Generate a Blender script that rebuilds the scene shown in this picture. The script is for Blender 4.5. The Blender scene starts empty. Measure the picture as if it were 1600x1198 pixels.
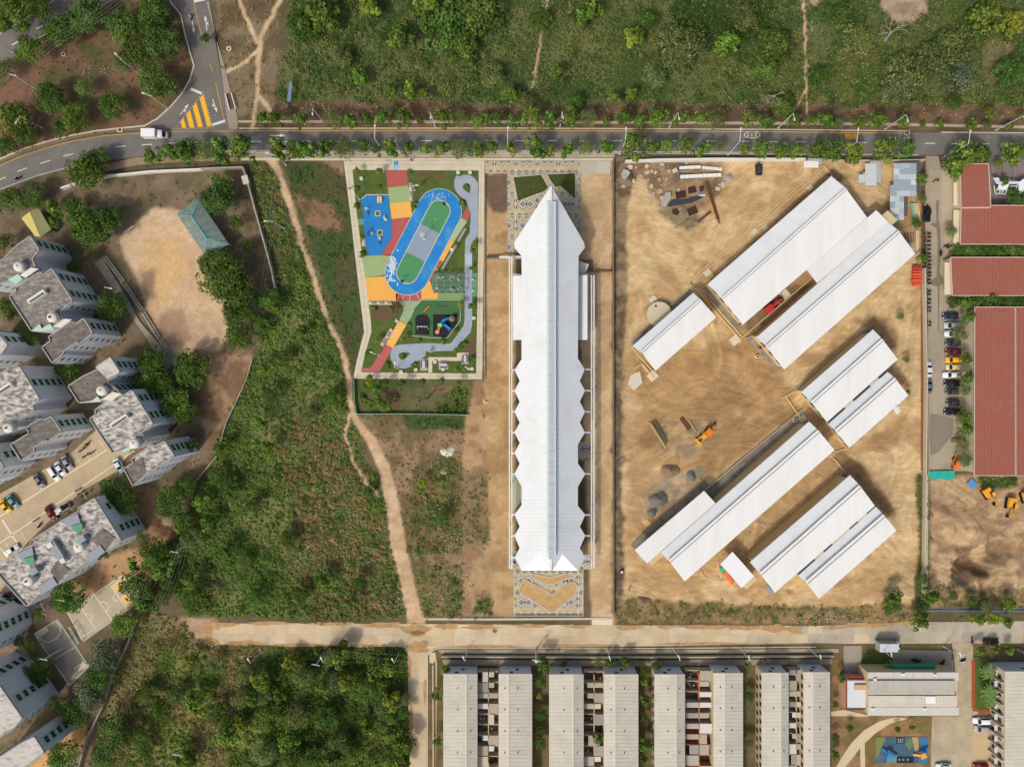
import bpy, math, random
import numpy as np
from mathutils import Vector, Matrix, noise as mnoise
R_ = random.Random(7)
scene = bpy.context.scene
C = scene.collection
# ---------------- camera, sky, sun, exposure ----------------
S = 0.18; CX = 815.0; CY = 590.0; H = 192.0      # metres per photo pixel on the ground, nadir pixel, drone height
cd = bpy.data.cameras.new('camera'); cam = bpy.data.objects.new('camera', cd); C.objects.link(cam)
cam.location = (0, 0, H); cam.rotation_euler = (0, 0, 0)
cd.sensor_width = 36; cd.lens = 36*H/(1600*S); cd.clip_end = 3000; cd.clip_start = 1
cd.shift_x = -(CX-800)/1600; cd.shift_y = (CY-599)/1600
scene.camera = cam
SUN_EL = 50; SUN_AZ = 217                          # compass bearing of the sun, clockwise from up in the picture
w = bpy.data.worlds.new('World'); scene.world = w; w.use_nodes = True
nt = w.node_tree; bg = nt.nodes['Background']
sky = nt.nodes.new('ShaderNodeTexSky'); sky.sky_type = 'NISHITA'; sky.sun_disc = False
sky.sun_elevation = math.radians(SUN_EL); sky.sun_rotation = math.radians(SUN_AZ)
sky.dust_density = 5.0; sky.air_density = 1.0; sky.ozone_density = .3
nt.links.new(sky.outputs[0], bg.inputs[0]); bg.inputs[1].default_value = 0.15
sd = bpy.data.lights.new('sun', 'SUN'); sd.energy = 2.0; sd.angle = math.radians(5); sd.color = (1.0, .965, .90)
sun = bpy.data.objects.new('sun', sd); C.objects.link(sun)
az = math.radians(SUN_AZ); el = math.radians(SUN_EL)
sv = Vector((math.sin(az)*math.cos(el), math.cos(az)*math.cos(el), math.sin(el)))
sun.rotation_euler = sv.to_track_quat('Z', 'Y').to_euler(); sun.location = sv*300
scene.view_settings.view_transform = 'Standard'; scene.view_settings.look = 'None'
scene.view_settings.exposure = -0.07; scene.view_settings.gamma = 1; scene.view_settings.use_curve_mapping = False

# ---------------- helpers ----------------
def P(px, py, h=0.0):
    k = (H-h)/H
    return ((px-CX)*S*k, (CY-py)*S*k, h)
def lin(v): v /= 255.0; return v/12.92 if v <= .04045 else ((v+.055)/1.055)**2.4
def c(r, g, b, k=0.88): return (lin(r)*k, lin(g)*k, lin(b)*k, 1)
MATS = {}
def mat(name, col, rough=.85, var=.12, scale=1.2, col2=None, thr=.5, soft=.12, bump=0.0, metal=0, wave=None, streak=None):
    if name in MATS: return MATS[name]
    m = bpy.data.materials.new(name); m.use_nodes = True; N = m.node_tree.nodes; L = m.node_tree.links
    b = N['Principled BSDF']; b.inputs['Roughness'].default_value = rough; b.inputs['Metallic'].default_value = metal
    b.inputs['Specular IOR Level'].default_value = .25
    geo = N.new('ShaderNodeNewGeometry'); src = geo.outputs['Position']
    if streak:
        mp = N.new('ShaderNodeMapping'); mp.inputs['Rotation'].default_value = (0, 0, streak[0]); mp.inputs['Scale'].default_value = streak[1]
        L.new(src, mp.inputs[0]); src = mp.outputs[0]
    def noi(sc, det=5, ro=.6):
        n = N.new('ShaderNodeTexNoise'); n.inputs['Scale'].default_value = sc; n.inputs['Detail'].default_value = det; n.inputs['Roughness'].default_value = ro
        L.new(src, n.inputs['Vector']); return n.outputs[0]
    base = N.new('ShaderNodeRGB'); base.outputs[0].default_value = col; cur = base.outputs[0]
    if col2:
        r = N.new('ShaderNodeMapRange'); r.inputs[1].default_value = thr-soft; r.inputs[2].default_value = thr+soft
        L.new(noi(scale*.35, 6, .68), r.inputs[0])
        mx = N.new('ShaderNodeMix'); mx.data_type = 'RGBA'; L.new(r.outputs[0], mx.inputs[0]); L.new(cur, mx.inputs[6]); mx.inputs[7].default_value = col2; cur = mx.outputs[2]
    v = N.new('ShaderNodeMapRange'); v.inputs[1].default_value = .25; v.inputs[2].default_value = .75
    v.inputs[3].default_value = 1-var; v.inputs[4].default_value = 1+var; L.new(noi(scale, 8, .7), v.inputs[0])
    mu = N.new('ShaderNodeVectorMath'); mu.operation = 'SCALE'; L.new(cur, mu.inputs[0]); L.new(v.outputs[0], mu.inputs['Scale']); cur = mu.outputs[0]
    L.new(cur, b.inputs['Base Color'])
    if bump:
        bp = N.new('ShaderNodeBump'); bp.inputs['Strength'].default_value = bump; bp.inputs['Distance'].default_value = .15
        L.new(noi(scale*3, 4, .6), bp.inputs['Height']); L.new(bp.outputs[0], b.inputs['Normal'])
    MATS[name] = m; return m
def attr_mat(name, rough=.95, var=.3, scale=2.0, bump=.5, objrand=0.0, trans=0.0, tracks=None):
    m = bpy.data.materials.new(name); m.use_nodes = True; N = m.node_tree.nodes; L = m.node_tree.links
    b = N['Principled BSDF']; b.inputs['Roughness'].default_value = rough; b.inputs['Specular IOR Level'].default_value = .15
    a = N.new('ShaderNodeAttribute'); a.attribute_name = 'Col'
    geo = N.new('ShaderNodeNewGeometry')
    def noi(sc, det=6):
        n = N.new('ShaderNodeTexNoise'); n.inputs['Scale'].default_value = sc; n.inputs['Detail'].default_value = det; n.inputs['Roughness'].default_value = .7
        L.new(geo.outputs['Position'], n.inputs['Vector']); return n.outputs[0]
    cur = a.outputs['Color']
    if var:
        v = N.new('ShaderNodeMapRange'); v.inputs[1].default_value = .3; v.inputs[2].default_value = .7
        v.inputs[3].default_value = 1-var; v.inputs[4].default_value = 1+var; L.new(noi(scale), v.inputs[0])
        mu = N.new('ShaderNodeVectorMath'); mu.operation = 'SCALE'; L.new(cur, mu.inputs[0]); L.new(v.outputs[0], mu.inputs['Scale']); cur = mu.outputs[0]
    if tracks:                                       # wheel tracks: long thin streaks that wander
        hsum = None
        for rot, sc, amt, wrp in tracks:
            wn = N.new('ShaderNodeTexNoise'); wn.inputs['Scale'].default_value = .035; wn.inputs['Detail'].default_value = 2; L.new(geo.outputs['Position'], wn.inputs['Vector'])
            wv = N.new('ShaderNodeVectorMath'); wv.operation = 'MULTIPLY_ADD'; wv.inputs[1].default_value = (wrp, wrp, 0); L.new(wn.outputs[1], wv.inputs[0]); L.new(geo.outputs['Position'], wv.inputs[2])
            mp = N.new('ShaderNodeMapping'); mp.inputs['Rotation'].default_value = (0, 0, rot); mp.inputs['Scale'].default_value = sc; L.new(wv.outputs[0], mp.inputs[0])
            tn = N.new('ShaderNodeTexNoise'); tn.inputs['Scale'].default_value = 1; tn.inputs['Detail'].default_value = 6; tn.inputs['Roughness'].default_value = .72; L.new(mp.outputs[0], tn.inputs['Vector'])
            tr = N.new('ShaderNodeMapRange'); tr.inputs[1].default_value = .33; tr.inputs[2].default_value = .67; tr.inputs[3].default_value = 1-amt; tr.inputs[4].default_value = 1+amt*.8; L.new(tn.outputs[0], tr.inputs[0])
            mu = N.new('ShaderNodeVectorMath'); mu.operation = 'SCALE'; L.new(cur, mu.inputs[0]); L.new(tr.outputs[0], mu.inputs['Scale']); cur = mu.outputs[0]
    if objrand:
        oi = N.new('ShaderNodeObjectInfo'); hs = N.new('ShaderNodeHueSaturation')
        r1 = N.new('ShaderNodeMapRange'); r1.inputs[3].default_value = .5-objrand*.12; r1.inputs[4].default_value = .5+objrand*.10
        r2 = N.new('ShaderNodeMapRange'); r2.inputs[3].default_value = 1-objrand; r2.inputs[4].default_value = 1+objrand
        L.new(oi.outputs['Random'], r1.inputs[0])
        mm = N.new('ShaderNodeMath'); mm.operation = 'FRACT'; m2 = N.new('ShaderNodeMath'); m2.operation = 'MULTIPLY'; m2.inputs[1].default_value = 7.13
        L.new(oi.outputs['Random'], m2.inputs[0]); L.new(m2.outputs[0], mm.inputs[0]); L.new(mm.outputs[0], r2.inputs[0])
        L.new(r1.outputs[0], hs.inputs['Hue']); L.new(r2.outputs[0], hs.inputs['Value']); L.new(cur, hs.inputs['Color']); cur = hs.outputs[0]
        mo = N.new('ShaderNodeMix'); mo.data_type = 'RGBA'; mo.blend_type = 'MULTIPLY'; mo.inputs[0].default_value = 1
        L.new(cur, mo.inputs[6]); L.new(oi.outputs['Color'], mo.inputs[7]); cur = mo.outputs[2]
    L.new(cur, b.inputs['Base Color'])
    if bump:
        bp = N.new('ShaderNodeBump'); bp.inputs['Strength'].default_value = bump; bp.inputs['Distance'].default_value = .12
        L.new(noi(scale*2.5, 5), bp.inputs['Height']); L.new(bp.outputs[0], b.inputs['Normal'])
    if trans:
        t = N.new('ShaderNodeBsdfTranslucent'); L.new(cur, t.inputs[0]); ms = N.new('ShaderNodeMixShader'); ms.inputs[0].default_value = trans
        L.new(b.outputs[0], ms.inputs[1]); L.new(t.outputs[0], ms.inputs[2]); L.new(ms.outputs[0], N['Material Output'].inputs[0])
    MATS[name] = m; return m

WL = {}                                           # world location of every root / part
def tag(o, label=None, cat=None, group=None, kind=None):
    if label: o['label'] = label
    if cat: o['category'] = cat
    if group: o['group'] = group
    if kind: o['kind'] = kind
    return o
def thing(name, label, cat, loc, group=None, rz=0):
    o = bpy.data.objects.new(name, None); C.objects.link(o); o.location = loc; o.rotation_euler = (0, 0, rz); o.empty_display_size = .2
    WL[o.name] = Vector(loc); return tag(o, label, cat, group)
def mesh_obj(name, V, F, m, parent=None, local=False, smooth=False, mi=None):
    me = bpy.data.meshes.new(name)
    off = Vector((0, 0, 0))
    if parent is not None and not local: off = WL[parent.name]
    V = [(v[0]-off[0], v[1]-off[1], v[2]-off[2]) for v in V]
    me.from_pydata(V, [], F)
    for mm in (m if isinstance(m, (list, tuple)) else [m]): me.materials.append(mm)
    if mi: me.polygons.foreach_set('material_index', mi)
    if smooth: me.polygons.foreach_set('use_smooth', [True]*len(F))
    o = bpy.data.objects.new(name, me); C.objects.link(o)
    if parent is not None: o.parent = parent
    WL[o.name] = off.copy()
    return o
class MB:
    def __init__(s): s.V = []; s.F = []; s.I = []
    def add(s, V, F, mi=0):
        n = len(s.V); s.V += [tuple(v) for v in V]; s.F += [tuple(i+n for i in f) for f in F]; s.I += [mi]*len(F); return s
    def box(s, x0, x1, y0, y1, z0, z1, mi=0, rz=0, o=(0, 0, 0)):
        V = [(x, y, z) for z in (z0, z1) for x, y in ((x0, y0), (x1, y0), (x1, y1), (x0, y1))]
        if rz or o != (0, 0, 0):
            ca, sa = math.cos(rz), math.sin(rz); V = [(o[0]+x*ca-y*sa, o[1]+x*sa+y*ca, o[2]+z) for x, y, z in V]
        return s.add(V, [(0, 3, 2, 1), (4, 5, 6, 7), (0, 1, 5, 4), (1, 2, 6, 5), (2, 3, 7, 6), (3, 0, 4, 7)], mi)
    def prism(s, pts, z0, z1, mi=0, top=None):
        a = sum(pts[i][0]*pts[(i+1) % len(pts)][1]-pts[(i+1) % len(pts)][0]*pts[i][1] for i in range(len(pts)))
        if a < 0: pts = pts[::-1]
        n = len(pts); V = [(p[0], p[1], z0) for p in pts]+[(p[0], p[1], z1) for p in pts]
        return s.add(V, [tuple(range(n))[::-1], tuple(range(n, 2*n))]+[(i, (i+1) % n, (i+1) % n+n, i+n) for i in range(n)], mi)
    def slab(s, pts, t=.15, mi=0):                 # pts: 3D polygon (top face), thickness straight down
        a = sum(pts[i][0]*pts[(i+1) % len(pts)][1]-pts[(i+1) % len(pts)][0]*pts[i][1] for i in range(len(pts)))
        if a < 0: pts = pts[::-1]
        n = len(pts); V = [(p[0], p[1], p[2]-t) for p in pts]+[tuple(p) for p in pts]
        return s.add(V, [tuple(range(n))[::-1], tuple(range(n, 2*n))]+[(i, (i+1) % n, (i+1) % n+n, i+n) for i in range(n)], mi)
    def beam(s, a, b, wd, ht=None, mi=0):
        a = Vector(a); b = Vector(b); ht = ht or wd; d = (b-a)
        if d.length < 1e-6: return s
        d.normalize(); up = Vector((0, 0, 1)) if abs(d.z) < .95 else Vector((1, 0, 0))
        x = d.cross(up).normalized()*wd/2; y = x.cross(d).normalized()*ht/2
        V = [p+q for p in (a, b) for q in (-x-y, x-y, x+y, -x+y)]
        return s.add(V, [(3, 2, 1, 0), (4, 5, 6, 7), (0, 1, 5, 4), (1, 2, 6, 5), (2, 3, 7, 6), (3, 0, 4, 7)], mi)
    def cyl(s, cx, cy, z0, z1, r0, r1=None, n=12, mi=0, axis='z'):
        r1 = r0 if r1 is None else r1
        V = []
        for z, r in ((z0, r0), (z1, r1)):
            for k in range(n):
                a = 2*math.pi*k/n; x, y = r*math.cos(a), r*math.sin(a)
                V.append((cx+x, cy+y, z) if axis == 'z' else (cx+x, z, cy+y))
        F = [tuple(range(n)), tuple(range(n, 2*n))[::-1]]+[(k+n, (k+1) % n+n, (k+1) % n, k) for k in range(n)] if axis != 'z' else \
            [tuple(range(n))[::-1], tuple(range(n, 2*n))]+[(k, (k+1) % n, (k+1) % n+n, k+n) for k in range(n)]
        return s.add(V, F, mi)
    def dome(s, cx, cy, z, r, hh, n=14, k=4, mi=0):
        V = []; F = []
        for j in range(k):
            a = math.pi/2*j/k
            for i in range(n): t = 2*math.pi*i/n; V.append((cx+r*math.cos(a)*math.cos(t), cy+r*math.cos(a)*math.sin(t), z+hh*math.sin(a)))
        V.append((cx, cy, z+hh))
        for j in range(k-1):
            for i in range(n): F.append((j*n+i, j*n+(i+1) % n, (j+1)*n+(i+1) % n, (j+1)*n+i))
        for i in range(n): F.append(((k-1)*n+i, (k-1)*n+(i+1) % n, k*n))
        return s.add(V, F, mi)
    def build(s, name, m, parent=None, local=False, smooth=False):
        return mesh_obj(name, s.V, s.F, m, parent, local, smooth, s.I if isinstance(m, (list, tuple)) else None)
def PP(pts, h=0.0): return [P(x, y, h) for x, y in pts]
def sheet(name, pts, z, m, parent=None, kind='structure', t=.03):
    b = MB(); q = PP(pts, 0); b.prism([(p[0], p[1]) for p in q], z-t, z)
    o = b.build(name, m, parent)
    if parent is None: tag(o, kind=kind)
    return o
def arc(cx, cy, r, a0, a1, n): return [(cx+r*math.cos(math.radians(a0+(a1-a0)*i/n)), cy+r*math.sin(math.radians(a0+(a1-a0)*i/n))) for i in range(n+1)]
def dup(root, loc=None, rz=None, label=None, group=None):
    def cp(o, par):
        q = o.copy(); C.objects.link(q); q.parent = par; WL[q.name] = WL.get(o.name, Vector((0, 0, 0))).copy()
        for ch in list(o.children): cp(ch, q)
        return q
    r = cp(root, None)
    if loc is not None: r.location = loc
    if rz is not None: r.rotation_euler = (0, 0, rz)
    if label: r['label'] = label
    if group: r['group'] = group
    return r
LM = [(305, 182, 'the yellow-striped traffic island'), (246, 212, 'the white box truck'), (316, 356, 'the teal hipped pavilion'), (57, 349, 'the yellow shed'),
      (262, 430, 'the sandy pitch'), (661, 378, 'the blue oval track'), (588, 350, 'the blue playground'), (861, 300, 'the white hall\'s tip'), (861, 880, 'the white hall\'s lower end'),
      (1225, 385, 'the widest white site roof'), (1410, 300, 'the patched tin roof'), (1524, 290, 'the smallest red roof'), (1545, 430, 'the middle red roof'), (1488, 562, 'the yellow parked car'),
      (1560, 640, 'the largest red roof'), (1430, 1085, 'the pale office roof'), (762, 1100, 'the first courtyard'), (927, 1100, 'the second courtyard'), (1092, 1100, 'the third courtyard'), (1243, 1100, 'the fourth courtyard'),
      (175, 950, 'the yellow-keyed ball court'), (96, 1010, 'the grey ball court'), (100, 850, 'the long weathered roof'), (62, 470, 'the rooftop-box roof'), (190, 660, 'the stained shaft roof'),
      (690, 505, 'the black play pads'), (452, 143, 'the blue-grey shelter'), (1520, 880, 'the dug pit'), (1450, 1155, 'the small play area'), (650, 1000, 'the dirt track junction'), (110, 530, 'the notched dark roof'), (705, 708, 'the white rubble heap'),
      (1030, 490, 'the round concrete tank'), (1030, 785, 'the grey gravel heap'), (1385, 1000, 'the parked box truck'), (1395, 30, 'the bare pale tree'), (1100, 678, 'the yellow loader'), (105, 722, 'the angled silver car'), (680, 640, 'the fenced garden')]
ORD = ['', 'second', 'third', 'fourth', 'fifth', 'sixth', 'seventh', 'eighth', 'ninth', 'tenth', 'eleventh', 'twelfth']
def ordn(i):
    return (['first']+ORD[1:])[i] if i < 12 else '%d%s' % (i+1, 'th' if 10 < (i+1) % 100 < 14 else {1: 'st', 2: 'nd', 3: 'rd'}.get((i+1) % 10, 'th'))
def autolabel(items):
    """items: (object, px, py, description) -> a label that names the nearest landmark and the side of it"""
    g = {}
    for o, x, y, d in items:
        l = min(LM, key=lambda q: (q[0]-x)**2+(q[1]-y)**2); dx, dy = x-l[0], y-l[1]; dist = math.hypot(dx, dy)
        a = math.degrees(math.atan2(-dy, dx)) % 360
        side = ['right of', 'above right of', 'above', 'above left of', 'left of', 'below left of', 'below', 'below right of'][int(((a+22.5) % 360)//45)]
        g.setdefault('%s %s %s' % (d, side, l[2]), []).append((dist, o))
    for k, v in g.items():
        v.sort(key=lambda q: q[0])
        for i, (dd, o) in enumerate(v):
            o['label'] = k if len(v) == 1 else ('%s, %s' % (k, 'the nearest to it' if i == 0 else ordn(i)+' nearest'))
# ---------------- ground: one height field, split into named stretches ----------------
rng = np.random.default_rng(5)
def h2(ix, iy, seed):
    n = (ix.astype(np.int64)*374761393+iy.astype(np.int64)*668265263+seed*974634777) & 0x7fffffff
    n = ((n ^ (n >> 13))*1274126177) & 0x7fffffff
    return ((n ^ (n >> 16)) & 0xffff)/65535.0
def vn(x, y, sc, seed=0):
    x = x/sc; y = y/sc; ix = np.floor(x); iy = np.floor(y); fx = x-ix; fy = y-iy
    fx = fx*fx*(3-2*fx); fy = fy*fy*(3-2*fy); ix = ix.astype(np.int64); iy = iy.astype(np.int64)
    return (h2(ix, iy, seed)*(1-fx)+h2(ix+1, iy, seed)*fx)*(1-fy)+(h2(ix, iy+1, seed)*(1-fx)+h2(ix+1, iy+1, seed)*fx)*fy
def fbm(x, y, sc, seed=0, o=4):
    s = 0; a = .5; t = 0
    for i in range(o): s = s+a*vn(x, y, sc/2**i, seed+i*17); t += a; a *= .55
    return s/t
def inpoly(X, Y, poly):
    r = np.zeros(X.shape, bool); n = len(poly)
    for i in range(n):
        x0, y0 = poly[i]; x1, y1 = poly[(i+1) % n]
        if y0 == y1: continue
        cnd = (Y >= min(y0, y1)) & (Y < max(y0, y1)) & (X < (x1-x0)*(Y-y0)/(y1-y0)+x0)
        r ^= cnd
    return r
def dline(X, Y, pl):
    d = np.full(X.shape, 1e9)
    for (x0, y0, w0), (x1, y1, w1) in zip(pl, pl[1:]):
        dx, dy = x1-x0, y1-y0; t = np.clip(((X-x0)*dx+(Y-y0)*dy)/(dx*dx+dy*dy), 0, 1)
        d = np.minimum(d, np.hypot(X-x0-t*dx, Y-y0-t*dy)-(w0+(w1-w0)*t)/2)
    return d
GS = 2.6
gx = np.arange(-60, 1661, GS); gy = np.arange(-60, 1261, GS); GX, GY = np.meshgrid(gx, gy)
def blur(a, n=1):
    for _ in range(n):
        a = (a+np.roll(a, 1, 0)+np.roll(a, -1, 0)+np.roll(a, 1, 1)+np.roll(a, -1, 1))/5
    return a
def RG(*v): return np.array(v, float)
def wmask(poly, warp=4, b=1, ws=18, seed=3):
    wx = GX+(fbm(GX, GY, ws, seed, 3)-.5)*2*warp; wy = GY+(fbm(GX, GY, ws, seed+50, 3)-.5)*2*warp
    return blur(inpoly(wx, wy, poly).astype(float), b)
col = np.zeros(GX.shape+(3,)); rel = np.zeros(GX.shape); scrub = np.zeros(GX.shape); pal = np.zeros(GX.shape, int); rut = np.zeros(GX.shape)
def srgb(*v): return np.array([lin(x)*.88 for x in v])
def paint(poly, c1, c2=None, sc=30, warp=4, b=1, thr=.5, sharp=6, seed=1, relief=None, scr=None, p=None, ruts=None, k=1.0, ws=18):
    global col
    m = wmask(poly, warp, b, ws, seed)*k if isinstance(poly, list) else poly
    cc = np.broadcast_to(srgb(*c1), col.shape)
    if c2 is not None:
        t = np.clip((fbm(GX, GY, sc, seed*7+2, 5)-thr)*sharp+.5, 0, 1)[..., None]; cc = cc*(1-t)+srgb(*c2)*t
    col = col*(1-m[..., None])+cc*m[..., None]
    if relief is not None: rel[:] = rel*(1-m)+relief*m
    if scr is not None: scrub[:] = scrub*(1-m)+scr*m
    if p is not None: pal[m > .5] = p
    if ruts is not None: rut[:] = rut*(1-m)+ruts*m
    return m
ALL = [(-99, -99), (1699, -99), (1699, 1299), (-99, 1299)]
paint(ALL, (110, 95, 72), (92, 88, 60), 25, relief=.15, scr=.05, p=0)
NORTH = [(440, -99), (1699, -99), (1699, 178), (1300, 172), (1000, 168), (700, 160), (520, 162), (440, 172), (432, 120), (455, 60)]
paint(NORTH, (74, 88, 48), (100, 104, 64), 60, warp=8, relief=.5, scr=1, p=1, sharp=5)
paint([(440, 158), (1699, 166), (1699, 204), (360, 204), (380, 172)], (118, 96, 74), (92, 76, 58), 22, warp=7, relief=.12, scr=.12, p=2)
paint([(1050, -99), (1200, -99), (1210, 60), (1110, 80), (1050, 50)], (50, 64, 36), None, warp=12, scr=.9, p=3)
paint([(1300, 60), (1390, 70), (1380, 165), (1290, 168)], (66, 82, 40), (92, 92, 52), 30, warp=10, scr=.5, p=4)
paint([(1540, 60), (1590, 70), (1570, 130), (1535, 120)], (112, 106, 76), None, warp=8, scr=.35, p=2)
paint([(1370, -30), (1440, -20), (1452, 22), (1425, 38), (1398, 34), (1375, 12)], (172, 152, 126), (150, 130, 106), 14, warp=5, scr=0)
paint([(1258, -20), (1290, -10), (1272, 12), (1258, 6)], (170, 150, 120), None, warp=3, scr=0)
paint([(322, -99), (440, -99), (440, 60), (428, 130), (430, 172), (372, 195), (350, 95)], (128, 112, 88), (100, 86, 64), 24, warp=4, relief=.12, scr=.15, p=2)
paint([(-99, 110), (190, -10), (265, -60), (300, 100), (225, 195), (0, 250), (-99, 260)], (122, 94, 74), (88, 84, 54), 40, warp=8, relief=.1, scr=.12, p=5)
paint([(-99, -99), (90, -99), (50, 15), (0, 48), (-99, 90)], (60, 72, 38), None, warp=3, relief=.3, scr=1, p=3)
paint([(-99, 320), (57, 290), (240, 262), (385, 265), (430, 460), (392, 570), (340, 700), (250, 850), (210, 960), (170, 1060), (140, 1198), (100, 1299), (-99, 1299)], (128, 110, 90), (104, 94, 70), 26, warp=4, relief=.08, scr=.06, p=5, thr=.52)
paint([(185, 375), (215, 345), (245, 322), (300, 335), (345, 400), (352, 470), (362, 518), (345, 548), (275, 572), (240, 500)], (208, 178, 144), (196, 166, 132), 50, warp=4, b=2, relief=.0, scr=0)
paint([(225, 372), (285, 372), (292, 420), (262, 470), (238, 500), (232, 440), (215, 420)], (204, 170, 122), None, warp=7, b=4)
paint([(215, 425), (240, 420), (245, 470), (225, 465)], (150, 124, 100), None, warp=6, b=3)
paint([(240, 500), (290, 480), (300, 530), (250, 560)], (166, 136, 108), None, warp=8, b=3)
paint([(300, 545), (398, 556), (385, 590), (330, 710), (318, 660), (300, 600)], (158, 130, 100), (124, 98, 74), 18, warp=4, relief=.05, scr=.03)
paint([(195, 745), (255, 770), (290, 830), (250, 850), (215, 810)], (142, 114, 90), (160, 124, 90), 16, warp=4)
paint([(120, 880), (235, 850), (240, 880), (215, 935), (150, 960), (110, 960)], (184, 148, 108), None, warp=4, b=2)
paint([(45, 1195), (110, 1140), (135, 1130), (140, 1150), (100, 1200), (80, 1240), (30, 1240)], (198, 158, 104), None, warp=3, b=1)
F2 = [(392, 252), (428, 256), (455, 320), (478, 380), (500, 440), (520, 500), (545, 560), (549, 640), (570, 720), (600, 765), (625, 850), (642, 964), (298, 962), (275, 930), (245, 900), (300, 790), (335, 715), (352, 660), (395, 572), (434, 455), (412, 350)]
paint(F2, (78, 98, 50), (98, 104, 62), 70, warp=5, relief=.45, scr=1, p=4, sharp=5, thr=.56)
paint([(395, 250), (430, 256), (470, 360), (455, 430), (434, 455), (412, 350)], (78, 88, 52), (96, 84, 58), 22, warp=4, scr=.55, p=4)
paint([(430, 620), (560, 680), (600, 780), (620, 900), (640, 960), (480, 960), (420, 780)], (118, 106, 72), (88, 98, 56), 40, warp=60, ws=70, b=9, scr=.8, k=.8)
pal[inpoly(GX+(fbm(GX, GY, 30, 5)-.5)*120, GY, [(450, 640), (560, 690), (600, 780), (620, 900), (640, 960), (500, 960), (440, 780)]) & (fbm(GX, GY, 14, 6) > .46)] = 2
paint([(446, 253), (540, 252), (560, 430), (570, 520), (552, 585), (535, 520), (505, 440), (478, 360), (455, 300)], (68, 84, 48), (84, 82, 54), 30, warp=2, b=1, relief=.08, scr=.35, p=6)
paint([(460, 305), (520, 320), (545, 345), (525, 365), (480, 350)], (138, 108, 82), (96, 84, 58), 12, warp=8, b=2, scr=.1)
paint([(505, 252), (538, 252), (538, 275)], (150, 122, 96), None, warp=2)
paint([(550, 590), (756, 590), (735, 650), (600, 700), (552, 650)], (104, 102, 66), (84, 90, 54), 18, warp=1, relief=.06, scr=.1, p=6)
paint([(556, 652), (640, 650), (735, 650), (725, 700), (722, 965), (662, 965), (640, 830), (606, 730)], (148, 122, 94), (112, 98, 68), 20, warp=3, relief=.15, scr=.25, p=2)
paint([(625, 648), (735, 650), (730, 668), (640, 672)], (66, 84, 46), None, warp=4, scr=.5, p=6)
paint([(646, 725), (700, 705), (722, 720), (720, 862), (650, 868), (640, 800)], (100, 92, 60), (118, 96, 68), 26, warp=5, relief=.4, scr=.8, p=4)
paint([(652, 885), (718, 880), (732, 900), (738, 962), (662, 962)], (104, 100, 62), (130, 110, 80), 18, warp=4, relief=.3, scr=.8, p=4)
paint([(740, 592), (805, 592), (805, 965), (722, 965), (722, 720), (730, 650)], (176, 146, 108), (146, 116, 86), 24, warp=3, relief=.08, scr=.03, p=2)
paint([(722, 740), (768, 740), (766, 850), (722, 866)], (140, 118, 88), (104, 98, 66), 14, warp=5, scr=.3, p=2)
paint([(745, 935), (795, 935), (796, 962), (740, 962)], (80, 84, 50), (150, 126, 94), 10, warp=5, scr=.5, p=4)
paint([(756, 268), (803, 268), (806, 960), (770, 960), (757, 600)], (186, 156, 112), (166, 134, 94), 22, warp=1, b=1, relief=.06, scr=.01)
paint([(757, 272), (795, 272), (795, 325), (788, 335), (768, 330), (760, 312)], (112, 92, 76), None, warp=3, b=1, scr=0)
paint([(903, 250), (960, 250), (960, 978), (924, 978), (903, 420)], (200, 172, 132), (184, 154, 114), 30, warp=1, relief=.03, scr=0)
SITE = [(957, 250), (1444, 250), (1446, 600), (1447, 900), (1436, 952), (1300, 956), (1100, 962), (957, 960)]
paint(SITE, (207, 178, 132), (184, 152, 108), 40, warp=2, b=1, relief=.13, scr=0, ruts=1)
paint([(990, 560), (1120, 540), (1180, 530), (1240, 600), (1250, 650), (1080, 760), (1000, 700)], (178, 144, 98), (160, 126, 86), 30, warp=14, b=4, k=.9)
paint([(1150, 480), (1200, 450), (1290, 440), (1250, 520), (1180, 540)], (128, 106, 80), None, warp=5, b=2, k=.9)
paint([(957, 250), (1010, 250), (990, 290), (978, 350), (980, 450), (972, 600), (976, 955), (957, 955)], (146, 124, 96), (108, 92, 72), 12, warp=7, b=1, relief=.2, scr=.0)
paint([(985, 252), (1130, 252), (1135, 300), (1060, 350), (1040, 330), (1010, 290)], (128, 104, 80), (158, 132, 98), 16, warp=6, b=2, relief=.15)
paint([(1030, 330), (1075, 320), (1100, 345), (1075, 358), (1045, 345)], (150, 134, 104), (120, 106, 80), 6, warp=4, b=1)
paint([(1110, 440), (1300, 262), (1330, 275), (1300, 290), (1120, 452), (1105, 470)], (136, 114, 84), (160, 134, 98), 10, warp=2, b=1)
paint([(1330, 500), (1385, 495), (1402, 530), (1398, 560), (1360, 520)], (150, 122, 88), None, warp=7, b=3)  # shadow at the upper end of the twin roof, painted into the soil
paint([(1005, 770), (1040, 745), (1095, 728), (1100, 748), (1060, 775), (1040, 800), (1010, 808)], (150, 136, 114), (176, 152, 120), 12, warp=7, b=2)
paint([(1400, 580), (1422, 596), (1418, 650), (1400, 700), (1320, 710), (1420, 640)], (172, 138, 96), None, warp=6, b=3)
paint([(1310, 700), (1350, 725), (1400, 800), (1395, 820), (1380, 800), (1330, 742), (1300, 720)], (150, 120, 84), None, warp=5, b=2)  # cast shade beyond the wide lower roof, put into the ground colour
paint([(1020, 668), (1100, 650), (1110, 690), (1080, 720), (1030, 715)], (150, 128, 100), (186, 154, 110), 14, warp=6, b=2)
paint([(960, 935), (1290, 948), (1440, 940), (1440, 975), (960, 972)], (112, 100, 66), (150, 124, 88), 12, warp=5, b=1, relief=.2, scr=.35, p=4)
paint([(1438, 250), (1447, 250), (1449, 740), (1440, 740)], (120, 88, 66), (84, 84, 50), 8, warp=1, b=0, scr=.25, p=5)
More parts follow.
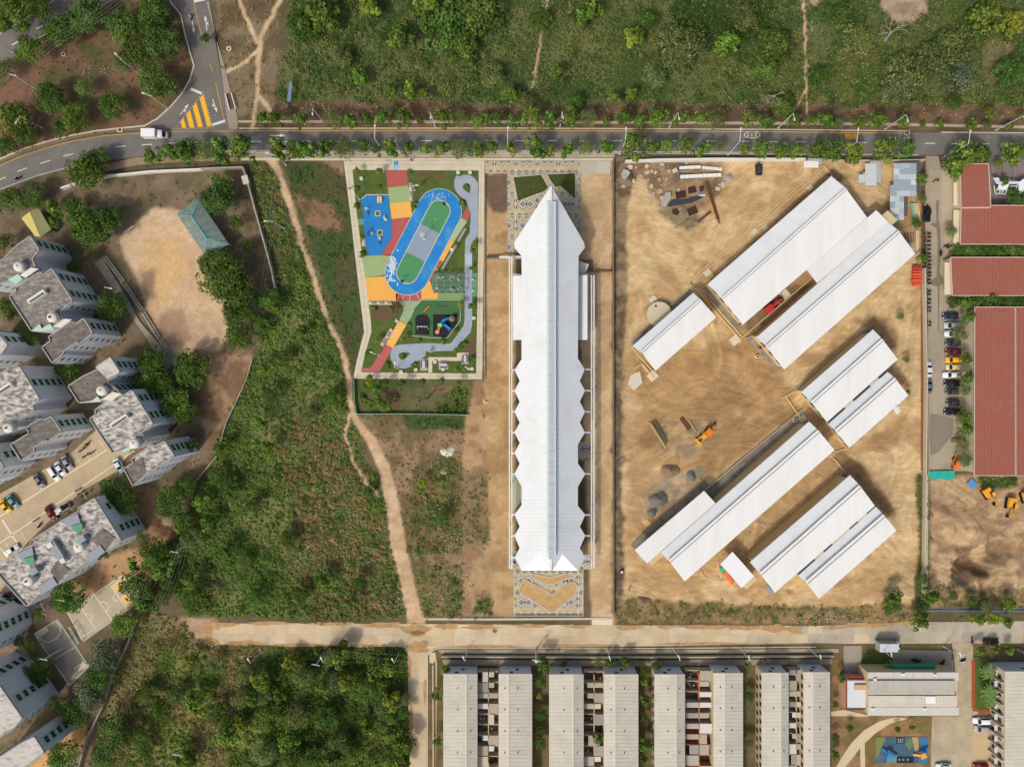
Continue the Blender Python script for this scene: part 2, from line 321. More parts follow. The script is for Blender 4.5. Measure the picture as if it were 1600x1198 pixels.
paint([(1448, 742), (1699, 742), (1699, 945), (1446, 938)], (186, 158, 120), (158, 130, 98), 26, warp=2, relief=.35, scr=0, ruts=1.7)
paint([(1490, 862), (1508, 848), (1522, 862), (1540, 890), (1530, 908), (1512, 905)], (140, 112, 84), (112, 88, 64), 6, warp=4, b=1, k=.85)
paint([(1540, 850), (1570, 842), (1582, 862), (1572, 885), (1548, 876)], (160, 132, 100), (132, 106, 80), 6, warp=4, b=1, k=.8)
paint([(1446, 915), (1699, 922), (1699, 950), (1446, 950)], (98, 92, 62), (150, 124, 90), 12, warp=5, scr=.35, p=4)
paint([(1430, 742), (1452, 742), (1452, 965), (1425, 965), (1436, 860)], (84, 88, 52), None, warp=3, scr=.6, p=4)
paint([(1525, 744), (1590, 744), (1588, 762), (1535, 764)], (74, 86, 46), None, warp=4, scr=1, p=3)
BL = [(215, 955), (298, 966), (330, 1010), (636, 1012), (641, 1299), (120, 1299), (150, 1180), (185, 1050)]
paint(BL, (108, 108, 62), (130, 118, 80), 34, warp=5, relief=.5, scr=1.0, p=2, sharp=6)
paint([(420, 1010), (636, 1012), (641, 1299), (330, 1299), (380, 1080)], (64, 76, 36), (88, 90, 48), 24, warp=14, b=3, relief=.6, scr=1, p=3)
paint([(280, 962), (340, 968), (340, 1006), (308, 1000)], (176, 146, 116), None, warp=4, b=1, scr=0)
paint([(662, 1006), (1699, 1000), (1699, 1299), (662, 1299)], (118, 100, 74), (96, 92, 60), 14, warp=1, relief=.05, scr=.15, p=5)
paint([(1298, 1020), (1425, 1118), (1500, 1130), (1500, 1299), (1298, 1299)], (150, 118, 84), (118, 104, 64), 18, warp=2, b=1, relief=.03, scr=.05, p=6)
paint([(1545, 238), (1699, 240), (1699, 330), (1545, 325)], (134, 116, 104), None, warp=1)
for q_ in ([(570, 596), (600, 594), (604, 602), (580, 606), (570, 612)], [(570, 622), (590, 620), (608, 628), (612, 640), (575, 640)], [(696, 620), (712, 604), (728, 604), (731, 622)], [(680, 634), (732, 628), (730, 644), (690, 645)]): paint(q_, (84, 102, 44), None, warp=2, b=1, scr=1.6, p=3)
for q_ in ([(400, 640), (440, 650), (430, 700), (395, 700)], [(470, 560), (530, 600), (535, 650), (480, 640)], [(360, 800), (430, 770), (460, 830), (400, 860)], [(300, 880), (380, 890), (370, 940), (300, 950)], [(430, 480), (480, 500), (480, 560), (440, 550)]): paint(q_, (112, 120, 68), (128, 118, 80), 14, warp=22, b=4, k=.8, scr=.45, p=4)
for q_ in ([(250, 1010), (360, 1030), (350, 1100), (240, 1090)], [(200, 1110), (290, 1110), (300, 1198), (190, 1198)], [(330, 1120), (420, 1110), (430, 1160), (330, 1180)]): paint(q_, (112, 122, 58), (128, 120, 72), 14, warp=22, b=3, k=.8, scr=1, p=4)
PATHS = [[(420, 244, 16), (432, 262, 9), (440, 285, 8), (457, 330, 7), (470, 380, 7), (486, 420, 6), (500, 465, 6), (512, 503, 6), (528, 535, 6), (540, 565, 6), (545, 600, 7), (548, 640, 7), (556, 658, 9), (580, 688, 12), (600, 730, 16), (612, 780, 19), (622, 850, 22), (634, 900, 21), (645, 945, 21), (652, 985, 26)],
         [(546, 645, 4), (539, 678, 2), (553, 725, 1), (572, 752, 3), (590, 775, 3)], [(440, -60, 5), (438, 0, 5), (425, 25, 4), (407, 58, 5), (403, 95, 5), (403, 135, 4), (400, 160, 3), (395, 198, 3)],
         [(365, -20, 3), (385, 30, 4), (402, 66, 4)], [(355, 112, 5), (385, 95, 4), (402, 80, 4)], [(406, 152, 4), (425, 178, 4)],
         [(1253, -60, 2), (1254, 0, 2.5), (1258, 60, 2.5), (1260, 140, 1.5), (1262, 195, 0)], [(1259, 140, 1), (1248, 160, 1), (1236, 178, 0)], [(860, -20, 1), (846, 50, .5), (838, 110, 1.5), (832, 138, 1)]]
pm = np.zeros(GX.shape)
wx = GX+(fbm(GX, GY, 12, 9, 3)-.5)*5; wy = GY+(fbm(GX, GY, 12, 77, 3)-.5)*5
for pl in PATHS: pm = np.maximum(pm, np.clip(.9-dline(wx, wy, pl)/2.4, 0, 1))
halo = np.zeros(GX.shape)
for pl in PATHS[:3]: halo = np.maximum(halo, np.clip(.6-dline(wx, wy, pl)/10, 0, .6)*(fbm(GX, GY, 9, 4)*1.6-.2).clip(0, 1))
paint(halo, (158, 128, 98), relief=.05)
paint(pm, (204, 176, 140), (190, 160, 124), 14, relief=0.02)
scrub *= (1-np.clip(halo*1.5+pm*2, 0, 1))
# flat where paving will lie
FLAT = []
def flat(poly): FLAT.append(poly)
# ---------------- paving outlines (photo pixels) ----------------
ROADN = [(-60, 283), (0, 257), (37, 241), (75, 229), (112, 219), (162, 210.5), (225, 205.5), (275, 203.2), (400, 203), (800, 202.5), (1200, 204.5), (1420, 207), (1660, 209)]
ROADS = [(1660, 243.5), (1200, 240.5), (800, 237.8), (400, 238), (330, 238.5), (270, 241), (225, 244), (170, 251), (112, 262), (57, 277), (0, 298), (-60, 325)]
MAIN = ROADN+ROADS
SIDE = [(258, -60), (268, 0), (284, 20), (291, 50), (299, 80), (305, 100), (301, 120), (290, 142), (272, 163), (250, 181), (226, 203), (226, 208), (372, 205), (371, 180), (360, 140), (349, 95), (335, 50), (322, 0), (312, -60)]
NWR = [(-60, 90), (0, 53), (50, 22), (87, -2), (130, -40), (230, -40), (190, -3), (150, 15), (108, 31), (60, 58), (30, 85), (-60, 130)]
SOUTH = [(322, 973), (640, 974), (960, 976), (1280, 977), (1400, 972), (1660, 969), (1660, 1004), (1340, 1005), (1280, 1004), (960, 1010), (700, 1012), (680, 1014), (668, 1024), (666, 1260), (641, 1260), (637, 1020), (630, 1010), (500, 1008), (330, 1006)]
LANE = [(1446.5, 244), (1466, 244), (1470, 262), (1478, 320), (1498, 330), (1500, 390), (1485, 400), (1486, 470), (1516, 480), (1521, 735), (1449, 737), (1449, 480), (1445, 330)]
CAR = [(-60, 822), (0, 771), (105, 713), (150, 672), (200, 690), (206, 700), (185, 735), (130, 765), (60, 830), (30, 862), (-10, 890), (40, 950), (35, 978), (10, 960), (-60, 880)]
flat(MAIN); flat(SIDE); flat(NWR); flat(SOUTH); flat(LANE); flat(CAR)
flat([(370, 236), (960, 236), (960, 270), (370, 256)]); flat([(536, 250), (760, 250), (757, 594), (550, 592), (566, 520)])
flat([(757, 246), (960, 246), (960, 273), (760, 273)]); flat([(790, 270), (908, 270), (930, 420), (930, 970), (795, 970), (790, 400)])
flat([(900, 245), (958, 245), (958, 272), (900, 272)]); flat([(370, 185), (1660, 185), (1660, 206), (370, 206)]); flat([(-60, 850), (40, 950), (230, 900), (220, 950), (110, 1100), (60, 1040), (-60, 900)])
flat([(665, 1010), (1660, 1000), (1660, 1260), (665, 1260)]); flat([(957, 232), (1660, 238), (1660, 262), (957, 252)]); flat([(1440, 240), (1660, 240), (1660, 742), (1440, 742)])
flat([(145, 395), (172, 398), (275, 570), (262, 590), (235, 560)])
fm = np.zeros(GX.shape, bool)
for p_ in FLAT: fm |= inpoly(GX, GY, p_)
fmb = blur(fm.astype(float), 3); fmb = np.clip(fmb*1.6, 0, 1)
WXg = (GX-CX)*S; WYg = (CY-GY)*S
bumpy = fbm(WXg, WYg, 6, 21, 4)-.5
hz = rel*bumpy*2.0
# wheel ruts and spoil on the two work sites
ang = np.radians(38)+np.where(GX > 1446, -.75, 0)+(fbm(WXg, WYg, 45, 8, 2)-.5)*2.2
u_ = WXg*np.cos(ang)+WYg*np.sin(ang); v_ = -WXg*np.sin(ang)+WYg*np.cos(ang)
rr = fbm(v_*1.0, u_*.16, 1.5, 31, 3); rr2 = fbm(u_*.2+40, v_, 2.4, 61, 3)
hz += np.where(GX > 1446, 1.6, 1.0)*rut*((.5-np.abs(rr-.5)*2)*.22+(rr2-.5)*.16)
def mound(px, py, r, hh, e=1.0, a=0.0):
    global hz
    dx = (GX-px)*math.cos(a)+(GY-py)*math.sin(a); dy = -(GX-px)*math.sin(a)+(GY-py)*math.cos(a)
    d = np.hypot(dx, dy*e)/(r*(1+(fbm(GX, GY, r*.5, 5)-.5)*.7)); hz = hz+hh*np.clip(1-d**1.4, 0, 1)
for q in [(1517, 884, 24, -5.5, .6, 1.0), (1560, 862, 22, -3.0, 1, 0), (1535, 900, 8, 1.5, 1, 0), (1500, 855, 10, -.8, 1, 0), (1545, 900, 14, .7, 1, 0), (1480, 900, 12, .8, 1, 0), (1585, 880, 16, .9, 1, 0), (1470, 800, 16, .9, 1.5, .6), (1460, 850, 10, .7, 1, 0), (1500, 920, 14, .7, 1, 0),
          (1560, 820, 22, .8, 2.2, .3), (1600, 840, 22, .9, 2, -.4), (1520, 830, 20, .7, 2.4, .1), (1004, 945, 9, .8, 1, 0), (966, 925, 8, .6, 1, 0), (1236, 922, 7, -.9, 1, 0), (978, 282, 14, .9, 1, 0), (1000, 262, 12, .7, 1, 0), (1030, 310, 9, .5, 1, 0),
          (1190, 755, 10, -.5, 1, 0), (1120, 905, 12, .5, 1, 0), (1330, 725, 8, .5, 1, 0), (1418, 925, 12, .8, 1, 0), (1050, 770, 14, .5, 1, 0)]: mound(*q)
for k in range(26): mound(960+rng.random()*14, 260+k*27, 5+rng.random()*5, .5*rng.random()+.1)
hz = hz*(1-fmb)-.02
zmap = hz
def zat(px, py):
    i = int(np.clip(round((py-gy[0])/GS), 0, len(gy)-1)); j = int(np.clip(round((px-gx[0])/GS), 0, len(gx)-1)); return float(zmap[i, j])
# fine colour mottling that belongs to the soil itself
mot = (fbm(WXg, WYg, 1.6, 91, 3)-.5)*.34+(fbm(WXg, WYg, 9, 13, 3)-.5)*.22+rut*(rr-.5)*.35
col = np.clip(col*(1+mot)[..., None], .01, .9)
pe = ((vn(WXg, WYg, .5, 77) > .955) & (rut+halo > .2))[..., None]; col = np.where(pe, col*1.35, col)
reg = np.zeros(GX.shape, int)
reg[wmask(NORTH, 6) > .5] = 1; reg[wmask(F2, 5) > .5] = 2; reg[wmask(SITE, 2) > .5] = 3; reg[wmask(BL, 5) > .5] = 4
reg[inpoly(GX, GY, [(185, 375), (215, 345), (245, 322), (300, 335), (345, 400), (352, 470), (362, 518), (345, 548), (275, 572), (240, 500)])] = 5
reg[inpoly(GX, GY, [(1448, 742), (1699, 742), (1699, 945), (1446, 938)])] = 6
reg[pm > .5] = 7
ny, nx = GX.shape
PX3 = np.stack([WXg, WYg, zmap], -1).reshape(-1, 3)
idx = np.arange(ny*nx).reshape(ny, nx)
quads = np.stack([idx[1:, :-1], idx[1:, 1:], idx[:-1, 1:], idx[:-1, :-1]], -1).reshape(-1, 4)
qreg = reg[:-1, :-1].reshape(-1)
GMAT = attr_mat('soil and grass', var=.16, scale=1.1, bump=.6)
TMAT = attr_mat('tracked soil', var=.12, scale=1.3, bump=.9, tracks=((.68, (.07, .9, 1), .16, 26), (-.9, (.09, 1.1, 1), .10, 40), (.3, (.16, .3, 1), .12, 10), (.95, (.1, 3.2, 1), .10, 34)))
def np_mesh(name, V, Q, colr, m, kind=None, smooth=True, parent=None):
    me = bpy.data.meshes.new(name); k = Q.shape[1]
    me.vertices.add(len(V)); me.vertices.foreach_set('co', np.ascontiguousarray(V, dtype=np.float32).ravel())
    me.loops.add(Q.size); me.loops.foreach_set('vertex_index', np.ascontiguousarray(Q, dtype=np.int32).ravel())
    me.polygons.add(len(Q)); me.polygons.foreach_set('loop_start', np.arange(0, Q.size, k, dtype=np.int32))
    if smooth: me.polygons.foreach_set('use_smooth', np.ones(len(Q), bool))
    me.update(calc_edges=True)
    if colr is not None:
        a = me.color_attributes.new('Col', 'FLOAT_COLOR', 'POINT'); a.data.foreach_set('color', np.concatenate([colr, np.ones((len(colr), 1))], 1).astype(np.float32).ravel())
    me.materials.append(m)
    o = bpy.data.objects.new(name, me); C.objects.link(o); WL[o.name] = Vector((0, 0, 0))
    if parent is not None: o.parent = parent
    if kind: o['kind'] = kind
    return o
cf = col.reshape(-1, 3)
for k, nm in enumerate(['ground', 'north_meadow', 'west_field', 'building_site_ground', 'scrubland', 'sandy_pitch', 'excavated_ground', 'dirt_path']):
    q = quads[qreg == k]
    if not len(q): continue
    u, inv = np.unique(q, return_inverse=True)
    np_mesh(nm, PX3[u], inv.reshape(q.shape), cf[u], TMAT if k in (3, 6) else GMAT, 'structure')
b = MB(); e = 900; xa, xb, ya, yb = (gx[0]-CX)*S+.5, (gx[-1]-CX)*S-.5, (CY-gy[-1])*S+.5, (CY-gy[0])*S-.5
for x0, x1, y0, y1 in ((-e, xa, -e, e), (xb, e, -e, e), (xa, xb, -e, ya), (xa, xb, yb, e)): b.add([(x0, y0, -.7), (x1, y0, -.7), (x1, y1, -.7), (x0, y1, -.7)], [(0, 1, 2, 3)])
tag(b.build('countryside', mat('countryside', c(92, 92, 60), var=.3, scale=.06, col2=c(120, 104, 78))), kind='structure')

# ---------------- scrub: leaf-sized faces over the rough ground ----------------
LEAF = attr_mat('scrub leaves', var=.0, bump=0, trans=.25)
PAL = {0: [(96, 92, 56), (84, 92, 48)], 1: [(74, 94, 46), (92, 108, 58), (108, 114, 68), (58, 80, 38), (70, 96, 52)], 2: [(128, 116, 74), (108, 108, 60), (140, 124, 90), (84, 92, 48), (112, 98, 66)],
       3: [(60, 84, 34), (78, 104, 42), (96, 118, 50), (50, 70, 30)], 4: [(74, 104, 44), (90, 118, 54), (106, 116, 64), (56, 86, 36), (108, 128, 62)], 5: [(94, 92, 56), (74, 90, 44)], 6: [(62, 88, 40), (76, 100, 48)]}
def leaves_np(cx, cy, cz, size, tilt, colr, elong=1.0, bend=None):
    """n leaf-shaped quads; tilt = how far normals lean from straight up (or bend = given normals)"""
    n = len(cx)
    if bend is None:
        th = rng.random(n)*2*np.pi; ti = tilt*rng.random(n); N = np.stack([np.sin(ti)*np.cos(th), np.sin(ti)*np.sin(th), np.cos(ti)], -1)
    else: N = bend
    N = N/np.linalg.norm(N, axis=1)[:, None]
    a = rng.normal(size=(n, 3)); U = np.cross(N, a); U /= np.linalg.norm(U, axis=1)[:, None]; W_ = np.cross(N, U)
    s = (size*(.6+.8*rng.random(n)))[:, None]; c0 = np.stack([cx, cy, cz], -1)
    V = np.stack([c0-U*s*elong, c0-W_*s*.5+N*s*.12, c0+U*s*elong, c0+W_*s*.5+N*s*.12], 1).reshape(-1, 3)
    return V, np.arange(4*n).reshape(n, 4), np.repeat(colr, 4, axis=0)
def scatter(name, mask, n_clump, per, label=None):
    pr = (mask*scrub*(1-fmb)).ravel(); pr[pr < .02] = 0; tot = pr.sum()
    if tot <= 0: return
    ci = rng.choice(pr.size, n_clump, p=pr/tot); x = WXg.ravel()[ci]+(rng.random(n_clump)-.5)*.5; y = WYg.ravel()[ci]+(rng.random(n_clump)-.5)*.5
    big = fbm(x, y, 7, 55, 3); r = .22+.75*rng.random(n_clump)**3*np.clip(big*2.6-.7, .2, 1.8)+(rng.random(n_clump) < .13)*(big > .42)*pr.reshape(-1)[ci].clip(0, 1)*rng.uniform(.4, 1.1, n_clump)
    k = np.maximum(3, (per*r*1.3)).astype(int); I = np.repeat(np.arange(n_clump), k); n = len(I)
    th = rng.random(n)*2*np.pi; ph = np.arccos(1-rng.random(n)*.95); R = r[I]*(.75+.3*rng.random(n))
    ex = np.sin(ph)*np.cos(th); ey = np.sin(ph)*np.sin(th); ez = np.cos(ph)
    cz = zmap.ravel()[ci][I]+.05+ez*R*1.35
    pc = pal.ravel()[ci]; g = fbm(x, y, 10, 88, 3)
    base = np.zeros((n_clump, 3))
    for p_, cols in PAL.items():
        m = pc == p_
        if m.any():
            A = np.array([srgb(*q) for q in cols])*np.array([1.72, 1.6, 1.5]); j = np.clip(((g[m]-.5)*2.2+.5)*len(cols)+rng.normal(size=m.sum())*.9, 0, len(cols)-1).astype(int); base[m] = A[j]
    cl = base[I]*(.8+.4*rng.random(n))[:, None]
    V, Q, cc = leaves_np(x[I]+ex*R, y[I]+ey*R, cz, np.full(n, .23), 0, cl, 1.1, np.stack([ex, ey, ez+.5], -1)+rng.normal(size=(n, 3))*.35)
    o = np_mesh(name, V, Q, cc, LEAF, 'stuff', smooth=False); tag(o, label, 'vegetation')
Mreg = [reg == k for k in range(8)]
scatter('meadow_scrub', (Mreg[1] | (GY < 200)) & (GX > 300), 19000, 17, 'green scrub and tall grass covering the meadow above the main road')
scatter('field_scrub', Mreg[2].astype(float), 11500, 17, 'tangled green and brown undergrowth in the field left of the dirt path')
scatter('olive_scrub', Mreg[4].astype(float), 9000, 17, 'olive and yellow scrub in the bottom left wasteland')
rest = 1.0*(~(Mreg[1] | Mreg[2] | Mreg[4] | ((GY < 200) & (GX > 300))))
scatter('weeds', rest, 4600, 13, 'weeds and low tufts on verges, yards and site edges')
# ---------------- roads and paving ----------------
ASPH = mat('asphalt', c(112, 109, 104), .9, .13, .6, col2=c(124, 120, 112), thr=.54, bump=.2)
ASPH2 = mat('worn asphalt', c(122, 116, 108), .9, .10, .3, col2=c(108, 103, 98), thr=.5, bump=.2)
SHOULD = mat('pale shoulder', c(154, 142, 124), .9, .1, .4)
WHITE = mat('road paint', c(214, 214, 208), .7, .10, 3); YEL = mat('yellow road paint', c(206, 160, 62), .7, .15, 2); YELB = mat('bright yellow paint', c(238, 182, 42), .7, .1, 2)
CONC = mat('concrete road', c(206, 186, 152), .9, .07, .3, col2=c(188, 166, 130), thr=.56, bump=.2)
CONC2 = mat('lane concrete', c(168, 156, 136), .9, .08, .3, col2=c(146, 136, 118), thr=.57, bump=.15)
PAVE = mat('pavement', c(182, 170, 146), .9, .08, .8, col2=c(164, 152, 130)); KERB = mat('kerb concrete', c(196, 186, 166), .9, .08, 1.5)
CREAM = mat('cream promenade', c(206, 196, 172), .9, .05, .6, col2=c(190, 178, 152), thr=.6); JOINT = mat('dark joint', c(176, 162, 136), .9, .1, 1)
road = sheet('main_road', MAIN, .06, ASPH)
def up(off, pts): return [(x, y+off) for x, y in pts]
def stripe(pts, wd, z, m, name, parent=None, hgt=.01, kind=None):
    """a painted line or kerb following photo points"""
    b = MB(); q = [Vector(P(x, y)) for x, y in pts]; L_, R2 = [], []
    for i, p in enumerate(q):
        d = (q[min(i+1, len(q)-1)]-q[max(i-1, 0)]).normalized(); n = Vector((-d.y, d.x, 0)); L_.append(p+n*wd/2); R2.append(p-n*wd/2)
    V = []
    for a_, b_ in zip(L_, R2): V += [(a_.x, a_.y, z-hgt), (b_.x, b_.y, z-hgt), (b_.x, b_.y, z), (a_.x, a_.y, z)]
    F = []
    for i in range(len(q)-1):
        o = i*4; F += [(o+3, o+2, o+6, o+7), (o, o+3, o+7, o+4), (o+2, o+1, o+5, o+6)]
    F += [(0, 1, 2, 3), (len(V)-1, len(V)-2, len(V)-3, len(V)-4)]
    b.add(V, F); o = b.build(name, m, parent)
    if kind: o['kind'] = kind
    return o
stripe([(x, y+2.2) for x, y in ROADN[1:9]], .16, .075, YEL, 'edge_line', road); stripe([(400, 204.6), (800, 204.2), (1200, 206.2), (1420, 208.7)], .22, .075, YEL, 'edge_line', road)
stripe(up(-1.8, ROADS[1:])[:4], .16, .075, WHITE, 'edge_line', road); stripe([(112, 260), (57, 275), (0, 296)], .12, .075, WHITE, 'edge_line', road)
DASH = [(2, 280), (35, 265.5), (71, 253.3), (107, 242.5), (151, 234.3), (189, 229.3), (230, 226.3), (272, 223.8), (312, 222.3), (345, 221.6), (400, 221.6), (441, 221.3), (479, 220.8), (510, 220.8), (557, 220.8), (611, 220.4), (666, 220.2), (716, 220), (767, 220), (812, 220), (863, 220), (913, 220), (964, 220.2), (1009, 220.2), (1060, 220.5), (1112, 220.8), (1163, 221.2), (1208, 221.7), (1251, 222), (1300, 222.5), (1346, 223), (1453, 224.4), (1495, 224.9), (1537, 225.1), (1584, 225.3)]
dm = {}
for i, (x, y) in enumerate(DASH):
    x1, y1 = DASH[min(i+1, len(DASH)-1)]; x0, y0 = DASH[max(i-1, 0)]; d = Vector((x1-x0, -(y1-y0))).normalized(); p = Vector(P(x, y, 0)); a = math.atan2(d.y, d.x)
    b = MB().box(-1.45, 1.45, -.11, .11, .065, .078)
    if not dm: o = b.build('lane_dash', WHITE, road, local=True); dm['o'] = o
    else: o = dm['o'].copy(); C.objects.link(o); o.parent = road
    o.location = (p.x, p.y, 0); o.rotation_euler = (0, 0, a)
def flatpoly(name, pts, z, m, parent, t=.01):
    b = MB(); b.prism([(P(x, y)[0], P(x, y)[1]) for x, y in pts], z-t, z); return b.build(name, m, parent)
def arrow(name, x, y, ang, L_=26, m=None, parent=None, bent=0):
    a = math.radians(ang); ca, sa = math.cos(a), math.sin(a); t = lambda u, v: (x+u*ca-v*sa, y+u*sa+v*ca)
    h = L_/2; b = MB()
    for pts in ([(-h, -.7), (h*.3, -.7), (h*.3, .7), (-h, .7)], [(h*.3, -2.4), (h, 0), (h*.3, 2.4)]) + (([(-h*.1, .7), (h*.15, 3.4), (-h*.45, 3.4)],) if bent else ()):
        b.prism([P(*t(*q))[:2] for q in pts], .062, .074)
    return b.build(name, m or WHITE, parent)
arrow('painted_arrow', 434, 212, 0, 24, None, road)
# worn road lettering
flatpoly('painted_panel', [(1320, 210), (1339, 210.5), (1339, 218), (1320, 217.5)], .074, YEL, road); flatpoly('painted_panel', [(1320, 228), (1338, 228), (1338, 232), (1320, 232)], .074, YEL, road)
b = MB()
for k in range(24):
    a0, a1 = 2*math.pi*k/24, 2*math.pi*(k+1)/24
    pts = [(1175+13*math.cos(a0), 211+5.5*math.sin(a0)), (1175+13*math.cos(a1), 211+5.5*math.sin(a1)), (1175+11.6*math.cos(a1), 211+4.4*math.sin(a1)), (1175+11.6*math.cos(a0), 211+4.4*math.sin(a0))]
    b.prism([P(*q)[:2] for q in pts], .062, .074)
for x in (1168, 1174, 1180): b.prism([P(*q)[:2] for q in [(x, 208.5), (x+1.2, 208.5), (x+1.2, 213.5), (x, 213.5)]], .062, .074)
b.build('painted_oval', WHITE, road)
def text_part(txt, x, y, size, rz, m, parent, z=.07, name='painted_letters', sx=1):
    cu = bpy.data.curves.new('t', 'FONT'); cu.body = txt; cu.size = size; cu.extrude = .003; cu.align_x = 'CENTER'; cu.align_y = 'CENTER'
    ob = bpy.data.objects.new('t', cu); C.objects.link(ob); bpy.context.view_layer.update()
    me = bpy.data.meshes.new_from_object(ob.evaluated_get(bpy.context.evaluated_depsgraph_get())); bpy.data.objects.remove(ob)
    me.name = name; me.materials.clear(); me.materials.append(m); o = bpy.data.objects.new(name, me); C.objects.link(o); p = P(x, y, 0); o.location = (p[0], p[1], z); o.rotation_euler = (0, 0, rz); o.scale = (sx, 1, 1)
    if parent is not None: o.parent = parent; o.location = Vector(o.location)-WL[parent.name]
    WL[o.name] = Vector((p[0], p[1], z)); return o
text_part('ESC', 1417.5, 215, 2.6, math.pi/2, WHITE, road, sx=1.0); text_part('Z', 1395, 218, 2.6, math.pi/2, WHITE, road)
# side road with shoulder, arrows and striped island
side = sheet('side_road', SIDE, .052, ASPH2)
flatpoly('shoulder', [(327, -60), (324, 0), (338, 50), (352, 98), (345, 118), (348, 140), (356, 190), (358, 204.5), (372, 204.5), (371, 180), (360, 140), (349, 95), (335, 50), (322, 0), (312, -60)][1:-1] if False else [(326, 0), (338, 60), (345, 110), (351, 150), (354, 178), (358, 202), (371.5, 202), (370.5, 180), (359.5, 140), (348.5, 95), (334.5, 50), (322.5, 4)], .062, SHOULD, side)
stripe([(303, 5), (311, 40), (319, 69)], .2, .074, YEL, 'edge_line', side); stripe([(328, 100), (332, 112)], .2, .074, YEL, 'edge_line', side); stripe([(337, 130), (344, 160), (350, 186)], .2, .074, YEL, 'edge_line', side)
for q in [[(298, 139), (315, 146.5)], [(332, 195.5), (352, 189)], [(303, 3), (321, -1)]]: stripe(q, .75, .074, WHITE, 'stop_line', side)
arrow('painted_arrow', 322, 36, -98, 24, None, side, 1); arrow('painted_arrow', 302, 42, 80, 22, None, side); arrow('painted_arrow', 288.5, 171, -52, 22, None, side, 1); arrow('painted_arrow', 336, 166, 72, 22, None, side, 1)
isl = thing('traffic_island', 'yellow hatched triangular traffic island edged with small white studs at the fork', 'road marking', P(303, 180, .05))
A_, B_, C_ = (318, 145), (273, 201.5), (333, 200.5)
def lerp(a, b, t): return (a[0]+(b[0]-a[0])*t, a[1]+(b[1]-a[1])*t)
for a0, a1, t0, t1 in ((.05, .16, .05, .2), (.22, .38, .28, .42), (.44, .6, .46, .6), (.66, .8, .64, .76), (.86, .95, .82, .9)):
    pass
for u0, u1 in ((.86, .98), (.62, .75), (.40, .53), (.20, .31)):       # bars run down-right, between left edge and base
    l0, l1 = lerp(B_, A_, u0), lerp(B_, A_, u1); d0, d1 = lerp(B_, C_, min(1, u0)), lerp(B_, C_, min(1, u1-.005))
    l0 = lerp(l0, d0, .03); l1 = lerp(l1, d1, .03); d0 = lerp(d0, l0, .05); d1 = lerp(d1, l1, .05)
    b = MB(); b.prism([P(*q)[:2] for q in (l0, l1, d1, d0)], .055, .068); b.build('yellow_bar', YELB, isl)
for p0, p1, n in ((A_, B_, 16), (B_, C_, 15), (C_, A_, 14)):
    for k in range(n): q = P(*lerp(p0, p1, k/n)); MB().box(-.13, .13, -.13, .13, .05, .15, 0, .5, (q[0], q[1], 0)).build('stud', KERB, isl)
nwr = sheet('north_west_road', NWR, .05, ASPH2)
for x, y, a in ((103, 19.5, 25), (62, 43, 26), (24, 68, 26)):
    stripe([(x-5, y+2.6), (x+5, y-2.6)], .3, .066, WHITE, 'lane_dash', nwr)
stripe([(0, 53.5), (50, 24), (86, 0)], .3, .07, KERB, 'kerb', nwr, .06)
stripe([(36, 76), (60, 60), (108, 33)], .25, .07, KERB, 'kerb', nwr, .06)
# kerbs and pavements of the main road
kc = [(0, 249), (37, 233), (75, 221), (112, 212), (150, 205), (190, 200.5), (226, 197), (246, 186), (268, 166), (286, 145), (297, 125), (303.5, 103), (297, 82), (289, 52), (283, 24), (266, 2)]
def kerb(name, pts, wd=.35, hgt=.14, m=KERB): return stripe(pts, wd, .04+hgt, m, name, None, hgt+.06, 'structure')
def pavement(name, pts, z=.17, m=None): return sheet(name, pts, z, m or PAVE, None, 'structure', .2)
kerb('kerb', kc, .45)
stripe([(0, 253), (37, 237), (75, 225), (112, 216), (150, 208.5), (190, 204), (225, 201.5)], .5, .10, mat('drain channel', c(132, 112, 84), .9, .2, 2), 'drain_channel', None, .08, 'structure')
g_ = thing('drain_box', 'square concrete drain box with dark grating at the kerb left of the white truck', 'drain', P(188, 203.5, .1)); b = MB().box(-.8, .8, -.65, .65, 0, .25, 0, 0, P(188, 203.5, .05)); b.build('frame', KERB, g_); MB().box(-.4, .4, -.35, .35, .25, .27, 0, 0, P(188, 203.5, .05)).build('grate', mat('dark metal', c(52, 50, 48), .6), g_)
pavement('pavement', [(372, 188.5), (640, 188.5), (1000, 189.5), (1375, 192), (1660, 198), (1660, 202), (1375, 196.3), (1000, 193.7), (640, 192.5), (372, 192)], .12)
kerb('kerb', [(374, 201), (800, 200.6), (1200, 202.6), (1418, 205)], .3); kerb('kerb', [(1470, 207), (1660, 208.5)], .3)
pavement('pavement', [(376, 245.5), (540, 246), (960, 246.5), (960, 240.6), (800, 239), (400, 239)], .17)
pavement('pavement', [(376, 246.5), (540, 247), (958, 247.5), (958, 251.5), (540, 251), (376, 251)], .14, CREAM)
kerb('kerb', [(376, 238.4), (800, 238.2), (960, 239.6), (1200, 241), (1435, 242.6)], .25, .16)
pavement('pavement', [(960, 244.5), (1440, 247.5), (1440, 251), (960, 247.5)], .13, mat('dark pavement', c(118, 110, 100), .9, .1, 1))
pavement('pavement', [(1470, 245), (1660, 246.5), (1660, 251), (1470, 250)], .13, mat('grey pavement', c(150, 142, 128), .9, .1, 1))
pavement('pavement', [(160, 258), (215, 246), (300, 244), (372, 246), (372, 252), (300, 252), (215, 258), (165, 268)], .1, mat('sandy pavement', c(152, 130, 104), .9, .1, 1))
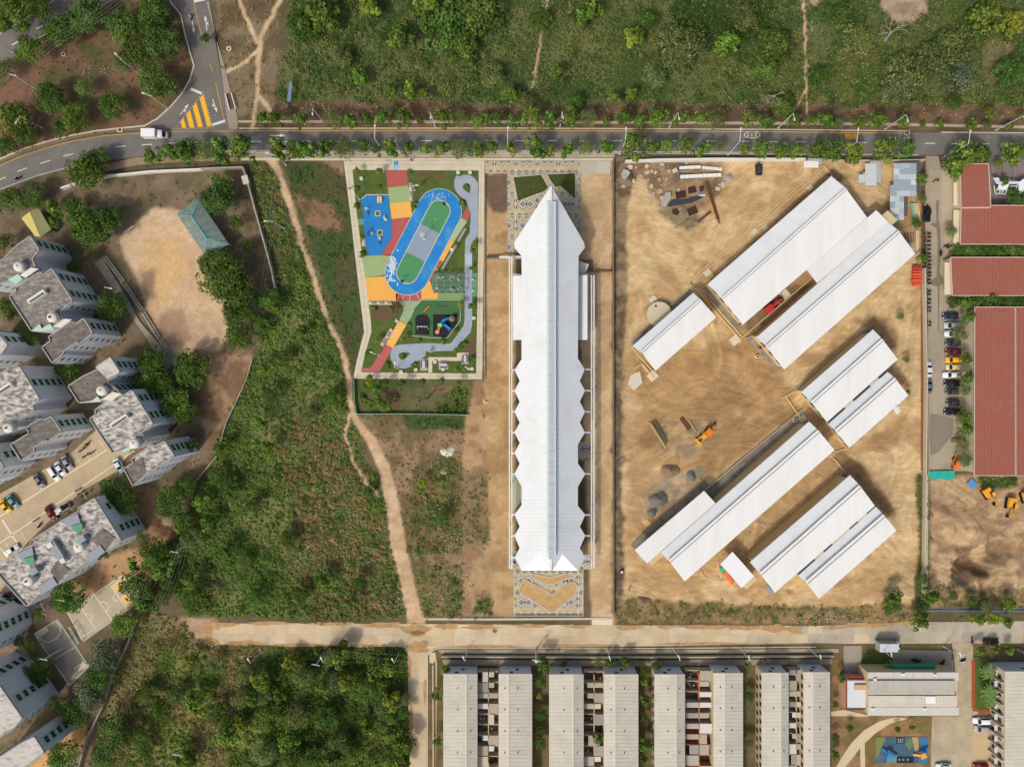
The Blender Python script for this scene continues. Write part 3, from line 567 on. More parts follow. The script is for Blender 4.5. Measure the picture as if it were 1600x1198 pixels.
# concrete road in the south: slabs with recessed joints
south = sheet('concrete_road', SOUTH, .055, CONC)
RT = [(322, 973), (640, 974), (960, 976), (1280, 977), (1400, 972), (1660, 969)]; RB = [(322, 1006), (500, 1008), (640, 1009.5), (960, 1009.5), (1280, 1003.8), (1660, 1003.5)]
def yat(pl, x):
    for (x0, y0), (x1, y1) in zip(pl, pl[1:]):
        if x0 <= x <= x1: return y0+(y1-y0)*(x-x0)/(x1-x0)
    return pl[-1][1]
SLABM = [mat('road slab %d' % i, c(*q), .9, .08, .35, col2=c(*(int(v*.9) for v in q)), thr=.56) for i, q in enumerate([(208, 188, 154), (202, 182, 146), (212, 194, 162), (186, 176, 156), (178, 168, 148), (192, 180, 156)])]
rsl = random.Random(8)
for i in range(55):
    xa_, xb_ = 326+24*i, min(1655, 350+24*i)
    for f0, f1 in ((0, .5), (.5, 1)):
        g = .28; p = [(xa_+g, f0), (xb_-g, f0), (xb_-g, f1), (xa_+g, f1)]
        q = [(x, yat(RT, x)*(1-f)+yat(RB, x)*f+(.25 if f == f0 else -.25)) for x, f in p]
        flatpoly('road_slab', q, .072+rsl.random()*.003, SLABM[(3 if rsl.random() < (xa_-1150)/200 else 0)+rsl.randrange(3)], south, .02)
for k in range(8):
    for x0, x1 in ((641.5, 653), (653.4, 664.8)): flatpoly('road_slab', [(x0, 1022+22*k), (x1, 1022+22*k), (x1, 1043.6+22*k), (x0, 1043.6+22*k)], .072+rsl.random()*.003, SLABM[rsl.randrange(3)], south, .02)
DIRTM = mat('washed-over sand', c(192, 156, 106), .95, .12, 1.2, col2=c(168, 134, 92))
def blob(cx, cy, rx, ry, n=22, seed=0, rag=.35):
    r = random.Random(seed); ph = [r.random()*6.28 for _ in range(4)]
    return [(cx+rx*math.cos(t)*(1+rag*(.5*math.sin(3*t+ph[0])+.35*math.sin(5*t+ph[1])+.3*math.sin(9*t+ph[2]))), cy+ry*math.sin(t)*(1+rag*(.5*math.sin(4*t+ph[1])+.35*math.sin(7*t+ph[3])))) for t in [2*math.pi*k/n for k in range(n)]]
for i, (x, y, rx, ry) in enumerate([(325, 990, 9, 15), (334, 978, 10, 6), (332, 1003, 12, 5), (345, 975, 26, 4), (420, 973, 40, 3), (520, 974, 36, 3), (600, 976, 30, 5), (470, 1007, 50, 2.5), (380, 1004, 30, 4), (560, 1008, 40, 2.5), (830, 977, 30, 3), (900, 978, 20, 3), (1100, 979, 40, 4), (1160, 980, 26, 4), (1350, 976, 40, 4), (1420, 973, 30, 3), (640, 1040, 3, 16), (664, 1080, 2.5, 20), (642, 1120, 3, 24), (655, 1010, 16, 10), (760, 1009, 50, 2), (900, 1008, 60, 2), (1100, 1005, 70, 2), (752, 979, 26, 4), (700, 978, 18, 5), (982, 980, 22, 4), (1210, 981, 20, 6), (1242, 983, 12, 6), (1300, 980, 16, 3), (650, 984, 22, 9), (1040, 979, 14, 3)]):
    flatpoly('sand_drift', blob(x, y, rx, ry, 26, i), .078+i*.0015, DIRTM, south)
flatpoly('mud_patch', blob(652, 988, 11, 3.5, 20, 41), .128, mat('mud', c(134, 108, 76), .95, .2, 3), south); flatpoly('mud_patch', blob(773, 985, 4, 3, 14, 44), .128, MATS['mud'], south)
for q, wd in (([(662, 966.5), (760, 967), (926, 966)], .6), ([(926, 966), (956, 966)], .6)): kerb('kerb', q, wd, .1)
sheet('driveway_ramp', [(925, 964), (957, 964.5), (957, 976), (925, 975.5)], .1, mat('pale ramp', c(222, 208, 178), .9, .04, 1))
kerb('kerb', [(668, 1200), (668, 1024), (672, 1016), (684, 1012), (960, 1012.5), (1275, 1010)], .3)
pavement('pavement', [(684, 1014.5), (960, 1015), (1290, 1013), (1310, 1013), (1310, 1019), (960, 1021), (690, 1020)], .12, mat('verge paving', c(172, 160, 134), .9, .12, 1.2))
stripe([(700, 1026), (960, 1027), (1300, 1024)], 1.2, .03, mat('drainage ditch', c(74, 70, 52), .95, .25, 2), 'ditch', None, .1, 'structure')
pavement('pavement', [(690, 1030), (960, 1031.5), (1300, 1029), (1300, 1037), (960, 1040), (694, 1038)], .1, mat('terrace paving', c(150, 142, 122), .9, .1, 1))
pavement('pavement', [(671, 1020), (680, 1018), (683, 1036), (681, 1255), (676, 1255), (676, 1036), (671, 1034)], .1, mat('pale walk', c(206, 188, 154), .9, .1, 1.5))
# lane on the right
lane = sheet('side_lane', LANE, .057, CONC2)
flatpoly('damp_stain', [(1462, 314), (1467, 313), (1466, 342), (1469, 356), (1470, 400), (1468, 426), (1476, 438), (1477, 442), (1468, 446), (1467, 520), (1465.5, 520), (1465, 448), (1452, 444), (1452, 440), (1463, 432), (1465, 380), (1463, 356), (1454, 352), (1455, 349), (1463, 348)], .066, mat('damp concrete', c(128, 116, 98), .6, .1, 1), lane)
pavement('pavement', [(1470, 262), (1487, 262), (1500, 300), (1500, 395), (1486, 400), (1478, 402), (1471, 330)], .11, mat('lane pavement', c(180, 168, 144), .9, .08, 1))
flatpoly('tyre_stain', [(1453, 646), (1470, 648), (1490, 655), (1488, 680), (1466, 706), (1454, 712), (1452, 680)], .066, mat('stained concrete', c(136, 126, 110), .85, .12, .8), lane)
pavement('paved_court', [(1546, 252), (1660, 252), (1660, 320), (1548, 321)], .1, mat('striped court paving', c(146, 130, 124), .9, .18, 2.2, col2=c(118, 108, 104), streak=(.35, (1.6, .12, 1))))
# residents' car park
carp = sheet('car_park', CAR, .058, mat('car park concrete', c(188, 168, 136), .9, .06, .4, col2=c(166, 150, 124), thr=.6))
dv = Vector((150, -96)).normalized()
for off0 in ((0, 807, 168, 702), (0, 848, 210, 704)): stripe([(off0[0], off0[1]), (off0[2], off0[3])], .3, .07, mat('cream paint', c(226, 214, 184), .8, .1, 3), 'parking_line', carp)
for k in range(14):
    t = k/13; x, y = 4+160*t, 805-104*t; 
    if k not in (3, 4, 6, 7): stripe([(x, y), (x-9, y-15)], .14, .068, MATS['cream paint'], 'bay_line', carp, .008)
for k in range(6): x, y = 8+24*k*1.0, 846-15.8*k; stripe([(x, y), (x+8, y+13)], .14, .068, MATS['cream paint'], 'bay_line', carp, .008)
stripe([(4, 812), (38, 866)], .5, .07, MATS['cream paint'], 'parking_line', carp)
stripe([(-5, 848), (18, 880)], .25, .07, MATS['cream paint'], 'parking_line', carp)
sheet('residents_lane', [(-60, 860), (-5, 893), (60, 945), (82, 925), (88, 930), (20, 985), (98, 1098), (92, 1102), (-10, 965), (-60, 940)], .054, mat('lane grey', c(150, 138, 118), .9, .08, .6))
for q in ([(63, 941), (70, 955)], [(38, 955), (48, 972)]): stripe(q, .25, .066, MATS['cream paint'], 'bay_line', carp, .008)
# ball courts
ct = sheet('ball_court', [(104, 955), (192, 897), (224, 936), (130, 1003)], .06, mat('court concrete', c(192, 180, 154), .9, .05, .4, col2=c(178, 166, 140)))
LP = mat('court line', c(228, 224, 206), .8, .1, 3)
for q in ([(106, 956), (190, 899), (205, 921)], [(106, 956), (129, 1001)], [(145, 925), (177, 971)], [(174, 916), (197, 948), (205, 942)], [(174, 916), (190, 904)], [(127, 949), (149, 981), (130, 994)]): stripe(q, .2, .072, LP, 'court_line', ct)
flatpoly('yellow_key', [(175.5, 916), (192, 904.5), (195.5, 910), (185, 924), (182, 925)], .069, mat('worn yellow', c(238, 196, 96), .8, .08, 1.5, col2=c(214, 206, 170), thr=.62), ct)
flatpoly('yellow_key', [(188, 932), (196, 928), (207, 941), (198, 947)], .069, MATS['worn yellow'], ct)
for cx_, cy_, r_, a0, a1 in ((161, 948, 8.5, -130, 55), (182, 933, 5, 50, 240), (138, 964, 6, -130, 60)): stripe(arc(cx_, cy_, r_, a0, a1, 12), .18, .073, LP, 'court_line', ct)
ct2 = sheet('ball_court', [(53, 989), (90, 966), (140, 1040), (108, 1072)], .061, mat('grey court', c(158, 150, 134), .9, .06, .4, col2=c(140, 132, 118)))
for q in ([(54, 990), (90, 967), (139, 1040), (109, 1070)], [(54, 990), (109, 1070)], [(78, 1034), (120, 1009)], [(88, 970), (94, 978), (95, 988), (88, 997), (76, 1003), (67, 1001), (63, 996)], [(115, 1045), (124, 1038), (135, 1038)]): stripe(q, .2, .073, LP, 'court_line', ct2)
flatpoly('light_patch', [(129, 1031), (138, 1041), (122, 1048)], .068, mat('pale court patch', c(206, 192, 160), .9, .05), ct2); flatpoly('light_patch', [(54, 990), (73, 978), (76, 985), (60, 998)], .068, MATS['pale court patch'], ct2)
# concrete stand beside the pitch
BEIGE = mat('old concrete', c(176, 166, 142), .9, .08, .8, col2=c(150, 142, 120))
st = thing('terrace_stand', 'long low concrete spectator terrace stepping down to the sandy pitch', 'stand', P(215, 490, 0))
for nm, pts, hgt in (('walkway', [(149, 412), (161, 403), (195, 458), (220, 503), (274, 566), (262, 578), (232, 532), (205, 492)], .35),):
    b = MB(); b.prism([P(x, y)[:2] for x, y in pts], -.05, hgt); b.build(nm, BEIGE, st)
for (x0, y0), (x1, y1) in (((162.5, 402.5), (192, 443)), ((194, 446), (220, 485)), ((222.5, 490), (248, 530)), ((250, 533), (274.5, 568))):
    for j, (o_, hh) in enumerate(((0, .75), (3.2, .45))):
        d = Vector((x1-x0, y1-y0)).normalized(); n = Vector((-d.y, d.x)); pts = [(x0-n.x*o_*-1*0+(-n.x)*o_, y0-n.y*o_), (x1-n.x*o_, y1-n.y*o_), (x1-n.x*(o_+2.9), y1-n.y*(o_+2.9)), (x0-n.x*(o_+2.9), y0-n.y*(o_+2.9))]
        b = MB(); b.prism([P(x, y)[:2] for x, y in pts], -.1, hh); b.build('seating_step', BEIGE, st)

# ---------------- park ----------------
LAWN = mat('lawn', c(76, 98, 40), .95, .28, .9, col2=c(92, 102, 52), thr=.52, bump=.6); SOILB = mat('bed soil', c(104, 82, 62), .95, .2, 1.5)
park_out = [(537, 251.5), (757, 251.5), (755.7, 400), (753.5, 592.5), (554, 591.5), (553, 586), (556, 571), (564, 538), (569, 519), (567, 500), (556, 409), (547, 330)]
park_in = [(551, 266), (748, 267), (747, 400), (744, 583.5), (564.5, 581.5), (570, 554), (580.5, 519), (579.5, 500), (566, 398), (556, 320)]
prom = sheet('promenade', park_out, .13, CREAM, t=.2)
stripe([(541, 258), (751.5, 258), (750, 400), (748, 588), (559, 587), (563, 562), (575, 519), (573, 500), (561, 404), (551, 330), (544, 262)], .12, .138, JOINT, 'slab_joint', prom)
ring = [(537.5, 252), (755.5, 252), (752.5, 591.5), (555, 590.5), (569, 519), (556.5, 409), (547.5, 330), (537.5, 252)]
def along(pts, step):
    out = []; acc = 0
    for (x0, y0), (x1, y1) in zip(pts, pts[1:]):
        L_ = math.hypot(x1-x0, y1-y0); t = step-acc
        while t < L_: out.append((x0+(x1-x0)*t/L_, y0+(y1-y0)*t/L_, (x1-x0)/L_, (y1-y0)/L_)); t += step
        acc = (acc+L_) % step
    return out
for x, y, dx, dy in along([(541, 258), (751.5, 258), (748, 587.5), (559, 587), (575, 519), (561, 404), (544, 262)], 14): stripe([(x-dy*5.2, y+dx*5.2), (x+dy*5.2, y-dx*5.2)], .06, .141, JOINT, 'slab_joint', prom, .008)
lawn = sheet('park_lawn', park_in, .16, LAWN, t=.1)
SB = mat('surface border', c(196, 188, 168), .9, .05, 1)
def surf(name, pts, colr, z=.19, var=.05, c2=None, rough=.8):
    m = mat(name+' %d %d %d' % colr, c(*colr), rough, var, .8, col2=c(*c2) if c2 else tuple(min(1, v*1.12) for v in c(*colr)[:3])+(1,), thr=.58, soft=.2)
    return sheet(name, pts, z, m, t=.08)
RED, GRN, ORG = (172, 88, 84), (148, 168, 116), (228, 170, 82)
surf('red_paving', [(603.3, 266.6), (636, 266.6), (637.8, 290.3), (606, 294)], RED); surf('green_paving', [(606, 294), (637.8, 290.3), (641.5, 315), (609, 318.5)], GRN)
surf('orange_paving', [(609, 318.5), (641.5, 315), (644.5, 339), (612, 342.6)], ORG)
surf('red_paving', [(612, 342.6), (644.5, 339.2), (652, 352), (625, 396), (616, 399.5), (596, 399.2), (613.3, 369.5), (613.4, 363)], RED, c2=(184, 108, 100))
surf('green_paving', [(565.5, 400.5), (620, 397.5), (612, 428), (571, 434.5)], GRN); surf('orange_paving', [(571, 434.5), (607, 431), (622, 459), (618.8, 470.7), (575, 471.5)], ORG)
surf('red_paving', [(618.8, 459), (658.5, 452), (658.2, 470.3), (618.8, 470.7)], RED); surf('orange_paving', [(658.3, 453), (667, 438), (672.3, 439.7), (676.5, 453.5), (684.3, 457.8), (684.3, 467.2), (658.3, 470.2)], ORG)
surf('green_paving', [(684.5, 457.6), (724.8, 457.6), (724.8, 468), (684.5, 467.5)], (128, 152, 100)); surf('red_paving', [(667, 438), (680, 410), (684.5, 405.7), (692.4, 408.8), (679.5, 426), (672.5, 439.6)], RED)
surf('orange_paving', [(684.8, 406), (701.8, 374.6), (709.8, 377.5), (692.6, 409)], ORG); surf('pale_green_paving', [(701.8, 374.4), (721, 340.8), (729.8, 346.4), (709.7, 377.3)], (160, 178, 140)); surf('red_paving', [(720.8, 340.5), (730.6, 322.6), (734, 326), (734.8, 335), (730, 346.2)], RED)
for q in ([(631, 462), (628, 470.5)], [(640.5, 462), (640.7, 470.5)], [(650.5, 459), (656.8, 470)], [(677, 418), (684.5, 422)]): stripe(q, .2, .206, SB, 'painted_line', prom)
play = surf('blue_playground', [(565.2, 311.9), (573, 305.4), (607, 305.2), (613.2, 363.5), (612.8, 369.4), (595.4, 398.8), (577.2, 400), (572.4, 389.5)], (38, 122, 184), .2, .06)
stripe([(564.6, 311.6), (572.8, 304.8), (607.2, 304.7)], .25, .22, SB, 'surface_border', None, .1, 'structure')
for x, y in ((590.3, 334), (593.7, 364)):
    sheet('tree_pit_edge', [(x-4.3, y-4.3), (x+4.3, y-4.3), (x+4.3, y+4.3), (x-4.3, y+4.3)], .25, SB, t=.15); sheet('tree_pit', [(x-3, y-3), (x+3, y-3), (x+3, y+3), (x-3, y+3)], .27, LAWN, t=.1)
TA, TB = Vector((686.5, 330)), Vector((636.6, 426.4)); ax = (TB-TA).normalized(); a0 = math.degrees(math.atan2(ax.y, ax.x))
def stadium(r, n=18): return arc(TA.x, TA.y, r, a0+90, a0+270, n)+arc(TB.x, TB.y, r, a0-90, a0+90, n)
sheet('track_border', stadium(35.3, 28), .22, SB, t=.1)
BLUEM = mat('blue track rubber', c(36, 128, 194), .8, .07, .6, col2=c(72, 150, 200), thr=.6, soft=.1)
sheet('oval_track', stadium(34.3, 28), .24, BLUEM, t=.1); sheet('inner_border', stadium(17.6), .26, SB, t=.1)
pe = Vector((-ax.y, ax.x))
def oval_band(t0, t1, r=16.3):
    L_ = (TB-TA).length; pts = []
    for s_ in (1, -1):
        rng_ = [t0+(t1-t0)*k/14 for k in range(15)]
        if s_ < 0: rng_ = rng_[::-1]
        for t in rng_:
            o = r if 0 <= t <= L_ else math.sqrt(max(0, r*r-(t if t < 0 else t-L_)**2)); q = TA+ax*t+pe*o*s_; pts.append((q.x, q.y))
    return pts
LL = (TB-TA).length
WORN = mat('worn green court', c(76, 142, 94), .8, .06, .8, col2=c(190, 202, 170), thr=.67, soft=.03)
sheet('green_court', oval_band(-16.3, 31), .28, WORN, t=.1); sheet('grey_court', oval_band(31.1, 80.5), .28, mat('blue grey court', c(140, 154, 168), .8, .04, .8), t=.1); sheet('green_court', oval_band(80.6, LL+16.3), .28, WORN, t=.1)
SCUF = mat('scuffed paint', c(196, 206, 208), .85, .12, 2)
r7 = random.Random(3)
b = MB()
for k in range(95):
    t = r7.gauss(0, 1); x, y = 613+r7.gauss(0, 4.2), 418+r7.gauss(0, 11)
    if not (-33 < (Vector((x, y))-TA).dot(pe) and (Vector((x, y))-TA).dot(pe) < 33) or (Vector((x, y))-TB).length > 33 and (Vector((x, y))-TA).dot(ax) > LL: continue
    if abs((Vector((x, y))-TA).dot(pe)) < 19 and (Vector((x, y))-TA).dot(ax) < LL+18: continue
    a = r7.random()*3; L_ = .2+r7.random()*.5; q = P(x, y); b.box(-L_, L_, -.08-r7.random()*.22, .1, .235, .245+k*.00004, 0, a, (q[0], q[1], 0))
for k in range(46):
    x, y = 684+r7.gauss(0, 9), 309+r7.gauss(0, 3.5); q = P(x, y)
    if (Vector((x, y))-TA).length > 33 or (Vector((x, y))-TA).length < 19: continue
    b.box(-.25, .25, -.05, .06, .235, .245, 0, r7.random()*3, (q[0], q[1], 0))
o = b.build('scuff_marks', SCUF, prom); o['kind'] = 'stuff'
PATHC = mat('grey blue path', c(146, 158, 170), .8, .04, .6, col2=c(160, 170, 178))
ribbon = [(710.2, 282), (713, 274.5), (719, 271.5), (725.5, 273.3), (734, 274.2), (741, 278), (747, 286), (747, 369), (738.4, 378), (738, 400), (737.7, 507.8), (735.5, 519), (712, 544.5), (708, 548), (679.5, 548.8), (678, 549.5), (670, 552), (650, 566.8), (642, 572.8), (632.8, 575.9), (623.5, 574.8), (615.5, 569.5), (610.8, 561.4), (610, 552), (613.5, 544), (619.5, 539.4), (630, 537.8), (670, 535.8), (697, 537), (703.6, 536.7), (709, 530.7), (724.3, 509.4), (726, 500), (726.2, 400), (727, 375), (734, 364), (735.6, 333.4), (731, 320.5), (727, 313.3), (716.9, 304.7), (711.4, 297.5), (709.7, 290.3)]
ribbon[2:4] = [(717.5, 276.3), (726, 273.3)]
sheet('curving_path', ribbon, .23, PATHC, t=.1); sheet('pale_path_panel', [(727, 398), (737.6, 398), (737.6, 414), (727, 414)], .25, mat('pale panel', c(178, 186, 200), .8), t=.02)
for pts in ([(723, 292), (725, 288), (730, 286), (734.5, 290), (735, 297), (733.5, 302.5), (728, 299), (724, 296)], [(623, 556), (624, 552), (630, 550.5), (641.5, 551.5), (634, 560), (628, 562.5), (624.5, 560)]): sheet('tree_bed', pts, .26, LAWN, t=.1)
surf('green_paving', [(617, 470.8), (658.3, 470.3), (648, 482), (644, 494), (635, 507.2), (623, 501.3), (629, 490), (631, 484), (629, 478), (624, 472)], (146, 168, 128))
surf('orange_paving', [(623.3, 501), (635.5, 507), (614.5, 543.5), (603, 538.3)], (232, 178, 96)); surf('red_paving', [(602.3, 538), (614, 543.3), (592.7, 581.2), (566, 580.7), (567, 575), (578, 574.5), (582, 571)], (178, 96, 92))
surf('rubber_play_ground', [(660, 469.3), (719, 469.3), (719, 501), (698, 528.5), (672, 527), (643.6, 523.8), (643.6, 492), (650, 484), (655, 474)], (66, 106, 62), .2)
BLK = mat('black rubber', c(34, 34, 40), .8, .15, 2)
sheet('rubber_pad', [(649, 496), (654, 491.3), (666.5, 491.3), (671.5, 497.5), (671.5, 523.5), (649, 522)], .22, BLK, t=.1); sheet('rubber_pad', [(676.8, 491.3), (714.7, 491.3), (714.7, 507), (697.5, 526.4), (676.6, 525)], .22, BLK, t=.1)
stripe([(660.5, 468.7), (719.5, 468.7), (719.5, 501), (714, 508), (698.5, 529), (672, 527.6), (643.2, 524.4)], .2, .35, mat('low green rim', c(170, 184, 160), .8), 'low_rim', None, .2, 'structure')
surf('green_paving', [(738.4, 427), (745.4, 427), (744.8, 463.5), (738.2, 463.5)], (98, 150, 108)); surf('green_paving', [(559.5, 342.5), (567.6, 342.3), (569.5, 350.5), (560.3, 351.8)], (98, 150, 118))
sheet('soil_bed', [(579, 478), (620, 473), (627, 478), (629, 487), (612, 497), (586, 503), (581, 495)], .18, SOILB, t=.05)
sheet('soil_bed', [(732, 541), (740, 521), (743, 520), (742, 556), (722, 556), (722, 549)], .18, SOILB, t=.05)
sheet('soil_bed', [(648, 268), (693, 268), (694, 276), (684, 284), (668, 282), (655, 276)], .18, mat('planted bed', c(84, 86, 48), .95, .3, 2.5, col2=c(112, 88, 56)), t=.05)
sheet('garden_soil', [(595, 611), (612, 609), (627, 613), (627, 630), (621, 640), (611, 637), (606, 628), (600, 624)], .03, SOILB, t=.04); sheet('garden_soil', [(676, 604), (712, 602), (700, 612), (690, 616), (672, 614)], .03, mat('dry bed soil', c(124, 104, 82), .95, .2, 1.5), t=.04)
for pts in ([(669, 562), (669, 579), (674, 579), (674, 563)], [(669.4, 558), (714, 558), (714, 551), (732.5, 551), (732.5, 569.5), (720.5, 569.5), (720.5, 563.8), (675.5, 563.8), (675.5, 582), (669.4, 582)]):
    if len(pts) > 4: sheet('pavement', pts, .2, CREAM, t=.06)
for pts in ([(656.7, 560.5), (668, 560.5), (668, 579), (656.7, 579)], [(685.5, 563.5), (700.5, 563.5), (700.5, 577), (685.5, 577)]): sheet('picnic_pad', pts, .21, mat('pad concrete', c(176, 168, 154), .9), t=.08)
sheet('entrance_mat', [(615.6, 252.2), (622.6, 252.2), (622.6, 257.6), (615.6, 257.6)], .145, mat('sky blue paint', c(44, 150, 214), .8), t=.02)
em = sheet('entrance_mat', [(615.6, 258.6), (622.6, 258.6), (622.6, 265.8), (615.6, 265.8)], .145, mat('light blue paint', c(96, 184, 226), .8), t=.02)
b = MB().cyl(P(619, 262.5)[0], P(619, 262.5)[1], .145, .155, .22, n=10); b.box(-.1, .35, -.3, -.1, .145, .157, 0, 0, P(619, 262.5)); b.build('wheelchair_symbol', WHITE, em)

# ---------------- inlaid paving round the hall ----------------
INL = [mat('inlay buff', c(182, 172, 144), .9, .07, 1), mat('inlay grey', c(134, 130, 126), .9, .06, 1), mat('inlay dark grey', c(108, 106, 104), .9, .06, 1), mat('inlay pale', c(198, 192, 176), .9, .05, 1), mat('inlay orange', c(206, 170, 124), .9, .05, 1), mat('inlay yellow', c(200, 188, 138), .9, .05, 1)]
def clip(poly, x0, y0, x1, y1):
    for ax_, lim, sg in ((0, x0, 1), (0, x1, -1), (1, y0, 1), (1, y1, -1)):
        out = []
        for i in range(len(poly)):
            a, b_ = poly[i], poly[(i+1) % len(poly)]; da, db = (a[ax_]-lim)*sg, (b_[ax_]-lim)*sg
            if da >= 0: out.append(a)
            if (da > 0 > db) or (da < 0 < db): t = da/(da-db); out.append((a[0]+(b_[0]-a[0])*t, a[1]+(b_[1]-a[1])*t))
        poly = out
        if len(poly) < 3: return None
    return poly
def rdia(cx_, cy_, r): return [(cx_-r, cy_), (cx_, cy_-r), (cx_+r, cy_), (cx_, cy_+r)]
def inl_shapes():
    s = [([(0, 0), (1, 0), (1, 1), (0, 1)], 0, 0)]
    for cx_ in (.33, .67):
        for r, m in ((.27, 2), (.235, 3), (.15, 1)): s.append((rdia(cx_, .45, r), m, 1 if m == 2 else 2 if m == 3 else 3))
    for i, (xa_, xb_) in enumerate(((0, .17), (.17, .5), (.5, .83), (.83, 1))): pass
    for x in (-.02, .31, .65):                                   # orange zigzag under the diamonds
        s.append(([(x, .86), (x+.17, .70), (x+.17, .78), (x, .94)], 4 if x > .2 else 5, 2)); s.append(([(x+.17, .70), (x+.36, .88), (x+.36, .96), (x+.17, .78)], 4 if x > .2 else 5, 2))
    for x in (.0, .32, .66): s.append(([(x+.02, 1), (x+.17, .85), (x+.32, 1)], 1, 3))
    for x in (.0, .34, .67): s.append(([(x+.02, 0), (x+.31, 0), (x+.165, .12)], 1, 3))
    for yy in (.28, .6): s.append(([(0, yy-.12), (.1, yy), (0, yy+.12)], 2, 3)); s.append(([(1, yy-.12), (.9, yy), (1, yy+.12)], 2, 3))
    return s
SH = inl_shapes(); plaza = sheet('plaza_base', [(789, 270), (907, 270), (907, 252), (757.5, 252), (757.5, 270)], .05, INL[0], t=.05)
def inlay(x0, y0, x1, y1, cx0=None, cy0=None, cx1=None, cy1=None):
    cx0 = x0 if cx0 is None else cx0; cy0 = y0 if cy0 is None else cy0; cx1 = x1 if cx1 is None else cx1; cy1 = y1 if cy1 is None else cy1
    b = MB()
    for pts, m, lv in SH:
        q = [(x0+u*(x1-x0), y0+v*(y1-y0)) for u, v in pts]; q = clip(q, cx0, cy0, cx1, cy1)
        if q: b.prism([P(*k)[:2] for k in q], .02, .072+lv*.006, m)
    b.build('inlaid_panel', INL, plaza)
def jl(pts): stripe(pts, .16, .105, mat('pale joint', c(212, 206, 188), .9), 'joint_strip', plaza, .02)
X0 = 739.2
for i in range(5):
    xa_ = X0+33.35*i; inlay(xa_, 236.6, xa_+33.35, 270, max(757.5, xa_), 252, min(907, xa_+33.35), 270); jl([(max(758, xa_+33.35), 252), (max(758, xa_+33.35), 270)])
jl([(757.5, 270.2), (907, 270.2)])
for j in range(5):
    for i in range(1, 5):
        xa_ = X0+33.35*i; ya_ = 270.6+33.5*j; inlay(xa_, ya_, xa_+33.35, ya_+33.5, max(793, xa_), ya_, min(905.5, xa_+33.35), min(395, ya_+33.5))
    jl([(793, 270.6+33.5*j), (905.5, 270.6+33.5*j)])
for x in (805.7, ): jl([(x, 270), (x, 395)])
stripe([(907, 252), (906.5, 396)], .25, .11, JOINT, 'joint_strip', plaza, .03)
for i in range(4):
    for j in range(3):
        xa_ = 780+33.35*i+(-8 if 0 else 0); xa_ = 803.5+33.2*(i-.0) if i < 3 else 903.3; wd = 33.2 if i < 3 else 7.5; ya_ = 857+33.4*(j+.05); inlay(xa_, ya_, xa_+33.2, ya_+33.4, xa_, max(ya_, 860), xa_+wd, min(ya_+33.4, 961))
for x in (803.5, 837.4, 870.8, 903.5, 911): jl([(x, 889), (x, 961)])
jl([(803, 956), (911, 956)]); jl([(803, 961.5), (911, 961.5)])
for pts in ([(905, 866), (925, 866), (925, 885), (911, 886), (905, 889)], [(797, 866), (806, 866), (812, 889), (797, 884)], [(903.5, 690), (924, 690), (924, 723), (903.5, 723)]):
    inlay(pts[0][0]-4, pts[0][1]-4, pts[0][0]+29, pts[0][1]+29, min(p[0] for p in pts), min(p[1] for p in pts), max(p[0] for p in pts), max(p[1] for p in pts))
BEDM = mat('flower bed', c(66, 78, 34), .95, .35, 3.0, col2=c(92, 100, 52), thr=.6, bump=.8); RIM = mat('bed rim', c(196, 188, 168), .9)
def bed(pts, m, nm='planting_bed'):
    sheet(nm, pts, .2, m, t=.2); 
    o = stripe(pts+[pts[0]], .22, .26, RIM, 'bed_rim', None, .2, 'structure')
bed([(801.5, 277), (846, 273), (857, 293), (851, 300), (836, 305), (809, 315)], BEDM); bed([(854, 272.5), (899, 270.8), (899, 311.5), (875, 291.5), (866, 294)], BEDM)
sheet('bed_path', [(845.3, 273.5), (853, 272.8), (869, 294), (866, 300), (858, 296)], .22, PAVE, t=.06)
SAND = mat('bed sand', c(196, 162, 112), .95, .1, 1.5, col2=c(180, 146, 98))
bed([(818, 903.5), (815, 909), (811, 920), (811.5, 924), (861.8, 956.5), (894, 934), (899, 926), (902, 914), (897.5, 909), (892, 909), (863, 927.5)], SAND, 'sand_bed')
bed([(830.5, 895.5), (846, 899), (860.5, 901), (886, 895), (887.5, 901), (866, 912), (853, 912), (829, 900)], SAND, 'sand_bed')
sheet('pavement', [(903, 252), (957, 252), (957, 271.5), (903, 271.5)][0:0] or [(907.5, 252), (931, 252), (931, 271.5), (907.5, 271.5)], .12, mat('pale slab', c(184, 178, 162), .9, .05, .8), t=.1)
sheet('pavement', [(931.3, 252), (953.5, 252), (953.5, 271.5), (931.3, 271.5)], .12, mat('pale slab two', c(190, 184, 168), .9, .05, .8), t=.1)
sheet('gravel_slab', [(906, 406), (927, 406), (927, 424), (917, 424)], .05, mat('grey slab', c(118, 108, 98), .9), t=.05)
sheet('green_glass_patio', [(799, 742), (805, 742), (814.5, 760), (814.5, 783), (799, 802)], .05, mat('pale green slab', c(180, 180, 152), .8, .1), t=.05)
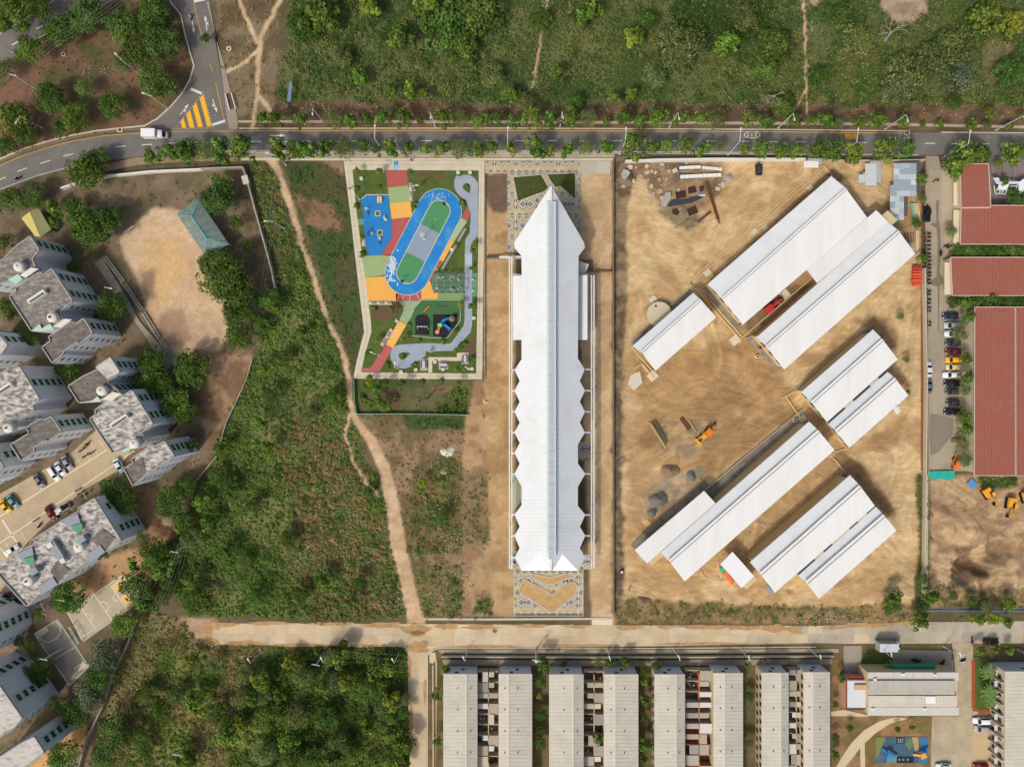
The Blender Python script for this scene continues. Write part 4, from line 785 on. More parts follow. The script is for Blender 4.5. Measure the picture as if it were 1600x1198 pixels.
# ---------------- white hall ----------------
ROOFW = mat('white roof sheet', c(222, 226, 226), .85, .03, .4, col2=c(210, 213, 211), thr=.6); ROOFW2 = mat('white roof sheet plain', c(229, 229, 225), .85, .035, .5, col2=c(221, 220, 215), thr=.57, streak=(-.86, (1.5, .16, 1)))
SEAM = mat('roof seam', c(214, 218, 219), .8, .02); WALLW = mat('white painted wall', c(206, 206, 200), .8, .06, .8); GLASSR = mat('skylight glass', c(178, 186, 188), .5, .08, .8); STEELW = mat('pale steel', c(214, 222, 222), .5, .04)
def rh(px): return 12.5-5.2*abs(px-861)/57
hall = thing('exhibition_hall', 'very long white hall with a pointed north tip, saw-toothed sides and a glazed ridge strip', 'hall', P(861, 590, 0))
Lt = [(861, 290), (803.5, 379), (804, 387), (815, 400), (815, 561), (804, 578), (812, 595), (804, 610.5), (812, 627.5), (804, 643), (812, 660), (804, 675.5), (812, 692), (804, 707.5), (812, 724), (804, 740), (815, 760), (815, 789), (804, 803.5), (812, 822.5), (804, 836.5), (812, 856), (804.4, 870.5), (815, 891)]
Rt = [(861, 290), (912.5, 379), (914, 387), (904, 400), (903, 560), (913.5, 577), (906, 595), (914, 610), (906, 627.5), (914, 643), (906, 660), (914, 675.5), (903, 694), (903, 724), (914.6, 740), (903, 760), (903, 790), (914.6, 804), (906, 822.5), (914.6, 836.5), (906, 856), (914.6, 871.5), (903, 891)]
def P3(x, y, h): return P(x, y, h)
def roofhalf(out, sgn, apex):
    n = len(out); b = MB()
    # strips between successive outline points and the ridge
    for (x0, y0), (x1, y1) in zip(out, out[1:]):
        if y1 <= y0+.01: continue
        ya, yb = y0, y1
        if (x0, y0) == (861, 290): b.slab([P3(861, 290, 12.5), P3(x1, y1, rh(x1)), P3(861, y1, 12.5)], .3); continue
        p = [P3(x0, y0, rh(x0)), P3(x1, y1, rh(x1))]
        if yb > 880: b.slab(p+[P3(*apex, rh(apex[0]))], .3)
        elif yb > 865: b.slab(p+[P3(*apex, rh(apex[0])), P3(861, 862, 12.5), P3(861, ya, 12.5)], .3)
        else: b.slab(p+[P3(861, yb, 12.5), P3(861, ya, 12.5)], .3)
    b.slab([P3(861, 862, 12.5), P3(*apex, rh(apex[0])), P3(861, 891, 12.5)], .3)
    return b
for out, sg, apx in ((Lt, -1, (842.5, 866)), (Rt, 1, (878.5, 866))):
    roofhalf(out, sg, apx).build('roof_slope', ROOFW, hall)
    b = MB(); e = 815 if sg < 0 else 903; b.slab([P3(*apx, rh(apx[0])+.02), P3(e, 891, rh(e)-.3), P3(860.5 if sg < 0 else 863, 891, 8.6)], .15); b.build('end_gablet', mat('roof sheet painted sunlit', c(244, 246, 246), .5, .01), hall)  # sun on the end slopes is put into their whiter sheet colour
    b = MB()
    yy = 316
    while yy < 862:
        xe = None
        for (x0, y0), (x1, y1) in zip(out, out[1:]):
            if y0 <= yy < y1: xe = x0+(x1-x0)*(yy-y0)/(y1-y0)
        if xe: b.beam(P3(861+sg*1.2, yy, rh(862)), P3(xe, yy, rh(xe)), .06, .05)
        yy += 5.6
    b.build('standing_seams', SEAM, hall)['kind'] = 'stuff'
    x0, x1 = (801.3, 815) if sg < 0 else (903, 917.6)
    b = MB(); b.slab([P3(x0, 431 if sg < 0 else 430, 5.2), P3(x1, 430, 6.6), P3(x1, 531, 6.6), P3(x0, 531, 5.2)], .25); b.build('side_wing_roof', ROOFW, hall)
    b = MB(); b.prism([P(x, y)[:2] for x, y in ((x0+1.5, 432), (x1-1, 432), (x1-1, 529), (x0+1.5, 529))], 0, 5.1); b.build('side_wing_wall', WALLW, hall)
b = MB(); b.prism([P(x, y)[:2] for x, y in ((861, 325), (822, 392), (822, 872), (896, 872), (896, 392))], 0, 8.0); b.build('wall', WALLW, hall)
MB().beam(P3(861, 292, 12.62), P3(861, 316, 12.62), .5, .12).build('ridge_cap', ROOFW, hall); MB().beam(P3(861, 872, 12.6), P3(861, 890.5, 12.6), .5, .12).build('ridge_cap', ROOFW, hall)
# glazed ridge monitor
mon = MB().prism([P(x, y, 13)[:2] for x, y in ((854.5, 315), (868.5, 315), (868.5, 870), (854.5, 870))], 12.0, 13.0).build('ridge_monitor', mat('monitor frame', c(206, 214, 216), .5, .03), hall)
yy = 317
gl = None
while yy < 868:
    for x0, x1 in ((857.4, 861.2), (862.0, 865.8)):
        bb = MB(); q0 = P(x0, yy, 13.1); q1 = P(x1, yy+15.4, 13.1)
        if gl is None: bb.box(0, q1[0]-q0[0], q1[1]-q0[1], 0, 0, .08); gl = bb.build('ridge_pane', GLASSR, mon, local=True)
        else: n_ = gl.copy(); C.objects.link(n_); n_.parent = mon
        (gl if len(mon.children) == 1 else n_).location = Vector(q0)-Vector((0, 0, .08))-WL[mon.name]+Vector((0, 0, .0))
    yy += 16.9
b = MB(); yy = 317
while yy < 868: b.beam(P3(856.2, yy+16.1, 13.12), P3(867, yy+16.1, 13.12), .1, .08); b.beam(P3(857.4, yy+8, 13.12), P3(865.8, yy+8, 13.12), .05, .05); yy += 16.9
b.build('glazing_bars', STEELW, mon)['kind'] = 'stuff'
# light steel side frames that stand along both flanks
for sg, xs, y0, tips in ((-1, (796.0, 799.6), 401, [p for p in Lt if p[0] < 806 and p[1] > 500]), (1, (928.0, 924.2), 430, [p for p in Rt if p[0] > 912 and p[1] > 500])):
    fr = thing('steel_walkway', 'pale steel frame of parallel beams running along the %s flank of the white hall' % ('left' if sg < 0 else 'right'), 'frame', P(xs[0], 650, 0))
    for x in xs:
        b = MB(); b.beam(P(x, y0, 4.2), P(x, 888, 4.2), .34, .3); b.build('long_beam', STEELW, fr)
    yy = y0+8
    while yy < 885: MB().beam(P(xs[0], yy, 4.2), P(xs[1], yy, 4.2), .12, .2).build('cross_tie', STEELW, fr); yy += 33
    for x, y in tips: MB().beam(P(x, y, 5.6), P(xs[1], y+.3, 4.35), .4, .14).build('strut', STEELW, fr)
    for yy in range(int(y0), 890, 60): MB().beam(P(xs[0], yy, 0), (P(xs[0], yy, 4.2)[0], P(xs[0], yy, 4.2)[1], 4.05), .3).build('post', STEELW, fr)
fence1 = thing('site_hoarding', 'short white hoarding across the sand strip left of the white hall', 'fence', P(790, 401, 0)); b = MB(); b.beam(P(780, 402, 2.2), P(816, 401.5, 2.2), .5, .5); b.build('canopy_beam', STEELW, fence1)
MB().beam(P(757.5, 403.6, 1.0), P(780, 403, 1.0), .12, 2).build('panel', mat('grey hoarding', c(120, 112, 104), .8), fence1)
bx = thing('tilted_slab_roof', 'small tilted cream slab roof tucked beside the right wall of the white hall', 'roof', P(911, 417, 0)); b = MB(); b.slab([P(904.5, 407.5, 3.2), P(920, 413, 3.4), P(914.5, 429, 3.3), (P(904.5, 429, 3.2))], .3); b.build('slab', mat('cream slab', c(214, 208, 186), .8), bx)
b = MB(); b.prism([P(x, y)[:2] for x, y in ((905, 411), (917, 415), (913, 427), (905, 427))], 0, 3); b.build('wall', WALLW, bx)

# ---------------- white site buildings ----------------
SWALL = mat('beige block wall', c(206, 184, 138), .9, .08, 1.2); SWIN = mat('dark opening', c(48, 46, 44), .6); APRON = mat('grey apron', c(150, 142, 128), .9, .1, .8, col2=c(120, 112, 100))
def V2(a): return Vector((a[0], a[1]))
def site_hall(name, label, Wp, Np, Ep, Sp, sW, sN, extra=None, h=6.2, cat='warehouse', apron=None, wallinset=.7):
    cx_ = (Wp[0]+Ep[0])/2; cy_ = (Wp[1]+Ep[1])/2; t = thing(name, label, cat, P(cx_, cy_, 0))
    z0, z1, z2, z3 = h, h+.9, h+1.7, h+.1
    def rp(nm, pts, m):
        return MB().slab(pts, .22).build(nm, m, t)
    a = rp('lower_roof_slope', [P(*Wp, z0), P(*Np, z0), P(*sN, z1), P(*sW, z1)], ROOFW)
    # upper slope overhangs the lower one, closed by a low clerestory wall
    b_ = rp('upper_roof_slope', [P(*sW, z2), P(*sN, z2), P(*Ep, z3), P(*Sp, z3)], ROOFW2)
    q0, q1 = Vector(P(*sW, z1)), Vector(P(*sN, z1)); n = Vector((q1.y-q0.y, -(q1.x-q0.x), 0)).normalized(); 
    if n.dot(Vector(P(*Ep))-q1) < 0: n = -n
    m_ = MB(); m_.beam(q0+n*.5+Vector((0, 0, .3)), q1+n*.5+Vector((0, 0, .3)), .2, .9); m_.build('clerestory_wall', mat('grey clerestory', c(150, 152, 152), .8), t)
    for A0, A1, B0, B1, za, zb, mm in ((Wp, Np, sW, sN, z0, z1, SEAM), (Sp, Ep, sW, sN, z3, z2, SEAM)):
        s_ = MB(); L_ = (Vector(P(*A1))-Vector(P(*A0))).length; k = max(2, int(L_/1.0))
        for i in range(1, k):
            f = i/k; p0 = Vector(P(*A0, za)).lerp(Vector(P(*A1, za)), f); p1 = Vector(P(*B0, zb)).lerp(Vector(P(*B1, zb)), f); s_.beam(p0-Vector((0, 0, .005)), p1-Vector((0, 0, .005)), .035, .03)
        s_.build('standing_seams', mm, t)['kind'] = 'stuff'
    cs = [Vector(P(*q, 0)) for q in (Wp, Np, Ep, Sp)]; k = (H-h)/H; cs = [v*k for v in cs]; ct_ = sum(cs, Vector())/4
    ins = [v+(ct_-v).normalized()*wallinset*1.4 for v in cs]
    b = MB(); b.prism([(v.x, v.y) for v in ins], -.1, h-.25); b.build('wall', SWALL, t)
    for i in range(4):
        p0, p1 = ins[i], ins[(i+1) % 4]; L_ = (p1-p0).length; d = (p1-p0).normalized(); nn = Vector((d.y, -d.x, 0)); 
        if nn.dot((p0+p1)/2-ct_) < 0: nn = -nn
        if nn.dot(-(p0+p1)/2) < 0 or nn.y > 0: continue                     # only walls that can be seen from the air
        for j in range(int(L_/3.2)):
            p = p0+d*(1.6+j*3.2)+nn*.02; bb = MB(); bb.beam(p-d*.8+Vector((0, 0, 3.4)), p+d*.8+Vector((0, 0, 3.4)), .08, 1.5); bb.build('window', SWIN, t)
    if apron:
        b = MB(); b.prism([P(*q)[:2] for q in apron], -.1, .25); b.build('apron', APRON, t)
        b = MB(); q = [Vector(P(*k_, .25)) for k_ in apron]; b.beam(q[0]+Vector((0, 0, .25)), q[1]+Vector((0, 0, .25)), .25, .5); b.build('parapet', mat('pale parapet', c(182, 172, 148), .9), t)
    return t
site_hall('site_building', 'widest white site roof with a gentle curve, at the top of the building site', (1106, 443.5), (1299, 275.5), (1355, 340), (1161, 507), (1127, 465.5), (1321, 293.5), apron=[(1096, 449), (1104, 446), (1158, 508), (1148, 516)])
tB = site_hall('site_building', 'white site roof stepped in three strips, ending near the patched tin roof', (1182, 527), (1387, 347), (1430, 396.8), (1225.5, 577), (1196.5, 540), (1404, 360), apron=[(1166, 529), (1176, 524), (1222, 575), (1212, 578)])
MB().slab([P(1261, 421, 6.3), P(1369, 328.5, 6.3), P(1388, 346.5, 6.9), P(1277, 442.5, 6.9)], .2).build('side_roof_strip', ROOFW2, tB)
b = MB(); b.prism([P(*q)[:2] for q in ((1268, 424), (1369, 337), (1384, 352), (1280, 441))], 0, 6.1); b.build('side_wall', SWALL, tB)
site_hall('site_building', 'small white site roof beside the round concrete tank', (988, 540.5), (1083, 457.5), (1119, 495.5), (1024.5, 578.8), (1001.3, 548.8), (1093.4, 466.8), apron=[(986, 533), (1076, 452), (1082, 457), (990, 541)])
site_hall('site_building', 'white site roof above its narrower twin near the right boundary', (1252, 612.4), (1364, 514.7), (1402.7, 561.4), (1292.4, 659), (1267, 627), (1378, 528.8), apron=[(1238, 612), (1352, 513), (1362, 516), (1250, 612)])
site_hall('site_building', 'narrow white site roof along the lower side of its wider twin near the right boundary', (1294.5, 662), (1387, 581), (1419.4, 617.8), (1327.5, 699), (1304.5, 672), (1398, 590))
site_hall('site_building', 'longest white site roof running diagonally through the lower half of the site', (1032, 862.6), (1264, 658.4), (1304, 703), (1069.8, 908), (1044.6, 875), (1278, 671.4), apron=[(1102, 764), (1252, 640), (1262, 656), (1112, 782)])
g_ = thing('site_building', 'plain white single-slope roof attached to the upper left of the longest site roof', 'warehouse', P(1054, 823, 0)); MB().slab([P(991.7, 859, 6), P(1100, 766.5, 6), P(1118, 786, 6.6), P(1011, 880, 6.6)], .25).build('roof', ROOFW2, g_)
b = MB(); b.prism([P(*q)[:2] for q in ((995, 859), (1097, 770), (1112, 786), (1012, 875))], 0, 5.8); b.build('wall', SWALL, g_)
b = MB(); b.prism([P(*q)[:2] for q in ((986, 852), (1000, 835), (1100, 750), (1112, 765), (1096, 768), (992, 858))], 0, .35); b.build('apron', APRON, g_)
site_hall('site_building', 'wide white site roof near the bottom edge of the site with slatted walkway behind', (1171.6, 877.8), (1328, 742), (1367, 790), (1210.8, 925.7), (1186.8, 894.8), (1342.7, 757.4), apron=[(1168, 872), (1316, 738), (1325, 742), (1172, 878)])
site_hall('site_building', 'lowest and rightmost white site roof, sharing a gutter with the wider one above it', (1247, 899), (1368.5, 791.5), (1400.6, 828.7), (1279.6, 935), (1258.7, 908), (1380, 803.2))
g_ = thing('site_building', 'small single-slope white roof in the gap between the two lowest long site roofs', 'shed', P(1152, 890, 0)); MB().slab([P(1144.5, 861.5, 5), P(1178, 899.5, 5), P(1158.8, 918.4, 4.7), P(1125.6, 881, 4.7)], .2).build('roof', mat('off-white roof', c(228, 226, 228), .6, .02), g_)
b = MB(); b.prism([P(*q)[:2] for q in ((1144.5, 864), (1174, 897), (1158, 913), (1129, 881))], 0, 4.6); b.build('wall', SWALL, g_)
# slatted walkways, gutters
def gut(label, a, bb, segs):
    t = thing('gutter_strip', label, 'gutter', P((a[0]+bb[0])/2, (a[1]+bb[1])/2, 0))
    n = len(segs)
    for i, s_ in enumerate(segs):
        p0 = Vector(P(*lerp(a, bb, i/n), 6.0)); p1 = Vector(P(*lerp(a, bb, (i+1)/n), 6.0)); MB().beam(p0, p1, .75, .15).build('cover', mat('dark gutter', c(72, 72, 72), .7) if s_ == 0 else mat('pale gutter cover', c(206, 200, 170), .7), t)
gut('gutter of alternating dark and cream covers between the twin roofs by the right boundary', (1293.8, 660.5), (1386, 580), [0, 0, 1, 0, 0, 1, 0])
gut('gutter of alternating dark and cream covers between the two lowest white roofs', (1247, 897.5), (1368, 791), [0, 0, 1, 0, 1, 1, 0, 1, 0])
# round tank
tk = thing('concrete_tank', 'round pale concrete water tank beside the small white site roof', 'tank', P(1030, 491, 0)); q = P(1030, 491, 1.8); b = MB().cyl(q[0], q[1], -.1, 1.7, 3.35, n=40); b.build('wall', mat('tank wall', c(178, 164, 136), .9), tk)
MB().cyl(q[0], q[1], 1.7, 1.95, 3.5, n=40).build('lid', mat('tank lid', c(202, 190, 162), .9, .05, .8), tk); MB().cyl(q[0]-1, q[1]+2.3, 1.95, 2.1, .3, n=10).build('hatch', mat('dark metal', c(52, 50, 48)), tk)
# foundation beams
FB = mat('foundation beam', c(212, 186, 138), .9, .08, 1.2)
def fbeam(label, segs, w_=.28, hh=.5, m=None):
    t = thing('foundation', label, 'foundation', P(*segs[0][0], 0))
    for a, bb in segs: MB().beam(P(*a, hh/2), P(*bb, hh/2), w_, hh).build('beam', m or FB, t)
    return t
fbeam('long pale foundation outline parallel to the upper side of the widest site roof', [((1076, 440), (1286, 258.5)), ((1078.5, 443.5), (1288.5, 262)), ((1286, 258.5), (1300, 275)), ((1076, 440), (1105, 472)), ((1080, 441), (1080, 452))])
fbeam('pale foundation beams crossing between the top two white roofs', [((1105, 472), (1156, 530)), ((1109, 469), (1160, 527)), ((1156, 530), (1278, 426)), ((1158, 533), (1150, 537)), ((1278, 438), (1262, 420)), ((1279, 441), (1180, 525))])
fbeam('short beams and pads at the left ends of the twin roofs', [((1228, 620), (1254, 658)), ((1222, 622), (1240, 612)), ((1288, 662), (1322, 700)), ((1254, 612), (1270, 628))])
fbeam('crossed pale beams below the lower end of the twin roofs', [((1290, 712), (1322, 700)), ((1294, 708), (1308, 722)), ((1308, 722), (1318, 736)), ((1300, 716), (1304, 704))])
fbeam('narrow beams at the left end of the small site roof', [((986, 541), (1022, 583)), ((1000, 566), (1012, 582)), ((990, 576), (1003, 568)), ((1003, 568), (1022, 590))])
fbeam('thin timber forms beside the small single-slope roof', [((1120, 876), (1127, 903)), ((1094, 892), (1102, 903))], .3, .3)
MB_ = MB().slab([P(985, 586, .2), P(1000, 580, .2), (P(1004, 598, .2)), P(990, 610, .2), P(981, 600, .2)], .3); o = MB_.build('pale_slab', mat('pale wet slab', c(206, 198, 176), .8, .1, 1.5), None); tag(o, 'pale irregular concrete slab below the left end of the small site roof', 'slab')
for x, y, r_, lb in ((1253.5, 654, 1.0, 'white square pad at the upper end of the longest site roof'), (1148, 531, 1.3, 'white square pad below the widest site roof'), (1019.5, 587, 1.3, 'white square pad off the corner of the small site roof'), (1105, 426, 1.0, 'small square pad left of the widest site roof, near the foundation line'), (1178, 362, .9, 'small square pad beside the middle of the long foundation line'), (1195, 356.5, .8, 'smaller square pad up the foundation line'), (1226, 460, 1.2, 'square pad in the yard between the top two white roofs'), (1265, 294, .8, 'tiny square pad near the top end of the foundation line'), (1020.5, 468, 1.0, 'small square pad above the round concrete tank')):
    q = P(x, y); o = MB().box(-r_, r_, -r_*.9, r_*.9, -.05, .35).build('concrete_pad', mat('pale pad', c(212, 200, 172), .9), None); o.location = (q[0], q[1], zat(x, y)); o.rotation_euler = (0, 0, .7); tag(o, lb, 'pad', 'loose square pads on the building site')

# ---------------- red roofs, tin roof ----------------
REDM = mat('red roof', c(156, 90, 74), .85, .09, .6, col2=c(150, 98, 82), thr=.5); REDR = mat('red roof edge', c(206, 186, 168), .8); GRILLE = mat('cream wall', c(206, 192, 162), .9, .06, 1)
def redroof(label, pts, h, ridge=None):
    t = thing('red_roofed_building', label, 'building', P(sum(p[0] for p in pts)/len(pts), sum(p[1] for p in pts)/len(pts), 0))
    MB().slab([P(x, y, h) for x, y in pts], .25).build('roof', REDM, t)
    b = MB(); cx_, cy_ = sum(p[0] for p in pts)/len(pts), sum(p[1] for p in pts)/len(pts)
    b.prism([P(x+(cx_-x)*.03, y+(cy_-y)*.03, h)[:2] for x, y in pts], -.05, h-.25); b.build('wall', GRILLE, t)
    for (x0, y0), (x1, y1) in zip(pts, pts[1:]+pts[:1]): MB().beam(P(x0, y0, h+.03), P(x1, y1, h+.03), .2, .16).build('eaves_trim', REDR, t)
    b = MB(); ys = [p[1] for p in pts]; xs = [p[0] for p in pts]
    x = min(xs)+5
    while x < max(xs)-2: b.beam(P(x, min(ys)+1, h+.03), P(x, max(ys)-1, h+.03), .05, .06); x += 5.5
    b.build('roof_ribs', mat('red rib', c(152, 89, 74), .8), t)['kind'] = 'stuff'
    if ridge: MB().beam(P(*ridge[0], h+.15), P(*ridge[1], h+.15), .35, .2).build('ridge_cap', mat('grey ridge', c(178, 160, 148), .8), t)
    return t
redroof('smallest red roof, an upright oblong right of the side lane', [(1500, 256), (1544.5, 256), (1548, 324), (1501.5, 324.5)], 4.8)
redroof('upper wide red roof just below the smallest one, running off the right edge', [(1501.6, 325.3), (1546, 325), (1546.7, 321), (1668, 321), (1668, 382), (1500.3, 381.5)], 4.5)
redroof('middle red roof between two rows of trees, running off the right edge', [(1485.3, 402), (1672, 402), (1672, 462), (1488, 461.7)], 4.5)
redroof('largest red roof with a pale ridge line, beside the parked cars', [(1523, 479.7), (1690, 479.7), (1690, 743.5), (1522, 742.5)], 4.6, ((1586.5, 480), (1587, 743)))
for i, (x0, y0, x1, y1) in enumerate([(1490, 285, 1500, 321), (1490, 328, 1499, 380), (1476, 410, 1486, 460), (1508, 484, 1522, 492)]):
    t = thing('side_canopy', ['narrow cream canopy along the left wall of the smallest red roof', 'narrow cream canopy along the left wall of the upper wide red roof', 'narrow cream canopy along the left wall of the middle red roof', 'tiny cream canopy at the top corner of the largest red roof'][i], 'canopy', P(x0, y0, 0)); MB().slab([P(x0, y0, 3), P(x1, y0, 3.2), P(x1, y1, 3.2), P(x0, y1, 3)], .15).build('roof', mat('cream canopy', c(214, 202, 172), .8, .05, 1), t); b = MB(); b.prism([P(x, y)[:2] for x, y in ((x0+1, y0+1), (x1, y0+1), (x1, y1-1), (x0+1, y1-1))], 0, 2.9); b.build('wall', GRILLE, t)
TIN = [mat('tin sheet %d' % i, c(*q), .5, .08, 1.5) for i, q in enumerate([(168, 178, 184), (184, 192, 196), (150, 162, 170), (196, 202, 204)])]
tin = thing('tin_roof_shed', 'L-shaped shed under patched grey-blue corrugated tin sheets beside the side lane', 'shed', P(1410, 300, 0))
rt = random.Random(4)
for x0, x1, y0, y1, nx_, ny_ in ((1396, 1431.5, 255, 289, 4, 4), (1390.7, 1431.5, 289.3, 306, 4, 2), (1390.7, 1412, 306.3, 343, 3, 4)):
    for i in range(nx_):
        for j in range(ny_):
            xa_, xb_ = x0+(x1-x0)*i/nx_, x0+(x1-x0)*(i+1)/nx_+.5; ya_, yb_ = y0+(y1-y0)*j/ny_, y0+(y1-y0)*(j+1)/ny_+.6; z = 3.2+rt.random()*.06+.05*((i+j) % 2)
            MB().slab([P(xa_, ya_, z), P(xb_, ya_, z+.03), P(xb_, yb_, z), P(xa_, yb_, z-.02)], .04).build('roof_sheet', rt.choice(TIN), tin)
b = MB(); b.prism([P(*q)[:2] for q in ((1398, 258), (1429, 258), (1429, 303), (1409, 304), (1409, 340), (1393, 340), (1393, 291), (1398, 289))], 0, 3.0); b.build('wall', mat('dark shed wall', c(92, 88, 84), .9), tin)
for i, (x0, y0, x1, y1, hh, lb) in enumerate([(1352, 255.5, 1369.5, 290, 2.7, 'grey site container with a shallow curved roof right of the widest white roof'), (1341.5, 272.5, 1354, 285.5, 2.5, 'small pale square cabin against the grey container'), (1256, 251.5, 1279, 262, 2.6, 'white site cabin against the top boundary wall')]):
    t = thing('site_cabin', lb, 'cabin', P(x0, y0, 0)); b = MB(); b.prism([P(*q)[:2] for q in ((x0+.6, y0+.6), (x1-.6, y0+.6), (x1-.6, y1-.6), (x0+.6, y1-.6))], 0, hh); b.build('body', mat('cabin grey', c(172, 172, 166), .7), t)
    MB().slab([P(x0, y0, hh+.1), P(x1, y0, hh+.1), P(x1, y1, hh+.1), P(x0, y1, hh+.1)], .1).build('roof', TIN[3] if i != 2 else ROOFW2, t)
    b = MB(); q = P((x0+x1)/2, y1-.5, 0); b.box(-.5, .5, -.06, .04, .2, 2.1, 0, 0, q); b.build('door', SWIN, t)
# structure with white beams on the paved court
t = thing('shade_structure', 'white canopy frame with a blue-white edge beside the smallest red roof', 'canopy', P(1575, 290, 0))
MB().slab([P(1552, 278, 3.4), P(1560, 277.5, 3.4), P(1565, 283.5, 3.4), P(1668, 283.5, 3.4), P(1668, 287.5, 3.4), P(1558, 287.5, 3.4)], .2).build('edge_roof', mat('pale blue roof', c(204, 216, 226), .4), t)
MB().slab([P(1561, 288, 3.3), P(1577, 288, 3.3), P(1572, 296, 3.2), P(1558.5, 296, 3.2)], .12).build('panel', ROOFW2, t); MB().slab([P(1592, 285, 3.5), P(1600, 279, 3.5), P(1668, 279, 3.5), P(1668, 304, 3.5), P(1596, 304, 3.5), P(1592, 300, 3.5)], .2).build('panel', ROOFW2, t)
for q in (((1556, 303), (1592, 303)), ((1553, 290), (1555, 303)), ((1576, 288), (1570, 305)), ((1590, 288), (1584, 305)), ((1556, 297), (1592, 297)), ((1578, 291), (1592, 291)), ((1562, 296), (1562, 303)), ((1566, 296), (1566, 303))): MB().beam(P(*q[0], 3.0), P(*q[1], 3.0), .18, .15).build('frame_beam', STEELW, t)
for x, y in ((1556, 303), (1590, 303), (1566, 286), (1620, 300)): MB().beam(P(x, y, 0), (P(x, y, 0)[0], P(x, y, 0)[1], 3.0), .18).build('post', STEELW, t)

# ---------------- terraces (row houses) ----------------
TERR = mat('fibre cement roof', c(198, 192, 176), .85, .05, .5, col2=c(182, 176, 162), thr=.58); TSEAM = mat('sheet lap', c(184, 178, 163), .85); TW = mat('blue white gable', c(206, 212, 222), .8, .03); TPLAS = mat('cream render', c(206, 188, 152), .9, .08, 1.2)
LEAFY = None
def terrace(label, x0, x1, ytop, xr, h=5.6, xoff=(0, 0), facade=None, ybot=1262):
    t = thing('row_house_block', label, 'row houses', P((x0+x1)/2, 1120, 0))
    hr = h+1.1; k = P
    MB().slab([P(x0, ytop, h), P(xr, ytop, hr), P(xr, ybot, hr), P(x0, ybot, h)], .2).build('roof_slope', TERR, t)
    MB().slab([P(xr+.2, ytop, hr-.02), P(x1, ytop, h), P(x1, ybot, h), P(xr+.2, ybot, hr-.02)], .2).build('roof_slope', TERR, t)
    MB().beam(P(xr, ytop, hr+.04), P(xr, ybot, hr+.04), .3, .1).build('ridge_cap', mat('ridge tile', c(210, 204, 188), .8), t)
    b = MB(); y = ytop+5.6; 
    while y < ybot: b.beam(P(x0, y, h+.0), P(xr, y, hr), .05, .05); b.beam(P(xr, y, hr), P(x1, y, h), .05, .05); y += 6.0
    b.build('sheet_laps', TSEAM, t)['kind'] = 'stuff'
    a0, a1, ar = P(x0, ytop, h), P(x1, ytop, h), P(xr, ytop, hr); yy = a0[1]; yb = P(0, ybot, h)[1]
    b = MB(); b.add([(a0[0]+.25, yy-.2, -.05), (a1[0]-.25, yy-.2, -.05), (a1[0]-.25, yy-.2, h-.22), (ar[0], yy-.2, hr-.25), (a0[0]+.25, yy-.2, h-.22), (a0[0]+.25, yb, -.05), (a1[0]-.25, yb, -.05), (a1[0]-.25, yb, h-.22), (ar[0], yb, hr-.25), (a0[0]+.25, yb, h-.22)],
                     [(1, 0, 4, 3, 2), (5, 6, 7, 8, 9), (0, 5, 9, 4), (6, 1, 2, 7)]); b.build('wall', TPLAS, t)
    MB().box(a0[0]+.3, a1[0]-.3, yy-.18, yy-.08, 0, h-.3).build('gable_panel', TW, t)
    for f, z in ((.38, 4.3), (.55, 2.6)): xx = a0[0]+(a1[0]-a0[0])*f; w_ = MB().box(xx-.45, xx+.45, yy-.08, yy-.03, z-.5, z+.5).build('window', mat('dark glass', c(44, 48, 52), .3), t)
    y = ytop+22
    while y < 1215:
        for xx in (x0+(xr-x0)*.62, xr+(x1-xr)*.4): q = P(xx, y, h+.8); MB().cyl(q[0], q[1], h+.4, h+1.05, .14, n=8).build('vent_pipe', mat('vent grey', c(96, 92, 86)), t)
        y += 33.5
    if facade:
        for j in range(14):
            y = ytop+8+j*13.6
            if y > 1230: break
            for z in (1.5, 4.1):
                q = P(x0, y, 0); xx = a0[0]+.22 if facade < 0 else a1[0]-.22; yc = P(0, y, z)[1]
                w_ = MB().box(xx-.07 if facade < 0 else xx-.05, xx+.05 if facade < 0 else xx+.07, yc-.55, yc+.55, z-.6, z+.6).build('window', MATS['dark glass'], t)
    return t
TL = [(692.5, 746, 1052.5, 728.5, 0), (779, 831.5, 1052.5, 794.5, 0), (858, 912, 1053, 895.5, 0), (943.5, 997.5, 1053, 961, 0), (1022.5, 1070.3, 1053, 1056.2, -1), (1114.5, 1161, 1051, 1132, 0), (1190, 1232.3, 1050.5, 1219.8, -1), (1255.5, 1297, 1049.5, 1270, -1)]
nm8 = ['first', 'second', 'third', 'fourth', 'fifth', 'sixth', 'seventh', 'eighth']
for i, (x0, x1, yt, xr, fc) in enumerate(TL): terrace('%s from the left of eight pale ribbed terrace roofs along the bottom' % nm8[i], x0, x1, yt, xr, facade=fc)
t9 = terrace('row-house roof with a windowed cream front at the bottom right corner', 1570, 1668, 1048.5, 1640, 6.4, facade=-1)
for t_ in []: pass
# balcony bands on that front
for j in range(9):
    y = 1054+j*17.5; q0, q1 = P(1570, y, 6.4), P(1570, y+9, 6.4)
    MB().box(q0[0]-.55, q0[0]+.2, q1[1], q0[1], 3.05, 3.3).build('balcony', WALLW, t9); MB().box(q0[0]-.55, q0[0]+.2, q1[1]-.9, q1[1]-.7, 0, 5.9).build('fin_wall', WALLW, t9)
